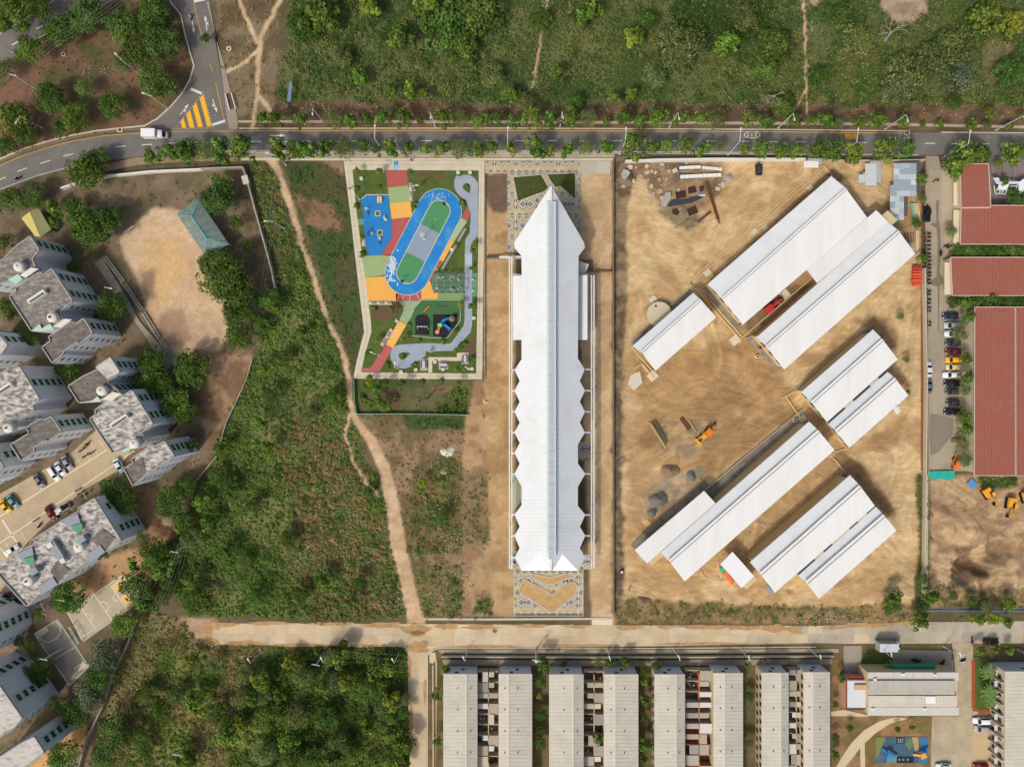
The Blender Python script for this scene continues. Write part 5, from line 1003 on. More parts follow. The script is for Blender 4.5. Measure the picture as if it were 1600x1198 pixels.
# courtyards: small yard roofs, walls and open yards
YR = [mat('yard roof %d' % i, c(*q), .85, .1, 1.2) for i, q in enumerate([(178, 172, 158), (196, 188, 166), (158, 154, 146), (206, 206, 204), (172, 162, 142), (146, 144, 140)])]; YDARK = mat('dark yard floor', c(112, 102, 90), .9, .2, 1); YWALL = mat('yard wall', c(196, 178, 148), .9, .1, 1.5); YBR = mat('orange brick wall', c(196, 124, 88), .9, .1, 2)
ry = random.Random(11); yard_items = []
for ci_, (xa_, xb_, yt) in enumerate([(746.5, 778.5, 1049), (912.5, 943, 1049), (1071, 1114, 1047), (1233, 1255, 1046)]):
    t = thing('courtyard', ['leftmost', 'second', 'third', 'fourth'][ci_]+' walled back-yard strip from the left between two terrace roofs', 'courtyard', P((xa_+xb_)/2, 1120, 0))
    q0, q1 = P(xa_-2, yt, 0), P(xb_+2, 1262, 0); MB().box(q0[0], q1[0], q1[1], q0[1], -.05, .09).build('yard_floor', YDARK, t)
    xm = xa_+(xb_-xa_)*(.52 if ci_ != 2 else .5)
    q = P(xm, yt, 2.3); MB().box(q[0]-.12, q[0]+.12, q1[1], q0[1], .09, 2.3).build('party_wall', YBR if ci_ == 2 else YWALL, t)
    y = yt
    while y < 1230:
        for s_, (l, r) in enumerate(((xa_, xm-.8), (xm+.8, xb_))):
            q0, q1 = P(l, y, 2.2), P(r, y, 2.2); MB().box(q0[0], q1[0], q0[1]-.1, q0[1]+.1, .09, 2.2).build('cross_wall', YBR if ci_ == 2 and y > 1130 else YWALL, t)
            v = ry.random(); sp = 16.5
            if v < .72:
                lo = ry.choice([0, 0, .3, .45]); full = ry.random() < .5
                xl = l+(r-l)*(lo if s_ == 0 else 0); xr_ = r-(r-l)*(lo if s_ == 1 else 0); hh = 2.5+ry.random()*.6; ye = y+sp*(1 if full else .55)
                tag(MB().slab([P(xl, y+.6, hh), P(xr_, y+.6, hh+.1), P(xr_, ye-.6, hh+.1), P(xl, ye-.6, hh)], .08).build('yard_roof', ry.choice(YR), t), None)
            else:
                for _ in range(ry.randint(2, 5)):
                    xx, yy = l+(r-l)*(.2+.6*ry.random()), y+sp*(.2+.6*ry.random()); q = P(xx, yy); z = .3+ry.random()*.9; MB().box(-.25-ry.random()*.3, .3, -.25-ry.random()*.3, .3, .09, z, 0, ry.random()*3, (q[0], q[1], 0)).build('stored_item', ry.choice([YR[3], mat('blue item', c(62, 104, 150)), mat('red item', c(150, 62, 52)), YR[1], SWIN, mat('green item', c(70, 110, 70))]), t)
        y += 16.5
# office with annex and canopy
of = thing('office_building', 'pale office block with a long ribbed roof below the concrete road', 'building', P(1427, 1084, 0))
b = MB(); b.prism([P(*q, 6)[:2] for q in ((1357, 1051), (1497, 1051), (1497, 1116.5), (1357, 1116.5))], -.05, 5.8); b.build('wall', TPLAS, of)
MB().slab([P(1356, 1050, 6.1), P(1498, 1050, 6.1), P(1498, 1062.5, 6.1), P(1356, 1062.5, 6.1)], .25).build('flat_roof', mat('office flat roof', c(202, 198, 188), .85, .06, .7), of)
MB().slab([P(1357, 1063, 6.6), P(1492, 1063, 6.6), P(1492, 1085, 7.3), P(1357, 1085, 7.3)], .2).build('roof_slope', TERR, of); MB().slab([P(1357, 1086.5, 6.9), P(1495, 1086.5, 6.9), P(1495, 1104, 6.2), P(1357, 1104, 6.2)], .2).build('roof_slope', TERR, of)
MB().slab([P(1356, 1104.5, 6.05), P(1498, 1104.5, 6.05), P(1498, 1117.5, 6.05), P(1356, 1117.5, 6.05)], .25).build('flat_roof', MATS['office flat roof'], of)
for x in (1397, 1427, 1461): MB().beam(P(x, 1050.5, 6.2), P(x, 1062, 6.2), .12, .1).build('roof_joint', TSEAM, of)
b = MB()
for k in range(24): b.beam(P(1360+k*5.7, 1063.5, 6.63), P(1360+k*5.7, 1084.5, 7.33), .05, .05); b.beam(P(1360+k*5.7, 1087, 6.93), P(1360+k*5.7, 1103.5, 6.25), .05, .05)
b.build('sheet_laps', TSEAM, of)['kind'] = 'stuff'
MB().slab([P(1446.5, 1087.5, 7.0), P(1462, 1087.5, 7.0), P(1462, 1098.5, 6.6), P(1446.5, 1098.5, 6.6)], .05).build('replaced_sheet', mat('new white sheet', c(226, 222, 216), .7), of)
for x, y in ((1364, 1107), (1445, 1107), (1367, 1061), (1411, 1053), (1461, 1054)): q = P(x, y, 6.4); MB().box(-.4, .4, -.25, .25, 6.0, 6.6, 0, 0, (q[0], q[1], 0)).build('roof_unit', ROOFW2, of)
b = MB(); b.prism([P(*q, 4.2)[:2] for q in ((1322, 1062), (1355, 1062), (1355, 1107), (1322, 1107))], -.05, 4.2); b.build('annex', mat('annex wall', c(206, 172, 142), .9, .05), of)
MB().slab([P(1324, 1063, 4.3), P(1355, 1063, 4.3), P(1355, 1106, 4.3), P(1324, 1106, 4.3)], .1).build('annex_roof', mat('light annex roof', c(208, 212, 214), .7, .04, .8), of)
MB().beam(P(1322.5, 1062, 4.4), P(1322.5, 1107, 4.4), .25, .3).build('annex_parapet', mat('brick red trim', c(150, 72, 60), .8), of); MB().beam(P(1323, 1107, 4.4), P(1355, 1107, 4.4), .2, .25).build('annex_parapet', mat('dark metal', c(52, 50, 48)), of); MB().slab([P(1326, 1056, 3.6), P(1350, 1056, 3.6), P(1354, 1062, 3.6), P(1326, 1062, 3.6)], .15).build('porch_roof', mat('brick red trim', c(150, 72, 60)), of)
q = P(1344, 1074, 4.6); MB().box(-1.6, 1.6, -.5, .9, 4.25, 4.9, 0, 0, (q[0], q[1], 0)).build('roof_box', mat('salmon box', c(206, 168, 138), .9), of)
cn = thing('green_canopy', 'long green fabric canopy above the pale office roof', 'canopy', P(1428, 1042, 0)); MB().slab([P(1394.5, 1036, 3.2), P(1461.5, 1036, 3.2), P(1461.5, 1042, 3.6), P(1394.5, 1042, 3.6)], .08).build('fabric', mat('green fabric', c(60, 140, 106), .8, .08, 1), cn); MB().slab([P(1394.5, 1042.1, 3.58), P(1461.5, 1042.1, 3.58), P(1461.5, 1048.5, 3.2), P(1394.5, 1048.5, 3.2)], .08).build('fabric', MATS['green fabric'], cn)
for x in (1396, 1417, 1438, 1460): MB().beam(P(x, 1037.5, 0), (P(x, 1037.5)[0], P(x, 1037.5)[1], 3.1), .1).build('post', STEELW, cn)
# paving round the office
OC = mat('office court', c(186, 172, 142), .9, .08, .5, col2=c(164, 150, 124))
sheet('office_forecourt', [(1318, 1008), (1346, 1008), (1346, 1052), (1356, 1056), (1356, 1062), (1322, 1062), (1318, 1040)], .11, mat('forecourt grey', c(160, 150, 134), .9, .07, .5), t=.1); sheet('office_forecourt', [(1394, 1014), (1486, 1016), (1488, 1050), (1394, 1050)], .112, MATS['forecourt grey'], t=.1)
sheet('service_drive', [(1487, 1003), (1520, 1003), (1519, 1262), (1452, 1262), (1456, 1118), (1498, 1118), (1492, 1050)], .13, OC, t=.1); sheet('parking_court', [(1519.3, 1110), (1545, 1112), (1548, 1262), (1519.3, 1262)], .128, mat('parking court', c(192, 170, 134), .9, .08, .6), t=.1)
sheet('pale_walk', [(1400, 1119), (1418, 1122), (1390, 1130), (1366, 1146), (1345, 1166), (1330, 1186), (1318, 1200), (1305, 1200), (1315, 1182), (1330, 1160), (1350, 1140), (1374, 1126)], .07, mat('pale walk', c(206, 188, 154)), t=.08); sheet('pale_walk', [(1344, 1166), (1351, 1160), (1352, 1240), (1345, 1240)], .074, MATS['pale walk'], t=.08)
sheet('pale_walk', [(1298, 1111), (1318, 1108), (1356, 1117), (1356, 1119), (1318, 1118), (1298, 1118)], .078, MATS['pale walk'], t=.08); kerb('kerb', [(1487.5, 1030), (1488, 1050)], .3)
sheet('office_lawn', [(1346, 1020), (1394, 1020), (1394, 1049), (1372, 1050), (1347, 1046)], .1, LAWN, t=.1); sheet('palm_bed', [(1520, 1024), (1545, 1028), (1547, 1100), (1542, 1110), (1521, 1106)], .17, LAWN, t=.1)
stripe([(1520, 1030), (1520, 1105), (1530, 1111), (1545, 1110)], .9, .2, mat('rust ground cover', c(164, 82, 50), .95, .3, 3), 'rust_border', None, .1, 'structure')
pl = sheet('play_surface', [(1368, 1150.5), (1450, 1150.5), (1450, 1191.5), (1368, 1191.5)], .09, mat('blue grey rubber', c(78, 108, 126), .85, .06, .6, col2=c(62, 88, 110)), t=.1)
for pts, q in (([(1368, 1151), (1384, 1151), (1378, 1165), (1372, 1180), (1368, 1184)], (120, 132, 74)), ([(1388, 1170), (1402, 1178), (1400, 1191), (1385, 1191)], (108, 140, 132)), ([(1424, 1151), (1434, 1151), (1436, 1175), (1430, 1175)], (176, 156, 92)), ([(1436, 1151), (1449, 1151), (1449, 1191), (1434, 1191), (1437, 1172)], (66, 116, 160)), ([(1420, 1151), (1428, 1162), (1420, 1172), (1414, 1160)], (100, 126, 92))): sheet('rubber_patch', pts, .105, mat('rp%d' % q[0], c(*q), .85, .08, 1), t=.02)
for pts in ([(1400, 1151), (1413, 1151), (1413, 1161), (1400, 1161)], [(1401, 1181), (1427, 1181), (1427, 1190.5), (1401, 1190.5)]): sheet('game_mat', pts, .12, BLK, t=.02)
for x in (1405, 1411, 1418): q = P(x, 1185.8); MB().cyl(q[0], q[1], .12, .128, .35, n=10).build('mat_symbol', mat('mat print', c(120, 130, 110)), pl)
for k in range(3): stripe([(1403+3.5*k, 1152.5), (1403+3.5*k, 1160)], .06, .126, WHITE, 'mat_grid', pl, .004); stripe([(1402, 1153.5+2.6*k), (1411.5, 1153.5+2.6*k)], .06, .13, WHITE, 'mat_grid', pl, .004)
text_part('KR', 1504, 1028, 2.0, math.pi/2, WHITE, None, .14); bpy.data.objects['painted_letters.001' if 'painted_letters.001' in bpy.data.objects else 'painted_letters']
for o in list(C.objects):
    if o.name.startswith('painted_letters') and o.parent is None: o['kind'] = 'structure'
# ---------------- apartment blocks ----------------
AW = mat('white render', c(212, 214, 218), .85, .05, .4, col2=c(196, 200, 206), thr=.62); AG = mat('pale green render', c(182, 206, 190), .85, .05, .6)
AR = [mat('weathered roof %d' % i, c(*q1), .95, .24, 3.2, col2=c(*q2), thr=th, soft=.1, streak=(-.58, (.45, .9, 1))) for i, (q1, q2, th) in enumerate([((120, 114, 106), (168, 164, 154), .56), ((112, 106, 100), (206, 202, 192), .50), ((104, 98, 92), (136, 130, 120), .55), ((198, 194, 184), (138, 132, 124), .60)])]
PARA = mat('parapet', c(170, 166, 156), .9, .15, 1); TANKW = mat('white water tank', c(216, 212, 198), .8, .1, 1.5); GL = mat('window glass', c(50, 58, 60), .2, .2, 1); WFR = mat('window frame green', c(150, 176, 164), .8, .05)
rw = random.Random(2); win_proto = {}
def window(parent, p, ang, kind=0):
    key = kind
    if key not in win_proto:
        w_, h_ = (2.0, 1.5) if kind == 0 else (1.0, 1.1)
        fr = MB().box(-w_/2, w_/2, -.02, .07, -h_/2, h_/2); 
        f = fr.build('window', WFR, parent, local=True); g = MB().box(-w_/2+.18, -.06, .07, .1, -h_/2+.22, h_/2-.12).build('pane', GL, f, local=True); g2 = MB().box(.06, w_/2-.18, .07, .1, -h_/2+.22, h_/2-.12).build('pane', GL, f, local=True)
        win_proto[key] = f
    else:
        s_ = win_proto[key]; f = s_.copy(); C.objects.link(f); f.parent = parent
        for ch in s_.children: n = ch.copy(); C.objects.link(n); n.parent = f
    f.location = Vector(p)-WL[parent.name]; f.rotation_euler = (0, 0, ang); return f
def apt(label, poly, h=13.0, roof=0, tanks=(), box=None, wallm=None, extra=()):
    q = [P(x, y, h) for x, y in poly]
    if sum(q[i][0]*q[(i+1) % len(q)][1]-q[(i+1) % len(q)][0]*q[i][1] for i in range(len(q))) < 0: q = q[::-1]
    cx_, cy_ = sum(p[0] for p in q)/len(q), sum(p[1] for p in q)/len(q); t = thing('apartment_block', label, 'apartment block', (cx_, cy_, 0))
    b = MB(); b.prism([(p[0], p[1]) for p in q], -.1, h-.55); b.build('wall', wallm or AW, t)
    b = MB(); b.prism([(p[0], p[1]) for p in q], h-.54, h-.4); b.build('roof', AR[roof], t)
    n = len(q)
    for i in range(n):
        a, bb = Vector(q[i][:2]), Vector(q[(i+1) % n][:2]); d = (bb-a); L_ = d.length; d.normalize(); nn = Vector((d.y, -d.x))
        i0 = a-nn*.14; i1 = bb-nn*.14; MB().beam((i0.x, i0.y, h-.2), (i1.x, i1.y, h-.2), .26, .42).build('parapet', PARA, t)
        mid = (a+bb)/2
        if nn.dot(-mid) < 5 or L_ < 3.5: continue
        lit = nn.y < -.3
        ns = max(1, int(L_/5.2)); ang = math.atan2(d.y, d.x)+math.pi
        for s_ in range(ns):
            c0 = a+d*(L_*(s_+.5)/ns)+nn*.0
            if not lit: MB().box(-1.35, 1.35, -.01, .05, .4, h-1.0, 0, ang, (c0.x, c0.y, 0)).build('bay_panel', AG, t)
            for f in range(5):
                z = 1.5+f*2.45
                if z > h-1.3: break
                if lit and (s_ % 2): continue
                p = c0+nn*.05; window(t, (p.x, p.y, z), ang, 1 if lit else 0)
    for x, y in tanks:
        p = P(x, y, h+.6); tk_ = MB().cyl(p[0], p[1], h-.4, h+1.3, 1.3, n=20).build('water_tank', TANKW, t, smooth=False); MB().dome(p[0], p[1], h+1.3, 1.34, .5, 20).build('tank_dome', TANKW, tk_, smooth=True); MB().cyl(p[0]-.2, p[1], h+1.95, h+2.1, .28, n=10).build('tank_lid', SWIN if x < 100 and y > 480 else TANKW, tk_)
    for x, y, L_, W_, a, hh, m in (box or ()):
        p = P(x, y, h); MB().box(-L_/2, L_/2, -W_/2, W_/2, h-.5, h+hh, 0, a, (p[0], p[1], 0)).build('roof_box', m, t)
    for pts, z, m in extra: MB().slab([P(x, y, z) for x, y in pts], .2).build('roof_panel', m, t)
    return t
RA = .58; GREY = mat('grey stair wall', c(150, 154, 160), .85, .05); CW = mat('cream parapet wall', c(218, 216, 202), .85, .04); MINT = mat('mint parapet wall', c(176, 210, 186), .85, .04); GDOME = mat('green barrel roof', c(84, 150, 112), .6, .06)
BXD = mat('shaft dark', c(90, 86, 82), .9)
def shaft(x, y): return (x, y, 5.2, 1.2, RA, .9, CW), (x+1.2, y+1.2, 4.4, .5, RA, .93, BXD)
apt('upper left apartment block with a grey weathered roof and one white water tank', [(25.6, 382.5), (47, 367.5), (62, 390.6), (51, 404), (56, 417), (33, 432), (13, 440), (-30, 450), (-30, 420), (3, 405)], 13, 0, [(32, 417)], extra=[([(31, 430), (48, 418), (60, 420), (40, 434)], 13.3, CW), ([(12, 437), (28, 428), (35, 436), (25, 444)], 13.2, MINT)])
apt('big apartment block with a brown-grey roof and long rooftop box', [(12.5, 463), (24, 455), (23, 449), (61, 424), (68, 428), (80.6, 418), (114.4, 470.6), (95, 486), (99, 498), (82, 512), (65, 516), (48, 517.5)], 13, 0, [(84, 496)], box=shaft(60, 464), extra=[([(48, 517.5), (62, 506), (65, 513), (78, 506), (85, 515)], 13.1, MINT), ([(83, 511), (100, 498), (112, 499), (95, 512)], 13.3, CW)])
apt('apartment block with a plain dark notched roof and tall white side walls', [(64, 542), (77.5, 532), (74, 526), (111, 501), (117.5, 505), (130.6, 495.6), (145.6, 521), (124, 538), (120.6, 535), (100, 549), (98.8, 553.8), (81, 568)], 13, 2)
apt('apartment block cut by the left edge, just above the stained corner roof', [(-40, 512), (-5, 519), (12.5, 539), (2, 554), (-40, 575)], 13, 3)
apt('apartment block with half white, half brown roof at the left edge', [(-40, 605), (14, 574), (18, 577), (30, 571), (62.5, 623.7), (51, 634), (54, 641), (42, 649), (24, 660), (20, 668), (-40, 690)], 13, 1, [(16, 668)], box=shaft(8, 608))
apt('apartment block with a brown roof and white wall beside the parked silver car', [(15, 694), (44, 676), (40, 668), (48.7, 661), (65, 652), (68, 656), (80, 649), (97, 675), (75, 690), (70, 688), (53, 700), (54, 706), (32, 721)], 13, 2, [])
apt('apartment block at the left edge with only its windowed front in view', [(-60, 700), (-14, 694), (6, 730), (-20, 752), (-60, 770)], 12, 1)
apt('small apartment block with white patched corner roof and one white tank', [(104.8, 602.7), (128, 587.5), (152, 576), (148, 573), (172.3, 557), (188, 581), (168, 596), (190, 615), (159, 624), (122.7, 630)], 13, 2, [(161, 610)], extra=[([(150, 574), (172, 558.5), (186.5, 581), (167.5, 592)], 13.05, AR[3]), ([(159, 624), (176, 612), (190, 615), (175, 626)], 13.3, CW), ([(141, 628), (152, 619), (159, 627)], 13.1, MINT)])
apt('big apartment block with a pale stained roof and shaft beside the car park', [(138, 654.3), (148, 647), (147, 640), (182, 613), (192, 617), (206, 608), (239.8, 662), (222, 676), (227, 684), (207, 697), (190, 704), (174.4, 708)], 13, 1, [(212, 692)], box=shaft(188, 657), extra=[([(190, 704), (203, 696), (208, 700), (192, 707)], 13.1, MINT)])
apt('half pale, half dark roofed apartment block at the right end of the parking', [(191.6, 731.6), (208, 722), (202, 718), (222, 704), (236.4, 692.4), (241.9, 695.8), (257, 687.5), (273.6, 713), (250, 727.5), (231, 741), (207.4, 759.9)], 13, 1, [], extra=[([(193, 732), (222, 714), (229, 738), (208, 757)], 12.7, AR[2])])
apt('long weathered apartment roof with two white tanks and green barrel roofs', [(-15, 886), (22, 865), (46.6, 851), (46.6, 845), (96, 812), (121, 798), (121.7, 792.6), (147.3, 776.8), (190, 844.5), (165, 863), (158, 858), (90, 914), (83, 908), (41, 948.4)], 12, 1, [(125, 853), (47, 906)],
    box=((92, 860, 5.6, 1.7, -1.0, .9, GREY), (82, 850, 1.4, 1.2, RA, 1.2, CW), (102, 874, 1.2, 1.2, RA, 1.2, CW), (133, 841, 2, 1.4, RA, 1.6, GREY), (59, 890, 2, 1.4, RA, 1.6, GREY)),
    extra=[([(96, 812), (121, 802), (126, 818), (107, 824)], 12.15, GREY), ([(24, 866), (50, 854), (53, 871), (34, 876)], 12.15, GREY), ([(110, 822), (128, 817), (129, 827), (121, 834)], 12.5, GDOME), ([(36, 873), (52, 869), (54, 877), (47, 885)], 12.5, GDOME), ([(133, 868), (156, 851), (164, 862), (141, 879)], 12.1, GREY), ([(59, 917), (82, 901), (90, 913), (64, 930)], 12.1, GREY), ([(140, 844), (160, 826), (180, 840), (165, 858)], 11.8, AR[2]), ([(78, 893), (92, 872), (108, 890), (92, 908)], 11.8, AR[2])])
apt('lower left apartment block with a white streaked roof and long windowed side', [(-40, 1050), (0, 1071.4), (35.3, 1121.7), (20, 1140), (4.5, 1148.7), (-40, 1180)], 14, 3)
apt('bottom left corner apartment block with a white corrugated roof', [(-30, 1200), (36, 1158), (53.4, 1149.5), (69.9, 1175.8), (20, 1215), (-30, 1250)], 14, 3)
apt('apartment block cut by the left edge below the grey parking lane', [(-60, 950), (-14, 968), (-4, 1000), (-22, 1025), (-60, 1045)], 13, 3)
# ---------------- pavilion and shed ----------------
TEALR = mat('teal tin roof', c(124, 148, 138), .8, .16, 1.5, col2=c(104, 124, 116)); RUST = mat('rusty tin strip', c(140, 116, 104), .8, .15, 1.5); TRIM = mat('turquoise trim', c(88, 160, 168), .6, .05)
pv = thing('pavilion', 'open pavilion with a hipped teal tin roof and turquoise ridge trim beside the sandy pitch', 'pavilion', P(316, 355, 0))
hE, hR = 4.2, 5.6
W0, N0, E0, S0 = (276, 334.5), (309.5, 311), (358, 382), (320, 399); r0, r1 = (299.5, 338), (323, 373)
for pts, hs in (((W0, r0, r1, S0), (hE, hR, hR, hE)), ((N0, E0, r1, r0), (hE, hE, hR, hR)), ((W0, N0, r0), (hE, hE, hR)), ((E0, S0, r1), (hE, hE, hR))):
    MB().slab([P(*p, z) for p, z in zip(pts, hs)], .12).build('roof_slope', TEALR, pv)
for p, z, q, z2 in ((r0, hR, r1, hR), (W0, hE, r0, hR), (N0, hE, r0, hR), (E0, hE, r1, hR), (S0, hE, r1, hR)): MB().beam(P(*p, z+.05), P(*q, z2+.05), .28, .12).build('ridge_trim', TRIM, pv)
for k in range(12):
    f = (k+.5)/12; a = lerp(W0, S0, f); top = lerp(r0, r1, min(1, max(0, (f-.18)/.6))) ; zt = hR
    fr_ = .25 if .12 < f < .88 else .45
    MB().beam(Vector(P(*a, hE+.06)), Vector(P(*a, hE+.06)).lerp(Vector(P(*top, zt+.05)), 1-fr_*.5), .3, .05).build('roof_strip', RUST if k % 3 else TEALR, pv)
    a = lerp(N0, E0, f); MB().beam(Vector(P(*a, hE+.06)), Vector(P(*a, hE+.06)).lerp(Vector(P(*top, zt+.05)), 1-fr_*.5), .3, .05).build('roof_strip', RUST if k % 2 else mat('dull teal', c(118, 146, 140), .7), pv)
for p in (W0, N0, E0, S0, lerp(W0, S0, .5), lerp(N0, E0, .5)):
    x, y = 316+(p[0]-316)*.9, 356+(p[1]-356)*.9; q = P(x, y, 4); MB().beam((q[0], q[1], 0), (q[0], q[1], 4.1), .25).build('post', BEIGE, pv)
sh_ = thing('yellow_shed', 'small shed with a two-tone mustard yellow gable roof', 'shed', P(57, 349, 0)); h_ = 3.2
MB().slab([P(33.5, 341, h_), P(46, 331, h_+.9), P(63, 370, h_+.9), P(55, 369, h_)], .1).build('roof_slope', mat('yellow sheet', c(196, 186, 112), .7, .05), sh_); MB().slab([P(46.2, 331, h_+.9), P(60, 325, h_), P(80, 359, h_), P(63.2, 370, h_+.9)], .1).build('roof_slope', mat('olive sheet', c(160, 156, 104), .7, .05), sh_)
b = MB(); b.prism([P(*q, h_)[:2] for q in ((36, 342), (58, 328), (78, 359), (62, 366), (56, 366))], 0, 3.1); b.build('wall', mat('shed wall', c(132, 122, 108), .9), sh_)

# ---------------- trees ----------------
TLEAF = attr_mat('tree leaves', var=0, bump=0, objrand=.17, trans=.3); BARK = mat('bark', c(104, 86, 68), .95, .2, 3)
PALM = attr_mat('frond leaves', var=0, bump=0, objrand=.1, trans=.3)
def crown_mesh(name, seed, n, leaf, lobes, colr, flat_=.62, spiky=0.0, gap=0.0):
    """a unit crown (radius 1) of leaf-sized faces on many small lobes"""
    g = np.random.default_rng(seed)
    k = lobes; th = g.random(k)*2*np.pi; rr_ = np.sqrt(g.random(k))*.78; rr_[:3] *= .3; lz = (1-rr_**2)*.55*g.uniform(.7, 1.15, k)+.15*g.random(k)
    lx, ly = rr_*np.cos(th), rr_*np.sin(th); lr = g.uniform(.16, .34, k)*(1.15-rr_*.3)
    tone = g.uniform(.72, 1.3, k); hue = g.random(k)
    I = g.choice(k, n, p=(lr**2)/np.sum(lr**2)); th = g.random(n)*2*np.pi; ph = np.arccos(1-g.random(n)*1.35); e = np.stack([np.sin(ph)*np.cos(th), np.sin(ph)*np.sin(th), np.cos(ph)], -1)
    R = lr[I]*(1+spiky*g.random(n)**2)*g.uniform(.72, 1.08, n)
    X = np.stack([lx[I], ly[I], lz[I]], -1)+e*R[:, None]; X[:, 2] *= flat_/.62
    A = np.array([srgb(*q) for q in colr]); cc = 1.15*A[np.clip((hue[I]*.7+g.random(n)*.5)*len(A), 0, len(A)-1).astype(int)]*(tone[I]*g.uniform(.75, 1.25, n))[:, None]
    N = e+g.normal(size=(n, 3))*.4; N[:, 2] += .35; N /= np.linalg.norm(N, axis=1)[:, None]
    a = g.normal(size=(n, 3)); U = np.cross(N, a); U /= np.linalg.norm(U, axis=1)[:, None]; Wv = np.cross(N, U); s = (leaf*g.uniform(.6, 1.3, n))[:, None]
    V = np.stack([X-U*s, X-Wv*s*.6+N*s*.1, X+U*s, X+Wv*s*.6+N*s*.1], 1).reshape(-1, 3); 
    o = np_mesh('crown', V, np.arange(4*n).reshape(n, 4), np.repeat(cc, 4, 0), TLEAF, None, False); me = o.data; me.name = name; bpy.data.objects.remove(o); return me
G1 = [(84, 112, 40), (104, 130, 52), (70, 98, 36), (122, 144, 66)]; G2 = [(66, 92, 38), (82, 108, 46), (96, 120, 56)]; G3 = [(108, 122, 70), (124, 136, 82), (92, 108, 60)]; G4 = [(122, 136, 50), (136, 146, 60), (104, 124, 48)]; GG = [(112, 124, 92), (130, 140, 108), (94, 108, 76)]
CR = {'street': [crown_mesh('street crown', 10+i, 900, .1, 16, G1, .75) for i in range(4)], 'big': [crown_mesh('big crown', 20+i, 3200, .052, 46, G1 if i % 2 else G2, .5, gap=.1) for i in range(5)],
      'dark': [crown_mesh('dark crown', 30+i, 2000, .062, 30, G2, .5) for i in range(3)], 'olive': [crown_mesh('olive crown', 40+i, 1800, .055, 34, G3, .5, spiky=.6) for i in range(3)],
      'yellow': [crown_mesh('yellow crown', 50+i, 800, .1, 16, G4, .7) for i in range(2)], 'grey': [crown_mesh('grey crown', 60, 2800, .05, 36, GG, .5)], 'shrub': [crown_mesh('shrub crown', 70+i, 320, .16, 9, G1, .7) for i in range(3)], 'sparse': [crown_mesh('sparse crown', 80, 260, .07, 16, G3, .6, spiky=.8)]}
def trunk_mesh():
    b = MB(); b.cyl(0, 0, -.05, 1.0, .06, .04, 8)
    for k in range(5): a = k*1.26; b.beam((0, 0, .75), (.45*math.cos(a), .45*math.sin(a), 1.25), .03)
    me = bpy.data.meshes.new('trunk'); me.from_pydata(b.V, [], b.F); me.materials.append(BARK); return me
TR = trunk_mesh(); rtree = random.Random(9); tree_items = []
TONE = {'street': 'round green', 'big': 'broad leafy', 'dark': 'dark green', 'olive': 'olive feathery', 'yellow': 'yellow-green', 'grey': 'silvery green', 'shrub': 'low green', 'sparse': 'thin sparse'}
def tree(px, py, rpx, kind='street', hh=None, nm=None, lab=True, group=None):
    """crown centre in the photo at (px, py), crown radius rpx in photo pixels"""
    r = rpx*S; hh = hh if hh is not None else (1.3*r+1.2 if kind != 'big' else .8*r+2.5); th_ = hh-.35*r
    if kind == 'shrub': hh = r*.8; th_ = .1
    zc = th_+.35*r; q = P(px, py, zc); bush = kind != 'shrub' and lab and (rpx < 12.5 or (py < 170 and px > 440) and rpx < 17); nm = nm or ('shrub' if kind == 'shrub' else 'bush' if bush else 'tree'); o = bpy.data.objects.new(nm, None); C.objects.link(o); o.location = (q[0], q[1], min(0, zat(px, py))); o.empty_display_size = .3; WL[o.name] = Vector(o.location)
    o['category'] = nm
    if group: o['group'] = group
    cr = bpy.data.objects.new('crown', rtree.choice(CR[kind])); C.objects.link(cr); cr.parent = o; cr.location = (0, 0, th_); k = r*1.12*((H-zc)/H); cr.scale = (k*rtree.uniform(.92, 1.08), k*rtree.uniform(.92, 1.08), r*1.15); cr.rotation_euler = (0, 0, rtree.random()*6.28)
    t = bpy.data.objects.new('trunk', TR); C.objects.link(t); t.parent = o; t.scale = (max(.6, r*.55), max(.6, r*.55), max(.2, th_+.1)); t.rotation_euler = (0, 0, rtree.random()*6)
    v = rtree.uniform(.85, 1.12)
    for x in (cr, ): x.color = (v, v, v*rtree.uniform(.85, 1.05), 1)
    if lab:
        sz = 'large ' if r > 5.5 else '' if r > 3 else 'small '; tree_items.append((o, px, py, '%s%s %s' % (sz, TONE[kind], nm)))
    return o
def row(lst, label, group, kinds=None):
    for i, (x, y, r) in enumerate(sorted(lst)):
        k = 'yellow' if r < 0 else ('olive' if i % 7 == 3 else 'street'); rr_ = abs(r)
        o = tree(x, y, rr_*(1.3 if 'below' in label else 1.16), k, lab=False, group=group); o['label'] = '%s%s street tree, %s from the left %s' % ('large ' if rr_ > 13.5 else 'small ' if rr_ < 9.5 else '', 'yellow-green' if k == 'yellow' else 'round', ordn(i), label)
NR = [(410, 187, 10), (432, 186, 12), (469, 189, 12), (520, 186, 14), (546, 189, 11), (575, 189, 11), (600, 185, 13), (631, 186, 14), (657, 190, 6), (694, 185, 15), (721, 187, 13), (750, 189, 11), (775, 187, 10), (803, 191, 10), (831, 185, 15), (859, 187, 12), (890, 184, 15), (920, 183, 14), (946, 189, 7), (973, 185, 13), (1002, 189, 11), (1029, 184, 15), (1064, 185, 12), (1092, 186, 12), (1120, 186, 15), (1170, 186, 11), (1194, 192, 12), (1204, 193, 7), (1239, 189, 12), (1265, 191, 9), (1288, 190, 12), (1311, 192, 9), (1342, 191, 10), (1368, 189, 14), (1410, 191, 11), (1441, 196, 5), (1467, 193, 6), (1517, 195, 9), (1541, 197, 7), (1546, 180, 10), (1576, 198, 6), (1597, 184, 7)]
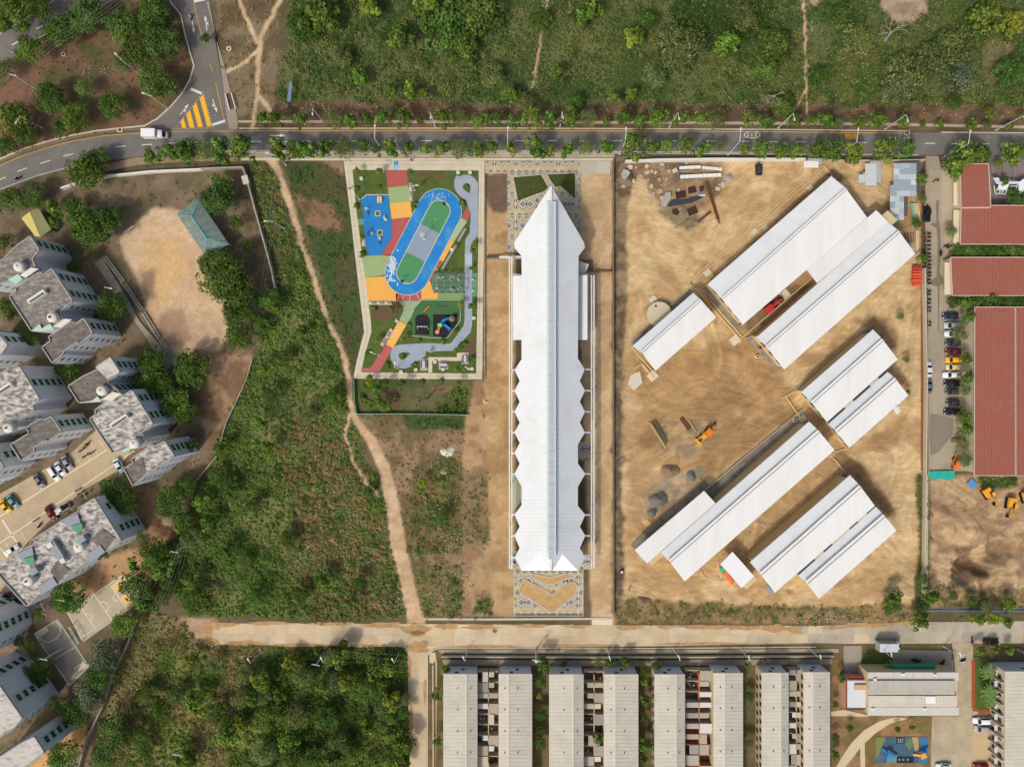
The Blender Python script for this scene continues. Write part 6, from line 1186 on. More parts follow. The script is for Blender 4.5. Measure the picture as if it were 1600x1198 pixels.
SR = [(241, 244, 11), (267, 238, 12), (291, 240, 16), (316, 237, 14), (344, 235, 16), (379, 236, 17), (434, 232, 14), (459, 236, 12), (486, 234, 16), (512, 230, 10), (540, 231, 13), (569, 229, 10), (590, 235, 8), (610, 231, 11), (638, 234, 9), (665, 235, 8), (690, 234, 11), (718, 230, 14), (746, 234, 10), (769, 231, 10), (799, 233, 9), (835, 230, 15), (861, 234, 9), (887, 234, 10), (915, 228, 11), (945, 230, 11), (991, 230, 15), (1016, 232, 11), (1043, 231, 11), (1071, 231, 13), (1100, 232, 11), (1126, 226, 8), (1162, 232, 8), (1190, 231, 13), (1219, 235, 11), (1245, 236, 10), (1273, 235, 12), (1299, 234, 15), (1331, 238, -15), (1382, 235, 14), (1412, 234, 14), (1497, 247, 18), (1517, 240, 15), (1535, 241, 10), (1576, 240, 14), (1598, 237, 12)]
row(NR, 'on the verge above the main road', 'street trees above the main road'); row(SR, 'on the verge below the main road', 'street trees below the main road')
BIG = [(45, 75, 22), (93, 48, 25), (135, 22, 28), (20, 20, 30), (60, 8, 24), (8, 38, 14), (7, 108, 17), (22, 186, 28), (78, 152, 25), (118, 182, 22), (40, 210, 18), (12, 228, 16), (132, 138, 16), (175, 165, 24), (246, 128, 30), (252, 68, 30), (192, 42, 28), (238, 16, 27), (212, 84, 24), (95, 200, 16), (192, 102, 16), (225, 40, 20), (132, 268, 28), (152, 249, 18), (58, 298, 16), (20, 312, 20),
       (8, 380, 16), (139, 352, 36), (168, 342, 22), (118, 322, 16), (342, 309, 26), (345, 290, 20), (350, 428, 40), (368, 458, 34), (330, 412, 22), (372, 492, 24), (373, 528, 22), (300, 573, 29), (237, 562, 22), (232, 592, 26), (175, 480, 26), (272, 628, 24), (248, 600, 24), (292, 645, 20), (183, 768, 27), (196, 788, 22), (240, 868, 27), (15, 482, 18), (44, 526, 18), (106, 580, 20), (108, 933, 27), (215, 916, 26), (194, 976, 20), (162, 1024, 27), (140, 1086, 27), (155, 1056, 22), (116, 1112, 24), (180, 1140, 27), (100, 1180, 26), (268, 786, 26), (290, 762, 18), (66, 1042, 18), (50, 1058, 20), (88, 1100, 14), (165, 1176, 24)]
for i, (x, y, r) in enumerate(BIG): tree(x, y, r, 'grey' if (x, y) in ((162, 1024), (140, 1086)) else 'dark' if y > 450 and i % 3 == 0 or r > 24 and i % 4 == 1 else 'big' if r > 17 else 'dark' if i % 2 else 'olive', hh=(7 if r > 30 else 5.5 if r > 20 else 4.2))
MID = [(90, 327, 15, 'street'), (52, 310, 17, 'dark'), (88, 346, 11, 'street'), (369, 349, 12, 'dark'), (386, 384, 10, 'dark'), (117, 415, 10, 'dark'), (140, 398, 9, 'olive'), (55, 1008, 8, 'street'), (45, 1008, 8, 'yellow'), (27, 1001, 9, 'dark'), (278, 825, 8, 'yellow'), (162, 863, 12, 'street'), (208, 880, 11, 'street'), (222, 840, 12, 'olive'), (420, 470, 20, 'dark'), (405, 508, 16, 'dark'), (430, 482, 12, 'street'), (300, 695, 10, 'street'), (60, 960, 10, 'dark'), (320, 60, 8, 'dark'),
       (988, 62, 16, 'yellow'), (870, 116, 11, 'street'), (1066, 70, 30, 'olive'), (1050, 95, 22, 'olive'), (1138, 70, 17, 'street'), (1142, 95, 14, 'olive'), (1020, 118, 16, 'olive'), (1195, 110, 16, 'dark'), (1010, 30, 14, 'dark'), (1165, 30, 18, 'olive'), (985, 148, 9, 'yellow'), (960, 155, 11, 'street'), (640, 140, 10, 'street'), (610, 140, 9, 'street'), (662, 145, 8, 'yellow'), (560, 120, 12, 'street'), (625, 60, 18, 'street'), (700, 40, 34, 'dark'), (745, 20, 30, 'dark'), (720, 75, 22, 'big'), (668, 14, 20, 'street'), (580, 15, 18, 'yellow'), (820, 160, 14, 'olive'), (800, 150, 16, 'street'), (900, 160, 14, 'dark'), (1225, 165, 20, 'big'), (1210, 70, 22, 'dark'), (1280, 120, 14, 'dark'), (1340, 60, 20, 'olive'), (1420, 115, 28, 'olive'), (1460, 95, 24, 'olive'), (1400, 140, 20, 'grey'), (1490, 70, 26, 'olive'), (1500, 120, 22, 'grey'), (1540, 30, 22, 'street'), (1490, 160, 12, 'dark'), (1580, 110, 18, 'dark'), (500, 20, 26, 'street'), (470, 40, 20, 'dark'), (530, 90, 14, 'olive'), (770, 120, 16, 'olive'), (845, 30, 14, 'dark'), (920, 20, 18, 'street'), (1310, 20, 18, 'dark'), (1580, 40, 18, 'yellow'),
       (505, 905, 16, 'street'), (450, 840, 14, 'dark'), (420, 700, 13, 'street'), (360, 760, 18, 'dark'), (330, 820, 16, 'street'), (380, 880, 14, 'olive'), (545, 940, 12, 'street'), (560, 910, 12, 'dark'), (470, 930, 14, 'dark'), (300, 905, 16, 'street'), (345, 700, 13, 'street'), (660, 755, 9, 'yellow'), (690, 810, 12, 'dark'), (575, 768, 9, 'dark'), (420, 620, 13, 'dark'), (480, 650, 12, 'olive'), (520, 620, 13, 'dark'), (405, 660, 11, 'street'), (250, 930, 18, 'olive'), (320, 935, 14, 'street'),
       (695, 1045, 9, 'yellow'), (684, 1085, 11, 'street'), (684, 1155, 9, 'street'), (844, 1065, 11, 'dark'), (850, 1037, 13, 'street'), (841, 1086, 6, 'yellow'), (845, 1160, 10, 'dark'), (845, 1115, 10, 'dark'), (1008, 1092, 11, 'street'), (1008, 1163, 12, 'street'), (1006, 1065, 7, 'yellow'), (1005, 1045, 9, 'dark'), (935, 1035, 7, 'olive'), (952, 1034, 9, 'street'), (978, 1035, 10, 'street'), (1026, 1037, 8, 'street'), (935, 1153, 9, 'street'), (1170, 1088, 9, 'dark'), (1170, 1160, 9, 'olive'), (880, 1036, 6, 'dark'), (1168, 1037, 6, 'street'), (843, 1140, 7, 'dark'), (1006, 1120, 8, 'dark'), (1005, 1185, 9, 'street'),
       (1313, 1060, 8, 'street'), (1305, 1100, 6, 'dark'), (1306, 1150, 6, 'dark'), (1306, 1180, 8, 'street'), (1328, 1137, 6, 'dark'), (1403, 1138, 5, 'dark'), (1425, 1134, 6, 'street'), (1433, 969, 17, 'street'), (1452, 930, 15, 'street'), (1442, 905, 10, 'dark'), (1395, 945, 14, 'dark'), (1397, 930, 13, 'street'), (1529, 966, 10, 'street'), (1552, 965, 12, 'yellow'), (1572, 970, 11, 'street'), (1518, 965, 8, 'yellow'), (1532, 1015, 9, 'street'), (1552, 1014, 8, 'street'), (1577, 1014, 8, 'street'), (1520, 938, 9, 'dark'), (1488, 930, 8, 'dark'), (1575, 945, 12, 'street'), (1540, 950, 10, 'olive'),
       (1407, 494, 7, 'olive'), (1416, 561, 6, 'olive'), (1417, 612, 5, 'street'), (1513, 495, 12, 'street'), (1500, 522, 12, 'olive'), (1507, 560, 11, 'street'), (1508, 590, 13, 'street'), (1508, 610, 10, 'olive'), (1505, 650, 12, 'street'), (1508, 670, 12, 'street'), (1505, 693, 11, 'olive'), (1507, 718, 12, 'olive'), (1490, 268, 14, 'street'), (1482, 258, 12, 'olive'), (1486, 362, 10, 'olive'), (1440, 280, 9, 'street'), (1440, 310, 8, 'olive'), (1432, 348, 8, 'dark'), (1440, 405, 8, 'street'), (1560, 255, 7, 'street'), (1568, 284, 8, 'street'), (1585, 310, 14, 'dark'), (1600, 312, 12, 'dark')]
MID += [(255, 885, 19, 'street'), (275, 862, 17, 'dark'), (262, 910, 17, 'dark'), (300, 845, 19, 'olive'), (288, 815, 17, 'dark'), (318, 782, 17, 'street'), (340, 745, 15, 'dark'), (232, 940, 18, 'street'), (300, 930, 15, 'dark'), (352, 860, 15, 'street'), (400, 930, 14, 'dark'), (395, 790, 13, 'dark'), (440, 560, 13, 'dark'), (470, 520, 12, 'street'), (415, 575, 13, 'street')]
for x, y, r, k in MID:
    if y < 150 and x > 440: r *= 1.28
    tree(x, y, r, k, hh=None if r < 14 else 3.6)
for y0 in (391, 471):
    for k in range(9): x = 1500+k*12.5 if y0 < 400 else 1492+k*14; tree(x, y0+rtree.uniform(-2, 2), 11+rtree.random()*3, rtree.choice(['street', 'dark', 'dark']), hh=3.4)
rwd = random.Random(21); wood = []
while len(wood) < 50:
    x, y = rwd.uniform(200, 632), rwd.uniform(1022, 1205)
    if x < 330 and rwd.random() < .75 or y < 1015: continue
    if all(math.hypot(x-a, y-b_) > 15 for a, b_ in wood): wood.append((x, y))
for x, y in wood: tree(x, y, rwd.uniform(12, 22), rwd.choice(['street', 'street', 'dark', 'olive', 'yellow', 'dark']), hh=3.6)
# park plants
PK = [(558, 267, 6), (592, 268, 6), (557, 296, 5), (556, 322, 6), (568, 372, 6), (566, 398, 6), (592.5, 292, 4), (640, 268, 4), (655, 290, 4), (648, 320, 6), (723, 318, 6), (714, 382, 5), (741, 384, 6), (738, 390, 5), (585, 482, 6), (615, 483, 7), (720, 475, 6), (739, 478, 7), (630, 556, 4), (668, 552, 5), (712, 548, 5), (692, 532, 6), (640, 507, 4), (656, 531, 4), (630, 530, 6), (606, 571, 6), (647, 569, 5), (738, 559, 5), (714, 576, 6), (725, 537, 6), (588, 532, 6), (574, 553, 6), (713, 516, 5), (735, 420, 4), (730, 292, 4), (577, 598, 7), (604, 599, 7), (630, 598, 7), (660, 597, 5), (689, 595, 6), (716, 599, 7), (566, 622, 6), (590, 621, 7), (618, 621, 6), (710, 631, 6), (600, 633, 10), (640, 595, 4), (587, 609, 8), (576, 590, 5)]
for x, y, r in PK: tree(x, y, r, 'yellow' if (x+y) % 5 == 0 else 'street' if r > 6 else 'shrub')
pal_m = None
def palm(x, y, r, hh=2.5, nfr=14, dead=False, lab=None, lean=(0, 0)):
    o = thing('palm_tree' if not dead else 'bare_tree', lab, 'tree', P(x, y, 0)); k = (H-hh)/H
    b = MB()
    for i in range(nfr):
        a = 6.28*i/nfr+rtree.random()*.2; p0 = Vector((0, 0, hh)); dx, dy = math.cos(a), math.sin(a); L_ = r*S*rtree.uniform(.8, 1.1); pv_ = p0
        for j in range(1, 5):
            f = j/4; p = Vector((dx*L_*f, dy*L_*f, hh+.35*L_*(f-f*f*1.5))); w_ = .32*(1-f*.6)*L_*.5; n = Vector((-dy, dx, 0))*w_; f0 = (j-1)/4; w0 = Vector((-dy, dx, 0))*.32*(1-f0*.6)*L_*.5
            if j == 1: w0 *= .3
            b.add([pv_-w0, pv_, pv_+w0, p+n, p+Vector((0, 0, .04)), p-n], [(0, 1, 4, 5), (1, 2, 3, 4)]); pv_ = p
    b.build('fronds', mat('palm green', c(96, 124, 64), .8, .2, 2), o, local=True); MB().cyl(0, 0, 0, hh, .16, .12, 8).build('trunk', BARK, o, local=True); return o
palm(1384, 1037, 14, 3.0, 12, lab='palm with pale fronds on the lawn above the pale office roof'); palm(1532, 1042, 14, 3.5, lab='upper palm in the rust-edged bed beside the service drive'); palm(1534, 1072, 15, 3.5, lab='middle palm in the rust-edged bed beside the service drive'); palm(1537, 1086, 13, 3.5, lab='lowest palm in the rust-edged bed beside the service drive')
def bare(x, y, tx, ty, sz, lab, m=None):
    o = thing('bare_tree', lab, 'tree', P(x, y, 0)); m = m or mat('pale bark', c(164, 156, 134), .9); q0, q1 = Vector(P(x, y, 0)), Vector(P(tx, ty, 4.5)); MB().beam(q0, q1, .45).build('trunk', m, o); b = MB(); rb_ = random.Random(int(x))
    def br(p, d, L_, w_, lv):
        e_ = p+d*L_; b.beam(p, e_, w_)
        if lv: 
            for _ in range(rb_.choice((2, 2, 3))): a = rb_.uniform(-.8, .8); dd = Vector((d.x*math.cos(a)-d.y*math.sin(a), d.x*math.sin(a)+d.y*math.cos(a), d.z*.5+rb_.uniform(0, .2))).normalized(); br(e_, dd, L_*rb_.uniform(.45, .8), w_*.66, lv-1)
    a0_ = math.atan2(q1.y-q0.y, q1.x-q0.x)
    for k in range(6): a = a0_+(k-2.5)*.72+rb_.uniform(-.3, .3); br(q1 if k % 2 else q0.lerp(q1, .8), Vector((math.cos(a), math.sin(a), .4)).normalized(), sz*S*rb_.uniform(.22, .42), .11, 4)
    b.build('bare_branches', m, o); return o
bare(1381, 66, 1393, 50, 30, 'large leafless pale tree by the rubble patch in the meadow'); bare(1200, 150, 1210, 150, 24, 'leafless tree in the meadow left of the right-hand footpath'); bare(664, 626, 666, 624, 26, 'leafless dark shrub-like tree in the fenced garden below the park', mat('dark twig', c(112, 104, 84), .95))
bare(1196, 1035, 1196, 1034, 9, 'small purple-brown leafless shrub at the top of the fourth courtyard lane', mat('purple twig', c(112, 84, 84), .95))
autolabel(tree_items)
# ---------------- vehicles ----------------
CGL = mat('car glass', c(28, 32, 36), .1, .05); TYRE = mat('tyre', c(28, 27, 26), .9, .1); LAMPW = mat('head lamp', c(226, 226, 220), .2); LAMPR = mat('tail lamp', c(150, 30, 26), .3); CHROME = mat('wheel rim', c(150, 150, 150), .3, metal=.8)
def loft(sections, m, name, parent, smooth=True):
    """sections: (x, half width, z0, z1, corner) rounded boxes along x"""
    V = []; n = 8
    for x, w_, z0, z1, cr in sections:
        V += [(x, -w_+cr, z0), (x, w_-cr, z0), (x, w_, z0+cr), (x, w_, z1-cr), (x, w_-cr, z1), (x, -w_+cr, z1), (x, -w_, z1-cr), (x, -w_, z0+cr)]
    F = [tuple(range(n)), tuple(range(len(V)-n, len(V)))[::-1]]
    for i in range(len(sections)-1):
        o = i*n; F += [(o+(k+1) % n, o+k, o+k+n, o+(k+1) % n+n) for k in range(n)]
    return mesh_obj(name, V, F, m, parent, True, smooth)
car_cache = {}
def paint_m(rgb): return mat('car paint %d %d %d' % rgb, c(*rgb), .3, .03, 1)
def wheels(t, xs, w_, r=.33):
    for x in xs:
        for s in (-1, 1): wh = MB().cyl(x, 0, s*w_-.11, s*w_+.11, r, n=14, axis='y') ; wh.V = [(v[0], v[1], v[2]+r) for v in wh.V]; o = wh.build('wheel', TYRE, t, local=True); hb = MB().cyl(x, 0, s*w_+.1*s, s*w_+.13*s, r*.55, n=10, axis='y'); hb.V = [(v[0], v[1], v[2]+r) for v in hb.V]; hb.build('hub', CHROME, o, local=True)
def car(px, py, ang, rgb, label, L_=4.4, kind='sedan', cat='car', group='parked cars'):
    """ang: heading of the car nose in photo degrees, counter-clockwise from right"""
    p = P(px, py, .7); t = thing('parked_car', label, cat, (p[0], p[1], .07 if py < 1010 or px < 1400 else .13), group, math.radians(ang)); h = L_/2; pm_ = paint_m(rgb); w_ = .88
    loft([(-h, w_*.8, .38, .80, .1), (-h+.18, w_*.95, .25, .92, .12), (-h+.9, w_, .2, .95, .12), (h-1.2, w_, .2, .93, .12), (h-.35, w_*.93, .22, .80, .12), (h, w_*.74, .35, .62, .1)], pm_, 'body', t)
    if kind == 'pickup': x0, x1, x2, x3 = -.5, -.35, .7, 1.25
    elif kind in ('suv', 'hatch'): x0, x1, x2, x3 = -h+.15, -h+.5, .55, 1.15
    else: x0, x1, x2, x3 = -h+.65, -h+1.3, .35, 1.1
    zt = 1.62 if kind in ('suv', 'pickup') else 1.42
    V = [(x0, -w_*.9, .9), (x0, w_*.9, .9), (x3, w_*.9, .88), (x3, -w_*.9, .88), (x1, -w_*.7, zt), (x1, w_*.7, zt), (x2, w_*.7, zt), (x2, -w_*.7, zt)]
    cb = mesh_obj('cabin_glass', V, [(0, 1, 2, 3), (7, 6, 5, 4), (0, 4, 5, 1), (3, 2, 6, 7), (1, 5, 6, 2), (0, 3, 7, 4)], CGL, t, True)
    loft([(x1-.05, w_*.66, zt-.02, zt+.03, .01), (x1+.1, w_*.73, zt-.03, zt+.06, .02), (x2-.1, w_*.73, zt-.03, zt+.06, .02), (x2+.05, w_*.66, zt-.02, zt+.03, .01)], pm_, 'roof', t)
    for s in (-1, 1):
        MB().beam((x0+.05, s*w_*.88, .93), (x1, s*w_*.7, zt), .09).build('pillar', pm_, t, local=True); MB().beam((x3, s*w_*.88, .9), (x2, s*w_*.7, zt), .09).build('pillar', pm_, t, local=True)
        MB().box(h-.3, h-.06, s*w_*.62-.16, s*w_*.62+.16, .62, .74).build('headlight', LAMPW, t, local=True); MB().box(-h-.01, -h+.14, s*w_*.62-.17, s*w_*.62+.17, .66, .84).build('tail_light', LAMPR, t, local=True); MB().box(x3-.35, x3-.15, s*(w_+.08)-.1, s*(w_+.08)+.1, .92, 1.04).build('mirror', pm_, t, local=True)
    if kind == 'pickup': MB().box(-h+.12, -.6, -w_*.78, w_*.78, .94, .97).build('load_bed', TYRE, t, local=True)
    wheels(t, (-h+.85, h-.9), w_-.1); return t
for a in [(1485, 493.5, 180, (44, 56, 84), 'navy car at the top of the parked column beside the largest red roof'), (1487, 508.5, 180, (186, 190, 194), 'silver car just below the navy car in the parked column', 4.3, 'suv'), (1488, 521.5, 180, (222, 224, 226), 'white car third from the top of the parked column'),
          (1489, 535.5, 180, (58, 64, 70), 'dark grey car right above the dark red one in the parked column'), (1489, 549, 180, (112, 36, 44), 'dark red car directly above the yellow car'), (1489.5, 562.3, 180, (244, 176, 28), 'bright yellow car in the middle of the parked column', 4.4, 'hatch'), (1489, 573.5, 180, (222, 200, 138), 'cream-beige car directly below the bright yellow car', 3.9, 'hatch'),
          (1486.5, 585.7, 180, (228, 230, 232), 'long white car directly below the cream-beige one', 4.9), (1487.5, 598.5, 180, (34, 34, 36), 'black car directly below the long white car'), (1488, 611.5, 180, (66, 64, 66), 'dark grey hatchback half under a tree, second above the gap in the column', 3.8, 'hatch'), (1488.7, 628.3, 180, (56, 56, 60), 'small charcoal car alone below the gap in the column', 3.6, 'hatch'), (1487.8, 643, 180, (38, 38, 40), 'black car at the bottom of the parked column', 4.6, 'suv'),
          (1451, 576.5, 90, (216, 218, 220), 'white car parked along the left kerb of the lane'), (1450.7, 604.5, 270, (96, 106, 116), 'blue-grey car parked along the left kerb, below the white one', 4.2), (1448.5, 333.5, 90, (34, 34, 36), 'black pickup with a white load beside the tin shed', 4.8, 'pickup'),
          (105, 722.5, -58, (150, 152, 156), 'silver car farthest right of the upper parked row by the apartments'), (94.5, 732, -58, (214, 216, 216), 'white-roofed grey car between the white one and the silver one'), (85, 739.5, -58, (232, 232, 230), 'large white car left of the white-roofed grey one', 4.8, 'suv'), (61.5, 750.5, -58, (118, 118, 124), 'grey car standing alone in the upper parked row'), (20.5, 783, -52, (108, 148, 150), 'teal car beside the yellow taxi'), (8.5, 790.5, -52, (240, 186, 34), 'yellow taxi at the left edge of the car park', 4.2),
          (80, 801, -58, (120, 36, 48), 'maroon car in the lower parking bays', 4.5), (97, 794.5, -148, (206, 204, 200), 'white pickup with a red load next to the maroon car', 4.9, 'pickup'), (18.5, 859, 33, (232, 232, 230), 'white car against the top corner of the long weathered roof'), (186, 727, -60, (214, 226, 222), 'white car parked half beneath the half pale roof'), (8.5, 932.5, 36, (116, 38, 46), 'dark red car at the left edge of the grey parking lane'), (32, 942, -52, (40, 44, 58), 'black and blue car under the corner of the long weathered roof'),
          (1533, 1125, 180, (232, 234, 236), 'large white car beside the service drive at the bottom right', 4.8, 'suv'), (1533.5, 1137, 180, (160, 164, 170), 'silver-blue car just below the large white car at bottom right', 4.0, 'hatch'), (1474, 1197, 180, (226, 228, 228), 'white car cut by the bottom edge'), (1532, 1197, 180, (140, 30, 34), 'red car cut by the bottom edge'), (1549, 1002.5, 0, (58, 44, 42), 'dark brown car on the concrete road near the right edge', 4.4),
          (1185.5, 264, 92, (60, 62, 66), 'dark vehicle with a pale bonnet near the top wall of the building site', 3.6, 'hatch')]: car(*a)
# box truck on the main road
t = thing('box_truck', 'white box truck driving on the main road beside the striped island', 'truck', (P(246, 212, .5)[0], P(246, 212, .5)[1], .07), rz=-.01)
b = MB().box(-3.3, .55, -1.12, 1.12, .75, 3.0); b.build('cargo_box', mat('truck white', c(226, 226, 222), .5, .03), t, local=True); MB().box(-3.2, .45, -1.0, 1.0, 3.0, 3.04).build('box_roof', mat('truck roof', c(236, 234, 228), .5), t, local=True); MB().box(-3.3, 2.9, -.45, .45, .45, .72).build('chassis', TYRE, t, local=True)
loft([(.75, .98, .6, 2.2, .1), (1.3, 1.02, .5, 2.3, .12), (2.2, 1.0, .5, 2.05, .14), (2.7, .98, .5, 1.45, .14), (3.15, .9, .5, 1.2, .14)], mat('cab white', c(222, 224, 224), .35), 'cab', t)
mesh_obj('windscreen', [(2.15, -.85, 2.1), (2.15, .85, 2.1), (2.78, .85, 1.5), (2.78, -.85, 1.5), (2.1, -.85, 2.0), (2.1, .85, 2.0), (2.7, .85, 1.42), (2.7, -.85, 1.42)], [(0, 1, 2, 3)[::-1], (4, 5, 6, 7), (0, 4, 5, 1), (2, 6, 7, 3), (0, 3, 7, 4), (1, 5, 6, 2)], CGL, t, True); wheels(t, (-2.2, 2.2), .92, .42)
for s in (-1, 1): MB().box(3.05, 3.2, s*.65-.15, s*.65+.15, .8, .95).build('headlight', LAMPW, t, local=True); MB().box(2.2, 2.35, s*1.15-.1, s*1.15+.1, 1.5, 1.9).build('mirror', TYRE, t, local=True)
t = thing('box_truck', 'grey box truck parked on the concrete road with dark boxes for its shadow', 'truck', (P(1383, 1005, .5)[0], P(1383, 1005, .5)[1], .07), rz=0)
MB().box(-3.0, 2.1, -1.3, 1.1, .8, 3.3).build('cargo_box', mat('truck grey', c(168, 168, 162), .6, .05), t, local=True); MB().box(-2.9, 2.0, -1.2, 1.0, 3.3, 3.36).build('box_roof', TIN[3], t, local=True); loft([(2.2, .95, .6, 2.2, .1), (2.9, 1.0, .5, 2.3, .12), (3.4, .95, .5, 1.9, .12), (3.7, .9, .5, 1.3, .12)], mat('cab white', c(222, 224, 224)), 'cab', t); MB().box(2.9, 3.3, -.5, .5, 2.25, 2.35).build('roof_hatch', CGL, t, local=True); wheels(t, (-2, 2.6), .95, .45)
for i, (x, y, m) in enumerate([(1375, 993, 'red'), (1380, 991, 'dark'), (1388, 992, 'dark'), (1396, 993, 'dark')]):  # dark boxes stand in for the truck's cast shadow, beside one red item
    q = P(x, y); b = MB().box(-.9, .9, -.5, .5, .2, 1.1); b.box(-.4, .5, -.3, .3, 1.1, 1.6); b.build('machine', mat('red item', c(150, 62, 52)) if m == 'red' else SWIN, t).location = Vector((q[0], q[1], 0))-WL[t.name]
# motorbikes
BK = [mat('bike %d' % i, c(*q), .5) for i, q in enumerate([(44, 44, 48), (60, 58, 60), (120, 34, 34), (46, 66, 100), (196, 196, 192)])]; bike_items = []; rb = random.Random(5); bproto = {}
def bike(px, py, ang, ci=None, label=None, rider=False, grp='parked motorbikes'):
    ci = rb.choice([0, 0, 1, 1, 2, 3]) if ci is None else ci; p = P(px, py, .5)
    t = thing('motorbike', label, 'motorbike', (p[0], p[1], .07), None if rider else grp, math.radians(ang))
    if ci not in bproto:
        parts = []
        for x in (-.65, .65): b = MB().cyl(x, 0, -.06, .06, .3, n=12, axis='y'); b.V = [(v[0], v[1], v[2]+.3) for v in b.V]; parts.append(b.build('wheel', TYRE, t, local=True))
        b = MB().box(-.55, .45, -.16, .16, .3, .66); b.box(-.3, .1, -.22, .22, .28, .5); parts.append(b.build('frame', BK[ci], t, local=True)); parts.append(loft([(-.85, .1, .72, .8, .02), (-.6, .17, .68, .82, .04), (0, .15, .66, .78, .04), (.05, .1, .66, .76, .03)], TYRE, 'seat', t)); parts.append(loft([(.02, .13, .62, .86, .05), (.3, .17, .6, .92, .06), (.5, .1, .62, .86, .04)], BK[ci], 'fuel_tank', t))
        b = MB().beam((.45, -.36, 1.0), (.45, .36, 1.0), .05); b.beam((.45, 0, 1.0), (.66, 0, .35), .08); parts.append(b.build('handlebar', CHROME, t, local=True)); parts.append(MB().box(.55, .68, -.09, .09, .78, .92).build('headlight', LAMPW, t, local=True)); bproto[ci] = parts
    else:
        for s_ in bproto[ci]: n = s_.copy(); C.objects.link(n); n.parent = t
    if label is None: bike_items.append((t, px, py, 'parked motorbike'))
    return t
ys = [365.5, 371, 377, 384, 390, 396.5, 402, 408, 413.5, 419, 425.5, 431, 437.5, 443, 455, 460, 468, 474, 481, 486, 503, 508]
for i, y in enumerate(ys): bike(1449.5+rb.uniform(-.6, .6), y, 175+rb.uniform(-8, 8), None, 'parked motorbike, %s from the top in the row along the lane kerb' % ordn(i), grp='motorbikes along the lane kerb')
for x, y, a in ((136.5, 692.5, 40), (134, 697.5, 40), (143.5, 707, 35), (127.5, 703, 35), (133, 712, 40), (122, 765, 30), (126, 770, 30), (131, 774, 30), (139, 768, 30), (56, 812, 30), (62, 820, 60), (22, 967, 120), (30, 975, 30), (1479, 384, 20), (1483, 386, 25), (1470, 395, 90), (1463, 283, 15), (1505, 1031, 20), (1429, 1030, 10), (1435, 1032, 10), (1473, 1034, 40)): bike(x, y, a)
bike(1519, 1000, 90, 3, 'blue motorbike at the mouth of the service drive'); autolabel(bike_items)
# riders: one on the main road, one on the side road
SKIN = mat('skin', c(150, 104, 78), .7); HELM = mat('helmet', c(214, 214, 216), .3)
def person(px, py, z, ang, shirt, label, sit=True, hat=None):
    p = P(px, py, .8); t = thing('person', label, 'person', (p[0], p[1], z), None, math.radians(ang))
    if sit: J = [(0, 0, .82), (.05, 0, 1.12), (.12, 0, 1.38), (.15, 0, 1.52), (.18, 0, 1.66), (.1, .2, 1.34), (.3, .3, 1.1), (.52, .28, 1.05), (.1, -.2, 1.34), (.3, -.3, 1.1), (.52, -.28, 1.05), (.05, .12, .82), (.4, .2, .72), (.2, .2, .35), (.05, -.12, .82), (.4, -.2, .72), (.2, -.2, .35)]
    else: J = [(0, 0, .95), (.0, 0, 1.2), (0, 0, 1.42), (.0, 0, 1.53), (.02, 0, 1.68), (0, .2, 1.4), (.03, .26, 1.12), (.1, .25, .86), (0, -.2, 1.4), (-.03, -.26, 1.12), (.02, -.25, .86), (0, .1, .92), (.12, .11, .5), (.05, .11, .04), (0, -.1, .92), (-.05, -.11, .5), (-.2, -.11, .04)]
    E = [(0, 1), (1, 2), (2, 3), (3, 4), (2, 5), (5, 6), (6, 7), (2, 8), (8, 9), (9, 10), (0, 11), (11, 12), (12, 13), (0, 14), (14, 15), (15, 16)]; Rr = [.15, .15, .16, .06, .11, .07, .05, .04, .07, .05, .04, .1, .07, .05, .1, .07, .05]
    me = bpy.data.meshes.new('body'); me.from_pydata(J, E, []); o = bpy.data.objects.new('body', me); C.objects.link(o); o.parent = t
    md = o.modifiers.new('skin', 'SKIN'); 
    for v, r in zip(me.skin_vertices[0].data if me.skin_vertices else [], Rr): v.radius = (r, r)
    if not me.skin_vertices:
        bm_ = __import__('bmesh').new(); bm_.from_mesh(me); ly = bm_.verts.layers.skin.verify(); 
        for v, r in zip(bm_.verts, Rr): v[ly].radius = (r, r)
        bm_.verts.ensure_lookup_table(); bm_.verts[0][ly].use_root = True; bm_.to_mesh(me); bm_.free()
    o.modifiers.new('sub', 'SUBSURF').levels = 1; me.materials.append(mat('shirt%d' % shirt[0], c(*shirt), .9))
    MB().dome(J[4][0], 0, 1.6 if sit else 1.66, .15, .16, 12).build('helmet' if sit else 'hair', HELM if sit else (hat or TYRE), t, local=True, smooth=True); return t
bike(28, 278.3, 25, 0, 'black motorbike riding left on the curved main road', True); person(28, 278.3, .07, 205, (60, 52, 50), 'rider in dark clothes on the motorbike at the curve of the main road')
bike(297.5, 27, -80, 4, 'motorbike riding down the side road beside the painted arrow', True); person(297.5, 25, .07, -80, (176, 176, 190), 'rider in a pale shirt on the side road motorbike')
for x, y, s_, lb in ((643, 250.5, (60, 60, 70), 'person in dark clothes walking on the pavement above the oval track'), (571, 242, (80, 70, 66), 'person in brown clothes on the pavement under the street trees'), (546.5, 295, (160, 60, 50), 'person in red on the left promenade of the park'), (347, 105.5, (120, 50, 44), 'person in dark red at the edge of the side road'), (1470, 395, (70, 60, 66), 'person standing by the motorbikes left of the middle red roof'), (1118, 505, (196, 190, 60), 'worker in a yellow vest at the corner of the small site roof'), (1094, 747.5, (210, 200, 70), 'worker in yellow beside the grey gravel heap'), (1295, 273, (60, 52, 44), 'worker in dark clothes at the top corner of the foundation outline'), (1461, 283.5, (210, 210, 210), 'person in white walking down the side lane'), (983, 921, (60, 60, 70), 'person in dark clothes near the lower left corner of the site')):
    person(x, y, max(0.05, zat(x, y)) if x < 1500 else .1, rb.uniform(0, 360), s_, lb, False)

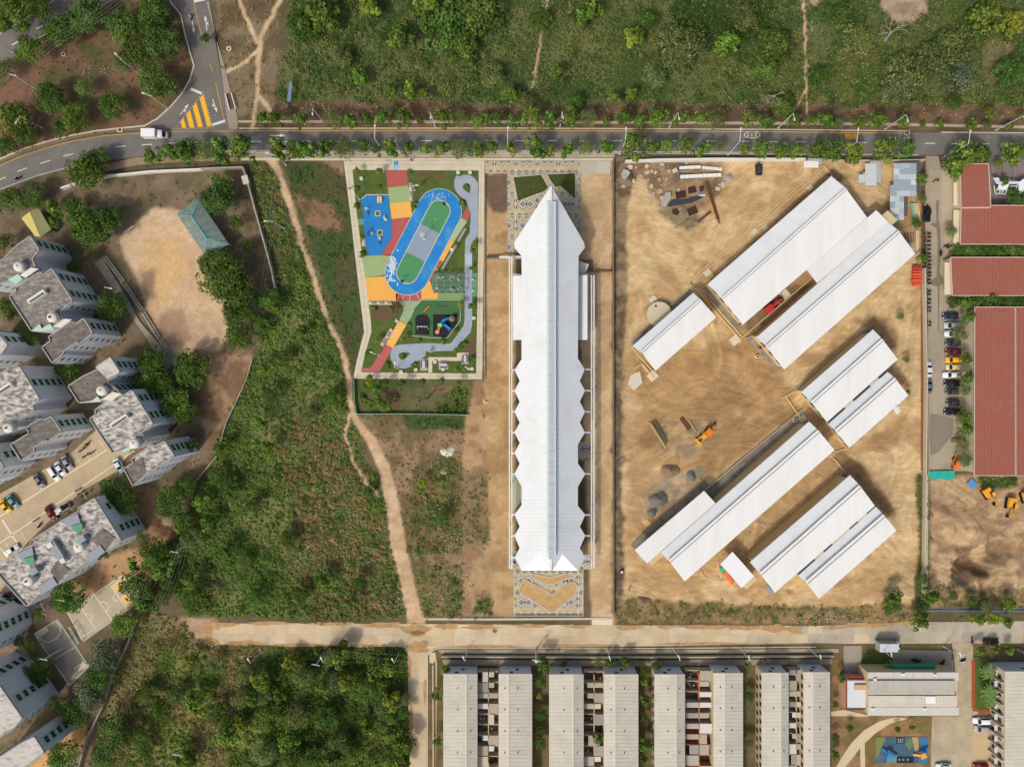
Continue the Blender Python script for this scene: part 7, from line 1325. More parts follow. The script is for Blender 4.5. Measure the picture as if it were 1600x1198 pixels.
# ---------------- construction machines ----------------
MY = mat('machine yellow', c(232, 164, 50), .5, .1, 1.5); MO = mat('machine orange', c(226, 120, 44), .5, .1, 1.5); MR = mat('machine red', c(196, 56, 54), .5, .1, 1)
def excavator(px, py, ang, boom, label, m=MY, s=1.0):
    t = thing('excavator', label, 'excavator', (P(px, py)[0], P(px, py)[1], max(0, zat(px, py))), 'excavators by the dug pit', math.radians(ang)); t.scale = (s, s, s)
    for y in (-1.0, 1.0): MB().box(-1.6, 1.6, y-.3, y+.3, 0, .8).build('track', TYRE, t, local=True)
    MB().cyl(0, 0, .8, 1.0, .8, n=14).build('turntable', TYRE, t, local=True); b = MB().box(-1.9, .9, -1.15, 1.15, 1.0, 1.7); b.box(-1.9, -.9, -1.1, 1.1, 1.7, 2.1); b.build('body', m, t, local=True); MB().box(-.3, .9, .2, 1.1, 1.7, 2.7).build('cab', CGL, t, local=True); MB().box(-.35, .95, .15, 1.15, 2.7, 2.8).build('cab_roof', m, t, local=True)
    MB().beam((.7, -.1, 1.5), (2.7, -.1, 3.2), .4, .5).build('boom', m, t, local=True); MB().beam((2.7, -.1, 3.2), (4.0, -.1, 1.4), .32, .4).build('stick', m, t, local=True); MB().box(3.6, 4.3, -.55, .35, .4, 1.3).build('bucket', TYRE, t, local=True); return t
excavator(1540, 770, -55, 0, 'yellow excavator beside the blue-grey tank above the dug pit', s=.9); excavator(1575, 786, -100, 0, 'yellow excavator right of the one beside the tank', s=.9); excavator(1599, 776, -75, 0, 'yellow excavator cut by the right edge above the dug pit', s=.9)
t = thing('loader', 'yellow wheeled backhoe loader in the middle of the building site', 'loader', (P(1101, 678)[0], P(1101, 678)[1], 0), rz=math.radians(228))
MB().box(-2.0, 1.2, -.75, .75, .6, 1.3).build('chassis', MY, t, local=True); MB().box(-1.7, -.2, -.8, .8, 1.3, 2.7).build('cab', CGL, t, local=True); MB().box(-1.85, -.05, -.95, .95, 2.7, 2.85).build('cab_roof', MO, t, local=True); MB().box(.1, 1.5, -.55, .55, 1.3, 1.75).build('bonnet', MY, t, local=True); MB().box(2.6, 3.3, -1.25, 1.25, .2, .9).build('front_bucket', MY, t, local=True)
for y in (-.6, .6): MB().beam((.8, y, 1.2), (2.8, y, .6), .16, .25).build('lift_arm', MY, t, local=True)
MB().beam((-2, 0, 1.1), (-3.0, 0, 2.5), .25, .3).build('rear_boom', MY, t, local=True); MB().beam((-3.0, 0, 2.5), (-3.9, 0, 1.2), .2, .25).build('rear_stick', MY, t, local=True); MB().box(-4.2, -3.7, -.3, .3, .6, 1.2).build('rear_bucket', TYRE, t, local=True); wheels(t, (-1.3,), .85, .65); wheels(t, (1.2,), .85, .48)
t = thing('tracked_machine', 'red tracked machine parked in the gap between the top two white roofs', 'machine', (P(1205, 479)[0], P(1205, 479)[1], .05), rz=math.radians(40))
for y in (-.75, .75): MB().box(-2.4, 1.4, y-.25, y+.25, 0, .6).build('track', TYRE, t, local=True)
MB().box(-2.6, -.2, -1, 1, .6, 1.7).build('body', MR, t, local=True); MB().beam((-.4, 0, 1.6), (3.0, 0, 1.8), .5, .4).build('boom', MR, t, local=True); MB().beam((-.4, .6, 1.5), (2.6, .5, 1.3), .25, .3).build('boom', MR, t, local=True); MB().box(2.2, 3.4, -.7, .7, .7, 1.5).build('platform', SWIN, t, local=True)
t = thing('tracked_machine', 'small orange machine near the bottom of the lane car park', 'machine', (P(1490, 722)[0], P(1490, 722)[1], .07), rz=1.5); MB().box(-1.8, 1.2, -.6, .6, .3, 1.2).build('body', MO, t, local=True); MB().box(-.6, .5, -.65, .65, 1.2, 2.1).build('cab', CGL, t, local=True); MB().box(-.7, .6, -.75, .75, 2.1, 2.2).build('cab_roof', MO, t, local=True); MB().beam((1, 0, 1), (2.6, 0, .6), .4).build('arm', MO, t, local=True); wheels(t, (-1.2, .9), .6, .35)
t = thing('timber_trolley', 'low trolley stacked with brown planks beside the lane trees', 'trolley', (P(1500, 688)[0], P(1500, 688)[1], .07), rz=-.05)
for k in range(6): MB().box(-3.0+.1*k, 2.8-.2*(k % 3), -.55+.18*k, -.4+.18*k, .5, .62+.04*(k % 2)).build('plank', mat('plank brown', c(142, 116, 84), .9, .2, 2), t, local=True)
wheels(t, (-2, 2), .4, .25)

# ---------------- lamps, poles, wires ----------------
LPM = mat('lamp pole', c(214, 214, 208), .6, .05); rl = 0
def lamp(px, py, dx, dy, label, h=10.5, arm=2.6, group='street lamps along the main road'):
    q = P(px, py); t = thing('street_lamp', label, 'street lamp', (q[0], q[1], 0), group); d = Vector((dx, -dy, 0)).normalized()
    b = MB(); b.cyl(0, 0, 0, h, .13, .075, 8); b.build('pole', LPM, t, local=True); MB().beam((0, 0, h), tuple(d*arm+Vector((0, 0, h+.5))), .12).build('arm', LPM, t, local=True); e_ = d*arm; MB().beam((e_.x, e_.y, h+.5), (e_.x+d.x*.8, e_.y+d.y*.8, h+.55), .32, .12).build('lamp_head', LPM, t, local=True); MB().cyl(0, 0, 0, .25, .28, n=8).build('base', KERB, t, local=True); return t
NL = [(506, 192), (680, 197.5), (875, 197.5), (1046, 199), (1216, 200), (1383, 202), (1556, 203.5)]; SL = [(598, 237), (794, 240), (968, 241), (1137, 242), (1310, 242), (1475, 245)]
for i, (x, y) in enumerate(NL): lamp(x, y, .1, 1, 'white street lamp on the far verge, %s from the left' % ordn(i), arm=1.4)
for i, (x, y) in enumerate(SL): lamp(x, y, .05, -1, 'white street lamp on the near verge, %s from the left' % ordn(i), arm=2.8)
for x, y, dx, dy, lb in ((262, 170, -1, -.3, 'street lamp on the grass inside the curved kerb'), (66, 200, -.3, .8, 'lamp with two heads rising from the trees above the road curve'), (218, 116, -1, -1, 'short leaning lamp among the trees of the upper left plot'), (20, 82, -1, -.6, 'street lamp at the edge of the upper left road'), (447, 258, -1, -.2, 'lamp beside the start of the dirt path'), (444, 357, -1, 0, 'floodlight pole in the grass right of the boundary wall'), (192, 455, 1, .2, 'double lamp over the terrace stand')): lamp(x, y, dx, dy, lb, 8.5, 1.6, 'other street lamps')
for i, (x, y) in enumerate([(408, 1018), (517, 1016), (624, 1018), (730, 1015), (949, 1015), (1053, 1014), (1158, 1014), (1265, 1013), (1371, 1009), (1474, 1009), (1590, 1014)]): lamp(x, y, -.4, -1, 'pole along the lower side of the concrete road, %s from the left' % ordn(i), 7.5, .9, 'poles along the concrete road')
for x, y, hh, lb in ((60, 141, 10, 'thick concrete power pole between the upper left trees'), (837, 1014, 8, 'transformer pole above the gap between the second and third terrace roofs'), (300, 1152, 9, 'power pole with cross-arm at the bottom of the olive scrub'), (297, 850, 9, 'power pole standing in the trees below the half pale roof'), (508, 1018, 9, 'power pole with an angled cross-arm below the concrete road'), (102, 1010, 9, 'floodlight pole in the middle of the grey court'), (128, 922, 9, 'floodlight pole beside the leafy tree above the yellow-keyed court')):
    q = P(x, y); t = thing('power_pole', lb, 'pole', (q[0], q[1], 0)); MB().cyl(0, 0, 0, hh, .2, .13, 8).build('pole', LPM, t, local=True); MB().beam((-1.1, .2, hh-.4), (1.1, -.2, hh-.4), .16).build('cross_arm', LPM, t, local=True)
    for k in (-1, 0, 1): MB().cyl(k*.95, -k*.17, hh-.32, hh, .09, n=6).build('insulator', KERB, t, local=True)
    if 'transformer' in lb: MB().cyl(0, -.5, hh-2, hh-.9, .38, n=10).build('transformer', LPM, t, local=True)
WIRE = mat('overhead wire', c(112, 116, 96), .8)
def wires(label, pts, n, h, gap=.9):
    t = thing('overhead_wires', label, 'wires', P(*pts[0], 0)); q = [Vector(P(x, y, h)) for x, y in pts]
    for k in range(n):
        for a, bb in zip(q, q[1:]):
            d = (bb-a).normalized(); nn = Vector((-d.y, d.x, 0))*gap*(k-(n-1)/2); b = MB(); prev = a+nn
            for j in range(1, 7): f = j/6; p = a.lerp(bb, f)+nn-Vector((0, 0, 3.2*f*(1-f))); b.beam(prev, p, .045); prev = p
            b.build('wire', WIRE, t)
    return t
wires('parallel power lines over the upper left trees', [(-40, 146), (14, 110), (90, 60), (190, -2), (240, -40)], 4, 9.5); wires('power lines running down from the tree belt past the ball courts', [(286, 850), (262, 925), (205, 1055), (150, 1198), (130, 1260)], 4, 9)
wires('low lines crossing the woods below the concrete road', [(508, 1026), (640, 1033)], 3, 8, 1.4)
wires('thin lines following the inner boundary wall of the field', [(431, 262), (420, 360), (410, 450)], 2, 8)

# ---------------- walls, fences ----------------
WALLB = mat('boundary wall', c(196, 184, 158), .9, .12, 1); WALLG = mat('grey boundary wall', c(168, 158, 140), .9, .15, 1); GRN_ = mat('green fence', c(92, 150, 118), .7, .1, 1); WSHEET = mat('white wall cap', c(224, 222, 214), .8, .08, 2)
def wall(label, pts, w_=.35, h=2.2, m=WALLB, nm='boundary_wall', cat='wall', seg=None):
    t = thing(nm, label, cat, P(*pts[0], 0))
    for a, bb in zip(pts, pts[1:]):
        L_ = math.hypot(bb[0]-a[0], bb[1]-a[1]); k = max(1, int(L_/(seg or 60)))
        for i in range(k):
            p0, p1 = P(*lerp(a, bb, i/k)), P(*lerp(a, bb, (i+1)/k)); dd = (Vector(p1)-Vector(p0)).normalized()*.02
            MB().beam((p0[0]+dd.x, p0[1]+dd.y, h/2-.15), (p1[0]-dd.x, p1[1]-dd.y, h/2-.15), w_, h+.1).build('wall_panel', m, t)
    return t
wall('pale wall with a green fence line along the top of the apartment grounds', [(100, 296), (140, 283), (172, 277), (240, 270), (318, 266.5)], .45, 1.6, WSHEET)
wall('grey wall rounding the upper right corner of the apartment grounds', [(318, 266.5), (383, 264), (390, 285), (402, 330), (416, 380), (428, 425), (433, 452), (430, 465)], .4, 2, WALLG)
wall('long dark-topped wall between the apartment grounds and the green field', [(396, 561), (388, 590), (372, 625), (355, 660), (341, 712), (300, 760)], .25, 1.2, WALLG)
wall('thin wall between the ball courts and the scrubland', [(243, 895), (226, 940), (205, 1000), (180, 1050), (165, 1100), (140, 1150), (125, 1205)], .3, 1.8, WALLG)
wall('white-capped wall along the top edge of the building site', [(976, 254.5), (1030, 252.5), (1110, 251.5), (1255, 251.5)], .5, 2, WSHEET); wall('plain wall along the top edge right of the white site cabin', [(1280, 253), (1330, 254), (1390, 254), (1440, 253)], .35, 2, WALLB)
wall('thin dark wall between the sand strip and the building site', [(957.3, 252), (957.5, 600), (958, 960)], .22, 1.8, mat('dark board fence', c(126, 118, 106), .9, .15, 1)); wall('boundary wall down the right side of the building site', [(1440.5, 420), (1443.5, 600), (1442, 745), (1440, 925)], .28, 1.8, WALLB)
wall('grey concrete channel wall left of the excavated ground', [(1446.5, 742), (1446, 925)], 1.0, .5, mat('channel concrete', c(182, 174, 154), .9, .1, 1), 'channel', 'channel'); wall('low pale wall between the side lane and the green strip', [(1449, 740), (1448.5, 480)], .2, .9, WALLG)
wall('green fence along the left side of the fenced garden', [(554.5, 592), (556, 630), (559, 646)], .12, 1.4, GRN_, 'garden_fence', 'fence'); wall('green and white fence along the bottom of the fenced garden', [(559, 646.5), (620, 646), (700, 647), (732, 648)], .12, 1.4, mat('pale green fence', c(170, 196, 176), .7, .15, 2), 'garden_fence', 'fence')
wall('blue pipe along the verge below the excavated ground', [(1452, 953.5), (1480, 953), (1520, 953.5), (1600, 954)], .4, .35, mat('blue pipe', c(92, 116, 158), .5, .3, 1), 'pipe', 'pipe', 22); wall('slim grey wall right of the sand strip top', [(757.8, 272), (757.8, 590)], .15, .8, WALLG); wall('thin pale wall crossing the top of the sand strip', [(903.5, 424.5), (957, 425)], .2, 1.2, mat('brown wall cap', c(150, 112, 90), .9))
wall('wall behind the terraces along the drainage ditch', [(690, 1023), (960, 1024.5), (1300, 1022.5)], .25, 1.4, WALLB); wall('pale wall left of the first terrace roof', [(677, 1036), (678, 1250)], .3, 1.2, mat('rubble wall', c(206, 186, 156), .9, .25, 3)); wall('rust-red edging strip between the site wall and the lane', [(1442.6, 480), (1443, 740)], .9, .25, mat('rusty planting', c(136, 82, 60), .95, .3, 2), 'planting_strip', 'planting')
wall('white boundary wall along the right gap of the terraces', [(1019.5, 1045), (1020.5, 1250)], .3, 1.0, MATS['rubble wall'])

# ---------------- loose things on the site ----------------
DK = mat('dark rust water', c(70, 46, 36), .5, .15, 1); RUSTB = mat('rusty beam', c(104, 64, 48), .8, .2, 2); rs = random.Random(31)
def slabthing(nm, label, cat, pts, z, t_, m, group=None):
    o = MB().slab([P(x, y, z) for x, y in pts], t_).build(nm, m, None); q = P(sum(p[0] for p in pts)/len(pts), sum(p[1] for p in pts)/len(pts), 0)
    for v in o.data.vertices: v.co -= Vector(q)
    o.location = q; WL[o.name] = Vector(q); return tag(o, label, cat, group)
for pts, lb in (([(1055, 300), (1071, 297), (1072, 308), (1057, 311)], 'upper left square pit of dark rusty water in the demolition area'), ([(1075, 293), (1086, 290), (1089, 300), (1076, 303)], 'irregular dark pit beside the white pipes'), ([(1093, 291), (1100, 290), (1099, 299), (1094, 300)], 'narrow dark pit right of the irregular one'), ([(1050, 327), (1058, 325), (1062, 332), (1058, 337), (1051, 334)], 'small round dark pit in the rubble'), ([(1073, 327), (1087, 321), (1091, 332), (1077, 338)], 'largest square dark pit in the rubble')): slabthing('pit', lb, 'pit', pts, zat(1070, 310)+.12, .2, DK)
def bm(label, a, bb, w_, h_, m, z=.3, nm='steel_beam', cat='beam', grp=None): 
    t = thing(nm, label, cat, P(*a, 0), grp); MB().beam(P(*a, z), P(*bb, z), w_, h_).build('member', m, t); return t
bm('long rusty steel beam lying steeply right of the pits', (1104, 284), (1122, 343), .7, .4, RUSTB); bm('thinner rusty rod extending below the long steel beam', (1107, 300), (1124, 349), .3, .3, RUSTB, .5); bm('short dark rusty beam pointing at the largest pit', (1090, 347), (1110, 331), .7, .35, RUSTB); bm('pale brown pole lying below the pits', (1054, 356), (1088, 339), .25, .2, mat('pale pole', c(150, 122, 92), .9))
slabthing('tarp', 'wrinkled dark blue-black tarpaulin draped across the rubble', 'tarp', [(1043, 320), (1050, 313), (1072, 312), (1092, 306), (1098, 309), (1080, 317), (1060, 320), (1046, 323)], .9, .3, mat('dark tarp', c(56, 62, 72), .6, .25, 3)); slabthing('plastic_sheet', 'crumpled pale blue plastic beside the dark tarpaulin', 'plastic sheet', [(1090, 304), (1102, 303), (1103, 306), (1092, 308)], .6, .2, mat('pale blue plastic', c(190, 204, 216), .4, .1, 3))
slabthing('tarp', 'crumpled translucent grey sheeting left of the dark tarpaulin', 'tarp', [(1032, 316), (1041, 300), (1048, 300), (1049, 310), (1040, 322), (1034, 324)], .8, .3, mat('grey sheeting', c(168, 164, 152), .5, .25, 3))
for i, (x0, y0, x1, y1, lb) in enumerate([(1063, 276.5, 1127, 273.5, 'stack of long white wall panels on blue sheeting in the upper site'), (1062, 262.5, 1095, 261, 'row of smaller white panels above the long stack')]):
    t = thing('panel_stack', lb, 'panels', P(x0, y0, 0)); MB().slab([P(x0-2, y0+4, .3), P(x1-16, y1+4, .3), P(x1-16, y1-1, .3), P(x0-2, y0-6, .3)], .2).build('blue_sheeting', mat('blue sheeting', c(58, 84, 120), .6, .2, 2), t)
    n = 9
    for k in range(n): a, bb = lerp((x0, y0), (x1, y1), k/n), lerp((x0, y0), (x1, y1), (k+.93)/n); MB().beam(P(*a, .7+rs.random()*.15), P(*bb, .7), .95 if i == 0 else .8, .5).build('panel', mat('panel white', c(232, 230, 222), .6, .04), t)
t = thing('panel_stack', 'scattered row of tilted off-white panels trailing off to the right', 'panels', P(1100, 264, 0))
for k in range(7): x = 1099+k*4.4; a = rs.uniform(-.5, .5); q = P(x, 262.5+k*.45); MB().box(-.35, .3, -.4, .4, .1, .5, 0, a, (q[0], q[1], 0)).build('panel', MATS['panel white'], t)
blk_items = []
BLM = [mat('broken slab %d' % i, c(*q), .9, .1, 2) for i, q in enumerate([(196, 184, 160), (170, 166, 156), (178, 158, 128)])]
def rockmesh(i):
    r = random.Random(i+90); b = MB(); n = 7; pts = [(.5*math.cos(6.28*k/n)*r.uniform(.7, 1.2), .5*math.sin(6.28*k/n)*r.uniform(.7, 1.2)) for k in range(n)]; b.prism(pts, -.1, .22); b.V = [(v[0]*(.85 if v[2] > 0 else 1), v[1]*(.85 if v[2] > 0 else 1), v[2]+r.uniform(-.05, .1)) for v in b.V]; me = bpy.data.meshes.new('rock %d' % i); me.from_pydata(b.V, [], b.F); me.materials.append(BLM[i % 3]); return me
RK = [rockmesh(i) for i in range(9)]; bxm = []
for m in BLM: b = MB().box(-.5, .5, -.45, .45, 0, .4); me = bpy.data.meshes.new('block'); me.from_pydata(b.V, [], b.F); me.materials.append(m); bxm.append(me)
def rock(x, y, s, me, nm, cat, desc, items, group):
    o = bpy.data.objects.new(nm, me); C.objects.link(o); o.location = (*P(x, y)[:2], zat(x, y)); o.rotation_euler = (rs.uniform(-.1, .1), rs.uniform(-.1, .1), rs.random()*3); o.scale = (s, s*rs.uniform(.7, 1.1), s); o['category'] = cat; o['group'] = group; items.append((o, x, y, desc)); return o
for x, y, s in [(1034, 257.5, 1), (1010, 260.5, 1.0), (993, 263, .5), (1011, 270, 1.1), (1024, 270, .9), (1045.5, 268, .9), (1054, 267, 1.3), (1012, 281.5, .9), (1030, 281.5, 1.0), (1041, 281, .9), (1072.5, 254, 1.2), (1121, 295.5, 1.3), (1129, 289, 1.4), (1060, 297, .9), (1018, 268, .8), (1124, 289, .7)]: rock(x, y, s, rs.choice(bxm), 'broken_block', 'block', 'pale broken concrete block', blk_items, 'broken blocks in the upper site')
BLK2 = [(977, 273, 3.5), (1030.5, 299, 1.8), (985, 262, 2), (1000, 276, 1.6), (1018, 291, 1.5), (1021, 303, 1.4), (1010, 297, 1.3), (1035, 310, 1.6), (990, 284, 1.6), (974, 292, 1.3)]
for x, y, s in BLK2: rock(x, y, s, rs.choice(RK), 'boulder', 'boulder', 'rough sandy boulder', blk_items, 'boulders in the upper left of the site')
autolabel(blk_items)
def pile(nm, label, cat, px, py, r, hh, m, e=1.0, seed=0):
    V = []; F = []; n = 30; k = 9; rr_ = random.Random(seed); ph = [rr_.random()*6 for _ in range(5)]; q = P(px, py)
    for j in range(k):
        f = j/k
        for i in range(n):
            t_ = 6.283*i/n; w_ = 1+.16*math.sin(2*t_+ph[0])+.1*math.sin(3*t_+ph[1])+.06*math.sin(7*t_+ph[2])+rr_.uniform(-.05, .05); z = hh*(f**.9)*(1+rr_.uniform(-.08, .08)); V.append((r*S*(1-f)*w_*math.cos(t_), r*S*(1-f)*w_*e*math.sin(t_), z-.15))
    V.append((0, 0, hh*.97)); F = [(j*n+i, j*n+(i+1) % n, (j+1)*n+(i+1) % n, (j+1)*n+i) for j in range(k-1) for i in range(n)]+[((k-1)*n+i, (k-1)*n+(i+1) % n, k*n) for i in range(n)]
    o = mesh_obj(nm, V, F, m, None, False, True); o.location = (q[0], q[1], zat(px, py)); return tag(o, label, cat)
GRAV = mat('grey gravel', c(120, 118, 112), .95, .2, 4, bump=1); GRAVL = mat('light gravel', c(166, 160, 146), .95, .3, 5, bump=1); SANDP = mat('yellow sand heap', c(196, 164, 116), .95, .15, 3, bump=.8); BRP = mat('brown gravel', c(146, 122, 94), .95, .2, 4, bump=1)
pile('gravel_heap', 'larger grey gravel heap left of the attached single-slope roof', 'gravel heap', 1030, 779, 15, 2.0, GRAV, .9, 1); pile('gravel_heap', 'smaller grey gravel heap below the larger one', 'gravel heap', 1019, 800, 10, 1.2, GRAV, .8, 2); pile('gravel_heap', 'round heap of light broken stone beside the white panels', 'gravel heap', 1139, 277, 9, .7, GRAVL, 1, 3); pile('gravel_heap', 'brown gravel heap above the two grey heaps', 'gravel heap', 1047, 735, 15, 1.7, BRP, .9, 4); pile('gravel_heap', 'dark grey heap right of the brown gravel heap', 'gravel heap', 1080, 742, 9, 1.1, GRAV, 1, 5)
pile('sand_heap', 'pale yellow sand heap near the two grey heaps', 'sand heap', 1012, 812, 12, 1.0, SANDP, .8, 6); pile('earth_heap', 'clump of pale earth by the lower left boundary', 'earth heap', 1005, 940, 10, .8, BRP, .9, 7); pile('rubble_heap', 'heap of white rubble in the dry ground left of the hall', 'rubble heap', 699, 706, 12, .8, mat('white rubble', c(222, 214, 192), .95, .3, 4, bump=1), .8, 8); pile('sand_heap', 'small heap of white sand beside the end of the track', 'sand heap', 759, 627, 7, .5, SANDP, .8, 9); pile('rubble_heap', 'small whitish rubble heap below the white one', 'rubble heap', 692, 738, 6, .5, MATS['white rubble'], .9, 10); pile('gravel_heap', 'small pale gravel heap between the two lowest long roofs', 'gravel heap', 1194, 818, 7, .4, GRAVL, .7, 11); pile('gravel_heap', 'tiny pale gravel heap left of the other in the diagonal gap', 'gravel heap', 1171, 832, 5, .4, GRAVL, .8, 12)
pile('rubble_heap', 'rubble and brick waste beside the trees right of the apartments', 'rubble heap', 262, 815, 11, .7, mat('mixed rubble', c(176, 152, 128), .95, .3, 4, bump=1), .9, 13)
t = thing('truss_frame', 'long dark green steel truss box lying left of the yellow loader', 'truss', P(1029, 677, 0)); a, bb = (1017, 660), (1041, 694)
for o_, z in ((0, .3), (5.5, .3), (0, 1.1), (5.5, 1.1)): MB().beam(P(a[0]+o_, a[1]-o_*.55, z), P(bb[0]+o_*.3, bb[1]-o_*.3, z), .22).build('chord', mat('olive steel', c(110, 108, 70), .7), t)
for k in range(9): f = k/9; p0, p1 = lerp(a, bb, f), lerp((a[0]+5.5, a[1]-3), (bb[0]+1.6, bb[1]-1.6), f+.06); MB().beam(P(*p0, 1.1), P(*p1, 1.1), .14).build('brace', mat('dark steel', c(62, 58, 50), .7), t)
bm('pale yellow beam along the lower side of the dark truss', (1015, 660), (1041, 701), .4, .3, mat('ochre beam', c(188, 164, 100), .8)); bm('flat brown rusty plate lying up left of the yellow loader', (1064, 652), (1077, 671), 1.1, .15, RUSTB); bm('thin ochre bar between the rusty plate and the loader', (1076, 656), (1088, 674), .25, .2, MATS['ochre beam'])
t = thing('formwork_stack', 'stack of orange-red formwork panels by the right boundary of the site', 'formwork', P(1433, 430, 0)); 
for k, (y, cc, w_) in enumerate([(416, (156, 60, 48), 6), (420, (186, 70, 52), 6), (424.5, (210, 84, 50), 7), (429, (222, 96, 58), 7), (433, (218, 84, 46), 7), (438, (226, 100, 60), 8), (442, (206, 88, 54), 7), (446, (222, 104, 64), 6)]): MB().slab([P(1433-w_, y-1.6, .9), P(1433+w_, y-1.6-.4, .9), P(1433+w_, y+1.6, 1.0), P(1433-w_, y+1.8-.6, .9)], .6).build('panel', mat('form%d' % k, c(*cc), .8, .08), t)
t = thing('rebar_stack', 'stack of reddish rods on pallets above the orange formwork', 'pallets', P(1421, 370, 0))
for k in range(7): MB().beam(P(1414+k*2.1, 364, .4), P(1415.5+k*2.1, 378, .4), .2, .3).build('rod', mat('rod%d' % (k % 2), c(*((140, 108, 92), (170, 150, 124))[k % 2]), .8), t)
t = thing('timber_stack', 'bundle of long pale timbers with green netting below the tin shed', 'timber', P(1430, 330, 0))
for k in range(5): MB().beam(P(1426+k*2, 318, .5+.1*(k % 2)), P(1430+k*1.8, 347, .5), .28, .3).build('timber', mat('timber%d' % (k % 2), c(*((214, 196, 150), (196, 176, 128))[k % 2]), .9), t)
MB().slab([P(1422, 318, .9), P(1426, 317, .9), P(1431, 346, .9), (P(1428, 346, .9))], .1).build('netting', mat('green netting', c(104, 178, 140), .8), t)
bm('pale plank walkway down the right edge of the site, below the timbers', (1433, 360), (1433, 392), .9, .3, mat('pale planks', c(204, 184, 146), .9, .1, 2), nm='plank_walk', cat='planks')
def tarp(label, pts, z, m, folds=0): return slabthing('tarp', label, 'tarp', pts, z, .15, m)
tarp('large turquoise tarpaulin at the bottom end of the lane', [(1450, 736), (1491, 735), (1492, 748), (1478, 750), (1470, 747), (1458, 751), (1456, 746), (1449, 743)], .6, mat('turquoise tarp', c(44, 172, 150), .6, .18, 1.2)); tarp('small blue square tarpaulin below the largest red roof', [(1511, 755), (1518, 747), (1528, 756), (1520, 765)], .8, mat('blue tarp', c(82, 146, 190), .6, .1, 1.5)); tarp('patch of bright green tarpaulin left of the small single-slope roof', [(1124, 887), (1130, 886), (1135, 893), (1129, 895)], .4, mat('emerald tarp', c(58, 176, 136), .6)); tarp('turquoise sheeting at the bottom of the tin shed', [(1386, 343), (1403, 344), (1402, 350), (1390, 349)], .5, MATS['turquoise tarp']); tarp('white crumpled sheeting at the lower right end of the narrow twin roof', [(1396, 637), (1404, 634), (1407, 643), (1402, 648), (1398, 643)], .5, mat('white sheeting', c(222, 220, 212), .6, .1, 3))
bm('orange-red rolled barrier against the small single-slope roof', (1131, 893), (1145, 911), 1.1, .7, mat('orange barrier', c(222, 112, 70), .7, .15, 2), nm='barrier', cat='barrier'); slabthing('grey_sheet', 'grey panel leaning at the lower end of the wide lower roof', 'panel', [(1199, 913), (1208, 924), (1204, 929), (1197, 920)], .8, .2, GREY); 
t = thing('water_tank', 'round blue-grey tank beside the excavator', 'tank', P(1547, 771, 0)); MB().cyl(0, 0, 0, 1.2, .9, n=18).build('body', mat('blue grey tank', c(164, 176, 184), .5), t, local=True); MB().dome(0, 0, 1.2, .85, .25, 18).build('lid', mat('tank lid two', c(182, 192, 198), .5), t, local=True)
for x, y, lb, m in ((971, 892, 'round black and white drum near the lower left boundary of the site', SWIN), (1187, 543, 'small red drum at the lower left end of the three-strip roof', MR), (1182, 557, 'white sack bundle with dark folds in front of the three-strip roof', WSHEET), (1240, 656, 'small white drum near the upper end of the longest site roof', WSHEET)): t = thing('drum', lb, 'drum', P(x, y, 0)); MB().cyl(0, 0, 0, .9, .5, n=14).build('body', m, t, local=True); MB().cyl(0, 0, .9, .96, .34, n=12).build('lid', WSHEET if m is SWIN else SWIN, t, local=True)
# footbridge-like blue sheet, billboard, utility box
t = thing('shelter', 'long narrow blue-grey roofed bench shelter on the dry verge', 'shelter', P(452, 143, 0)); MB().slab([P(452.5, 127, 2.4), P(456.5, 129, 2.4), P(454, 159, 2.4), P(448.5, 157, 2.4)], .15).build('roof', mat('blue grey roof', c(110, 136, 158), .6, .08, 1), t)
for x, y in ((453.5, 131), (450.5, 154)): q = P(x, y, 2.2); MB().beam((q[0], q[1], 0), (q[0], q[1], 2.3), .15).build('post', LPM, t)
t = thing('grate_frame', 'brown metal grate frame with white rails at the edge of the side road', 'grate', P(359, 160, 0)); MB().slab([P(353, 147, .5), P(360, 145.5, .5), P(366, 168, .5), P(359, 170, .5)], .3).build('grate', mat('brown grate', c(92, 76, 62), .8, .15, 2), t); MB().beam(P(352, 147, .8), P(358.5, 172, .8), .25).build('rail', WSHEET, t); MB().beam(P(361, 145, .8), P(368, 170, .8), .25).build('rail', WSHEET, t)
t = thing('utility_hut', 'small white flat-roofed hut in the corner of the apartment grounds wall', 'hut', P(382, 281, 0)); MB().slab([P(376.5, 275.5, 2.5), P(386, 273, 2.5), P(389, 286.5, 2.5), P(380, 288.5, 2.5)], .15).build('roof', mat('hut roof', c(204, 200, 186), .8, .05), t); b = MB(); b.prism([P(x, y, 2.3)[:2] for x, y in ((377.5, 276.5), (385.5, 274.5), (388, 286), (380.5, 287.5))], 0, 2.34); b.build('wall', WALLB, t)
t = thing('manhole', 'round pale manhole ring in the dry verge right of the side road', 'manhole', P(358, 77, 0)); MB().cyl(0, 0, 0, .25, .75, n=18).build('ring', KERB, t, local=True); MB().cyl(0, 0, .25, .27, .3, n=12).build('hole', SWIN, t, local=True)
t = thing('manhole', 'small octagonal pale manhole in the brown ground of the upper left plot', 'manhole', P(100, 85.5, 0)); MB().cyl(0, 0, 0, .25, .6, n=8).build('ring', KERB, t, local=True); MB().cyl(0, 0, .25, .27, .4, n=8).build('hole', SWIN, t, local=True)
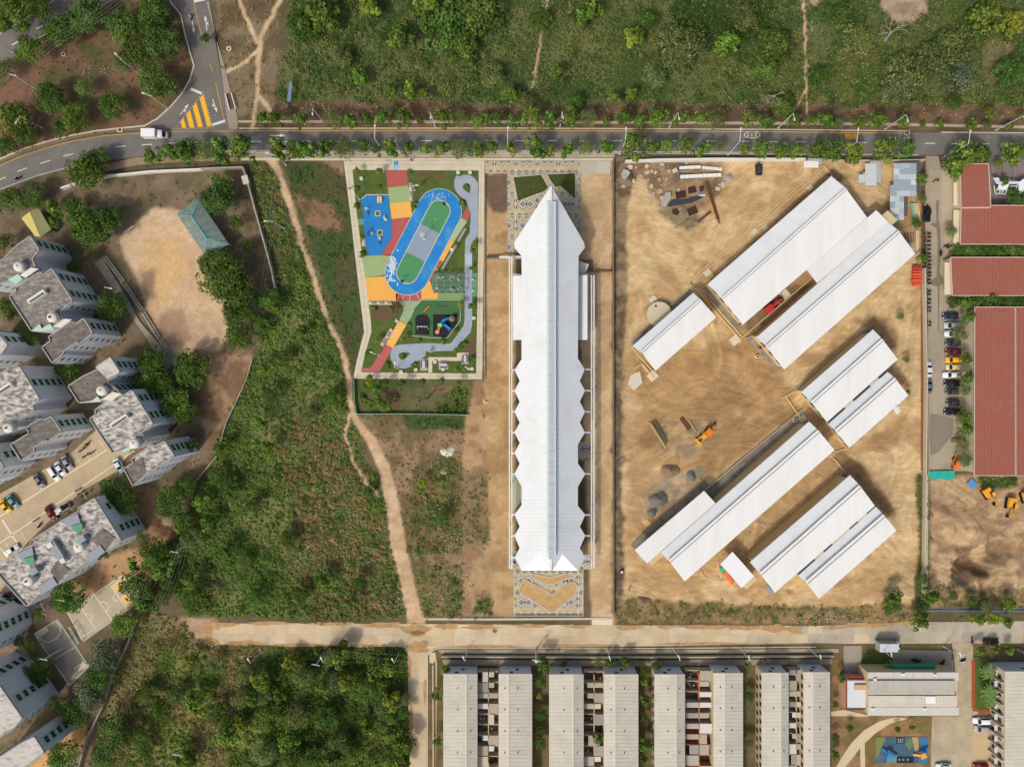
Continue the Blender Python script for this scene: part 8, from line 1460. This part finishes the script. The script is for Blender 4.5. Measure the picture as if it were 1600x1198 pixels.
for x, y, lb in ((1330, 195, 'small yellow road sign on the far verge'), (1367, 239, 'small yellow road sign on the near verge')):
    t = thing('road_sign', lb, 'road sign', P(x, y, 0)); MB().cyl(0, 0, 0, 2.4, .05, n=6).build('post', LPM, t, local=True); b = MB(); b.add([(-.1, -.45, 2.4), (.35, 0, 2.35), (.1, .45, 2.5), (-.35, 0, 2.55), (-.1, -.45, 2.36), (.35, 0, 2.31), (.1, .45, 2.46), (-.35, 0, 2.51)], [(0, 1, 2, 3), (7, 6, 5, 4), (0, 4, 5, 1), (1, 5, 6, 2), (2, 6, 7, 3), (3, 7, 4, 0)]); b.build('sign_plate', YELB, t, local=True)
# goal frames
for x0, y0, x1, y1, dx, dy, lb, m in ((200, 366, 214, 356, 4, 3, 'white football goal at the upper end of the sandy pitch', WSHEET), (321, 545.5, 337, 536, -2, -5, 'white football goal at the lower end of the sandy pitch', WSHEET), (116, 975, 130, 1000, -9, 6, 'goal and hoop frame on the left side of the yellow-keyed court', STEELW)):
    t = thing('goal', lb, 'goal', P(x0, y0, 0)); a, bb = Vector(P(x0, y0)), Vector(P(x1, y1)); u = Vector((0, 0, 2)); bk = Vector((dx*S, -dy*S, 0))
    for p, q in ((a, a+u), (bb, bb+u)): MB().beam(p, q, .12).build('goal_post', m, t)
    MB().beam(a+u, bb+u, .14).build('crossbar', m, t); MB().beam(a+bk, bb+bk, .08).build('ground_bar', m, t); MB().beam(a+u, a+bk, .08).build('side_bar', m, t); MB().beam(bb+u, bb+bk, .08).build('side_bar', m, t)

# ---------------- park furniture ----------------
GB = mat('pergola steel', c(84, 96, 84), .6); t = thing('pergola', 'open steel pergola grid over exercise machines beside the curving path', 'pergola', P(701, 441, 0))
sheet('exercise_floor', [(674.5, 441), (677, 428), (724.8, 426.5), (724.8, 457), (684.5, 457), (675, 452)], .22, mat('green exercise floor', c(100, 134, 106), .8, .08, .8), t=.1)
for f in (0, .5, 1): y = 427+29.5*f; MB().beam(P(678 if f < 1 else 678, y, 2.6), P(724.5, y, 2.6), .2, .15).build('beam', GB, t)
for x in (678, 689.5, 701.5, 713, 724.5):
    MB().beam(P(x, 427, 2.6), P(x, 456.5, 2.6), .2, .15).build('beam', GB, t)
    for y in (427, 456.5): q = P(x, y, 2.5); MB().beam((q[0], q[1], 0), (q[0], q[1], 2.55), .14).build('post', GB, t)
eq = []
EQC = [mat('pale machine', c(190, 196, 190), .5), mat('cream machine', c(226, 206, 150), .6), mat('blue machine', c(70, 120, 176), .5)]
for i, (x, y) in enumerate([(686.5, 435), (692, 434), (704, 435), (709, 433), (717, 436), (683.5, 450), (704.5, 451), (707, 453), (716, 452), (720, 450.5), (573.5, 327), (575, 334), (602, 340), (603, 343), (579, 359), (581, 365), (593, 373), (592, 381), (739, 438), (739.5, 455)]):
    o = thing('exercise_machine', None, 'exercise machine', P(x, y, .2), 'outdoor exercise machines'); m = EQC[i % 3 if 9 < i < 18 else 0]
    MB().cyl(0, 0, 0, 1.1, .06, n=6).build('post', GB if i < 10 else m, o, local=True); MB().box(-.6, .6, -.12, .12, .35, .45, 0, i*.7).build('foot_board', m, o, local=True); MB().beam((-.35, 0, 1.1), (.35, .1, 1.1), .07).build('handle', m, o, local=True); MB().box(-.25, .25, .2, .5, .45, .55, 0, i*.7).build('seat', m, o, local=True); eq.append((o, x, y, 'small pale exercise machine' if m is EQC[0] else 'small coloured exercise machine'))
autolabel(eq)
t = thing('rocking_toy', 'orange and cream double rocking toy at the top of the blue playground', 'rocking toy', P(593.5, 312.5, .2)); 
for dx in (-.35, .35): MB().box(dx-.25, dx+.25, -.9, .9, .4, .6).build('seat_board', mat('sandy board', c(232, 202, 140), .7), t, local=True)
MB().box(-.9, .9, -.15, .15, .3, .42).build('axle', mat('orange plastic', c(222, 116, 44), .5), t, local=True)
t = thing('swing_set', 'pale swing frame on the left black rubber pad', 'swing', P(661, 511, .25))
MB().beam((-1.4, 0, 2.1), (1.4, 0, 2.1), .13).build('top_bar', STEELW, t, local=True)
for x in (-1.4, 1.4):
    for y in (-.6, .6): MB().beam((x, 0, 2.1), (x*1.1, y, 0), .09).build('leg', STEELW, t, local=True)
for x in (-.5, .5): MB().box(x-.22, x+.22, -.12, .12, .45, .5).build('swing_seat', mat('orange seat', c(214, 150, 60), .6), t, local=True)
for x in (-.7, -.3, .3, .7): MB().beam((x, 0, 2.1), (x, 0, .5), .03).build('chain', STEELW, t, local=True)
SB_ = mat('slide blue', c(36, 140, 220), .4); t = thing('play_tower', 'play tower with a green roof and two blue slides on the right black pad', 'play tower', P(686.5, 509, .2))
MB().slab([P(683.5, 505.5, 2.6), P(689, 504.5, 2.6), P(691.5, 508.5, 2.6), P(688, 511.5, 2.6), P(683.5, 509.5, 2.6)], .25).build('roof', mat('lime roof', c(116, 210, 110), .5), t)
for x, y in ((684.5, 506), (690, 506), (690, 509.5), (685, 509.5)): q = P(x, y, 2.5); MB().beam((q[0], q[1], .1), (q[0], q[1], 2.55), .13).build('post', MO, t)
for p in ([(690, 504, 1.7), (694, 500, 1.6), (699, 498, 1.2), (704, 498, .6)], [(692, 506, 1.6), (697, 509.5, 1.1), (702, 513.5, .5)]):
    b = MB(); q = [Vector(P(*k)) for k in p]
    for a, bb in zip(q, q[1:]): b.beam(a, bb+(bb-a).normalized()*.1, .7, .5)
    b.build('slide', SB_, t)
for dx in (0, 2.4): MB().beam(P(685+dx, 511, 1.4), P(683.5+dx, 518, .4), .2, .12).build('ladder_rail', MO, t)
MB().cyl(P(683.5, 519)[0], P(683.5, 519)[1], .2, .8, .6, n=12).build('climbing_drum', mat('salmon toy', c(214, 140, 120), .6), t)
t = thing('thatched_parasol', 'round brown parasol at the end of the upper blue slide', 'parasol', P(707, 498.5, .2)); q = (0, 0); MB().cyl(0, 0, 0, 1.8, .07, n=6).build('post', BARK, t, local=True); MB().cyl(0, 0, 1.7, 2.2, .85, .1, n=16).build('canopy', mat('thatch', c(134, 118, 84), .95, .2, 4), t, local=True)
t = thing('play_disc', 'dark grey round disc seat near the lower blue slide', 'play disc', P(703.5, 515, .2)); MB().cyl(0, 0, 0, .35, .7, n=16).build('disc', mat('dark disc', c(70, 72, 84), .6), t, local=True)
t = thing('seesaw', 'orange seesaw on the green rubber ground above the black pads', 'seesaw', P(666.5, 483, .2), rz=.8); MB().box(-1.1, 1.1, -.15, .15, .4, .5).build('board', MO, t, local=True); MB().box(-.15, .15, -.2, .2, 0, .4).build('pivot', GB, t, local=True)
rk = thing('stepping_pods', 'row of grey stepping pods on the green rubber ground', 'stepping pods', P(689, 480, .2))
for k in range(4): MB().cyl(-1.2+k*.8, 0, 0, .3, .28, n=10).build('pod', mat('grey pod', c(96, 104, 112), .7), rk, local=True)
def furn(label, x, y, rz, kind):
    if kind == 'picnic':
        t = thing('picnic_table', label, 'picnic table', P(x, y, .21), 'picnic tables in the park', rz)
        MB().box(-1.0, 1.0, -.38, .38, .7, .78).build('table_top', mat('grey plank', c(196, 192, 196), .7, .06, 2), t, local=True)
        for s in (-1, 1): MB().box(-1.0, 1.0, s*.75-.16, s*.75+.16, .42, .48).build('bench_board', mat('dark plank', c(120, 110, 116), .7), t, local=True)
        for s in (-1, 1): MB().box(s*.7-.06, s*.7+.06, -.8, .8, 0, .42).build('leg', GB, t, local=True)
    else:
        t = thing('bench_row', label, 'bench', P(x, y, .2), 'long benches in the park', rz); MB().box(-kind, kind, -.55, .55, 0, .12).build('pad', mat('pad concrete', c(176, 168, 154)), t, local=True); n = int(kind*2/1.1)
        for k in range(n): xx = -kind+.7+k*(2*kind-1.2)/max(1, n-1); MB().box(xx-.4, xx+.4, -.22, .22, .12, .5).build('seat', mat('grey seat', c(146, 142, 140), .8) if k % 2 else mat('cream seat', c(214, 206, 190), .8), t, local=True)
    return t
furn('picnic table on the leftmost pad at the bottom of the park', 662.5, 569.5, math.pi/2, 'picnic'); furn('picnic table on the middle pad at the bottom of the park', 693, 570, 0, 'picnic'); furn('picnic table on the rightmost raised pad at the bottom of the park', 727, 561, math.pi/2, 'picnic')
furn('long bench strip left of the lower orange paving', 604.5, 527, math.radians(58), 2.8); furn('bench strip under the big orange paving', 594, 473.5, 0, 3.4); furn('bench strip right of the upper green paving', 642, 300, math.pi/2, 2.6); furn('small bench pad at the left edge of the blue playground', 568.5, 380, math.pi/2, .9); furn('tiny bench beside the start of the lower orange paving', 620.5, 501.5, -.6, .6)
t = thing('bleacher', 'long narrow bleacher along the coloured strip right of the oval track', 'bleacher', P(711, 388, 0))
for k, o_ in enumerate((0, 2.3)): MB().beam(P(690+o_, 421, .3+.25*k), P(727+o_, 357, .3+.25*k), .36, .3).build('seating_tier', mat('tier %d' % k, c(*((170, 166, 160), (132, 128, 124))[k]), .8), t)
for x, y, lb in ((565, 279.5, 'white square electrical box in the upper left park bed'), (716, 270, 'left white box on the upper edge of the park lawn'), (734.5, 270, 'right white box on the upper edge of the park lawn'), (650, 577.5, 'small white box on the bottom lawn of the park'), (680, 565.5, 'tiny pale box beside the middle picnic pad'), (737.5, 576, 'white box at the lower right corner of the park'), (627, 580.5, 'pale box on the bottom kerb of the park below the path loop'), (740.5, 497, 'white box on the grass right of the curving path'), (692.5, 577, 'small white-edged box below the middle picnic pad'), (706.5, 390.5, 'blue and white sign box on the bleacher')):
    t = thing('utility_box', lb, 'utility box', P(x, y, .16), 'utility boxes in the park'); MB().box(-.45, .45, -.4, .4, 0, .5, 0, .1).build('body', mat('box white', c(224, 220, 210), .7), t, local=True); MB().box(-.15, .15, -.12, .12, .5, .54).build('cap', mat('blue machine', c(70, 120, 176)) if 'blue' in lb else GB, t, local=True)
for x, y, dx, dy, lb in ((562, 312, -1, -1.2, 'park lamp at the upper left corner of the blue playground'), (592, 554.5, -1, -.5, 'park lamp left of the lower red paving'), (621.5, 575, .05, -1, 'park lamp below the path loop'), (600, 268, -1, .1, 'park lamp left of the upper red paving'), (648.5, 297.5, 1, 0, 'park lamp right of the upper green paving'), (728, 573, .8, .5, 'park lamp at the rightmost picnic pad')): lamp(x, y, dx, dy, lb, 4.5, .9, 'park lamps')
t = thing('star_pole', 'white star-armed pole in the middle of the grey court', 'pole', P(663, 373, .28)); MB().cyl(0, 0, 0, 5, .09, n=8).build('pole', STEELW, t, local=True)
for k in range(8): a = k*.785; MB().beam((0, 0, 5), (.85*math.cos(a), .85*math.sin(a), 5.1), .08).build('arm', STEELW, t, local=True)
MB().cyl(0, 0, 0, .12, .4, n=12).build('base', SB, t, local=True)
for x, y, lb in ((694, 319, 'dark hoop post at the upper end of the oval court'), (628.3, 439.5, 'dark hoop post at the lower end of the oval court')): t = thing('hoop_post', lb, 'hoop post', P(x, y, .28)); MB().cyl(0, 0, 0, 2.6, .1, n=8).build('post', SWIN, t, local=True); MB().cyl(0, 0, 0, .15, .4, n=10).build('base', SWIN, t, local=True); MB().box(-.45, .45, -.04, .04, 2.2, 2.8).build('backboard', GB, t, local=True)
# bottom right play equipment
for x, y, lb, m1, m2, rz in ((1386, 1175, 'blue and green play set on the left of the small play area', SB_, mat('green toy', c(90, 130, 96), .7), -.5), (1437, 1175, 'yellow and blue play set on the right of the small play area', MY, SB_, .4)):
    t = thing('play_set', lb, 'play set', P(x, y, .1), None, rz); MB().box(-.8, .8, -.7, .7, 1.7, 1.9).build('roof', m1, t, local=True); MB().beam((.5, 0, 1.3), (2.6, .8, .3), .6, .3).build('slide', m2, t, local=True); MB().beam((-.6, 0, 1.2), (-2.0, .4, .3), .5, .25).build('slide', m1, t, local=True)
    for a in (-.7, .7):
        for b_ in (-.6, .6): MB().beam((a, b_, 0), (a, b_, 1.7), .1).build('post', GB, t, local=True)
for i, (x, y) in enumerate([(1407, 1128.5), (1393, 1136.5), (1316, 1120), (1314, 1135), (1354, 1188), (1506, 1113), (1515, 1113), (1457, 980)]): pass
# litter and stones scattered on verges
lit = MB(); rz_ = random.Random(17)
for x0, y0, x1, y1, n in ((1235, 960, 1345, 974, 70), (690, 820, 722, 865, 60), (700, 890, 745, 930, 40), (440, 158, 800, 180, 60), (1000, 155, 1200, 175, 40), (845, 0, 862, 40, 26), (828, 112, 840, 138, 24), (1240, 20, 1275, 115, 40), (330, 998, 345, 1010, 18), (600, 920, 635, 945, 26), (640, 690, 720, 740, 40), (130, 100, 170, 120, 20), (1000, 250, 1060, 300, 40), (325, 60, 440, 190, 40), (1010, 860, 1080, 905, 20), (1120, 860, 1150, 900, 20), (1440, 760, 1600, 930, 40), (700, 1016, 900, 1020, 10), (660, 880, 740, 960, 60), (270, 640, 330, 720, 20), (350, 250, 440, 420, 40), (1395, 20, 1445, 34, 20), (235, 790, 280, 830, 26), (20, 1150, 120, 1190, 20)):
    for _ in range(n):
        x, y = rz_.uniform(x0, x1), rz_.uniform(y0, y1); q = P(x, y); s = rz_.uniform(.05, .17); lit.box(-s, s, -s*.7, s*.7, 0, s*.5, 0, rz_.random()*3, (q[0], q[1], zat(x, y)+.35*(rz_.random() < .5)))
tag(lit.build('litter', mat('litter', c(198, 190, 174), .8, .2, 2), None), 'scraps of pale litter and stones scattered over verges and waste ground', 'litter', kind='stuff')
for o in C.objects:
    l = o.get('label')
    if l and len(l.split()) > 16: o['label'] = ' '.join(l.split()[:16])
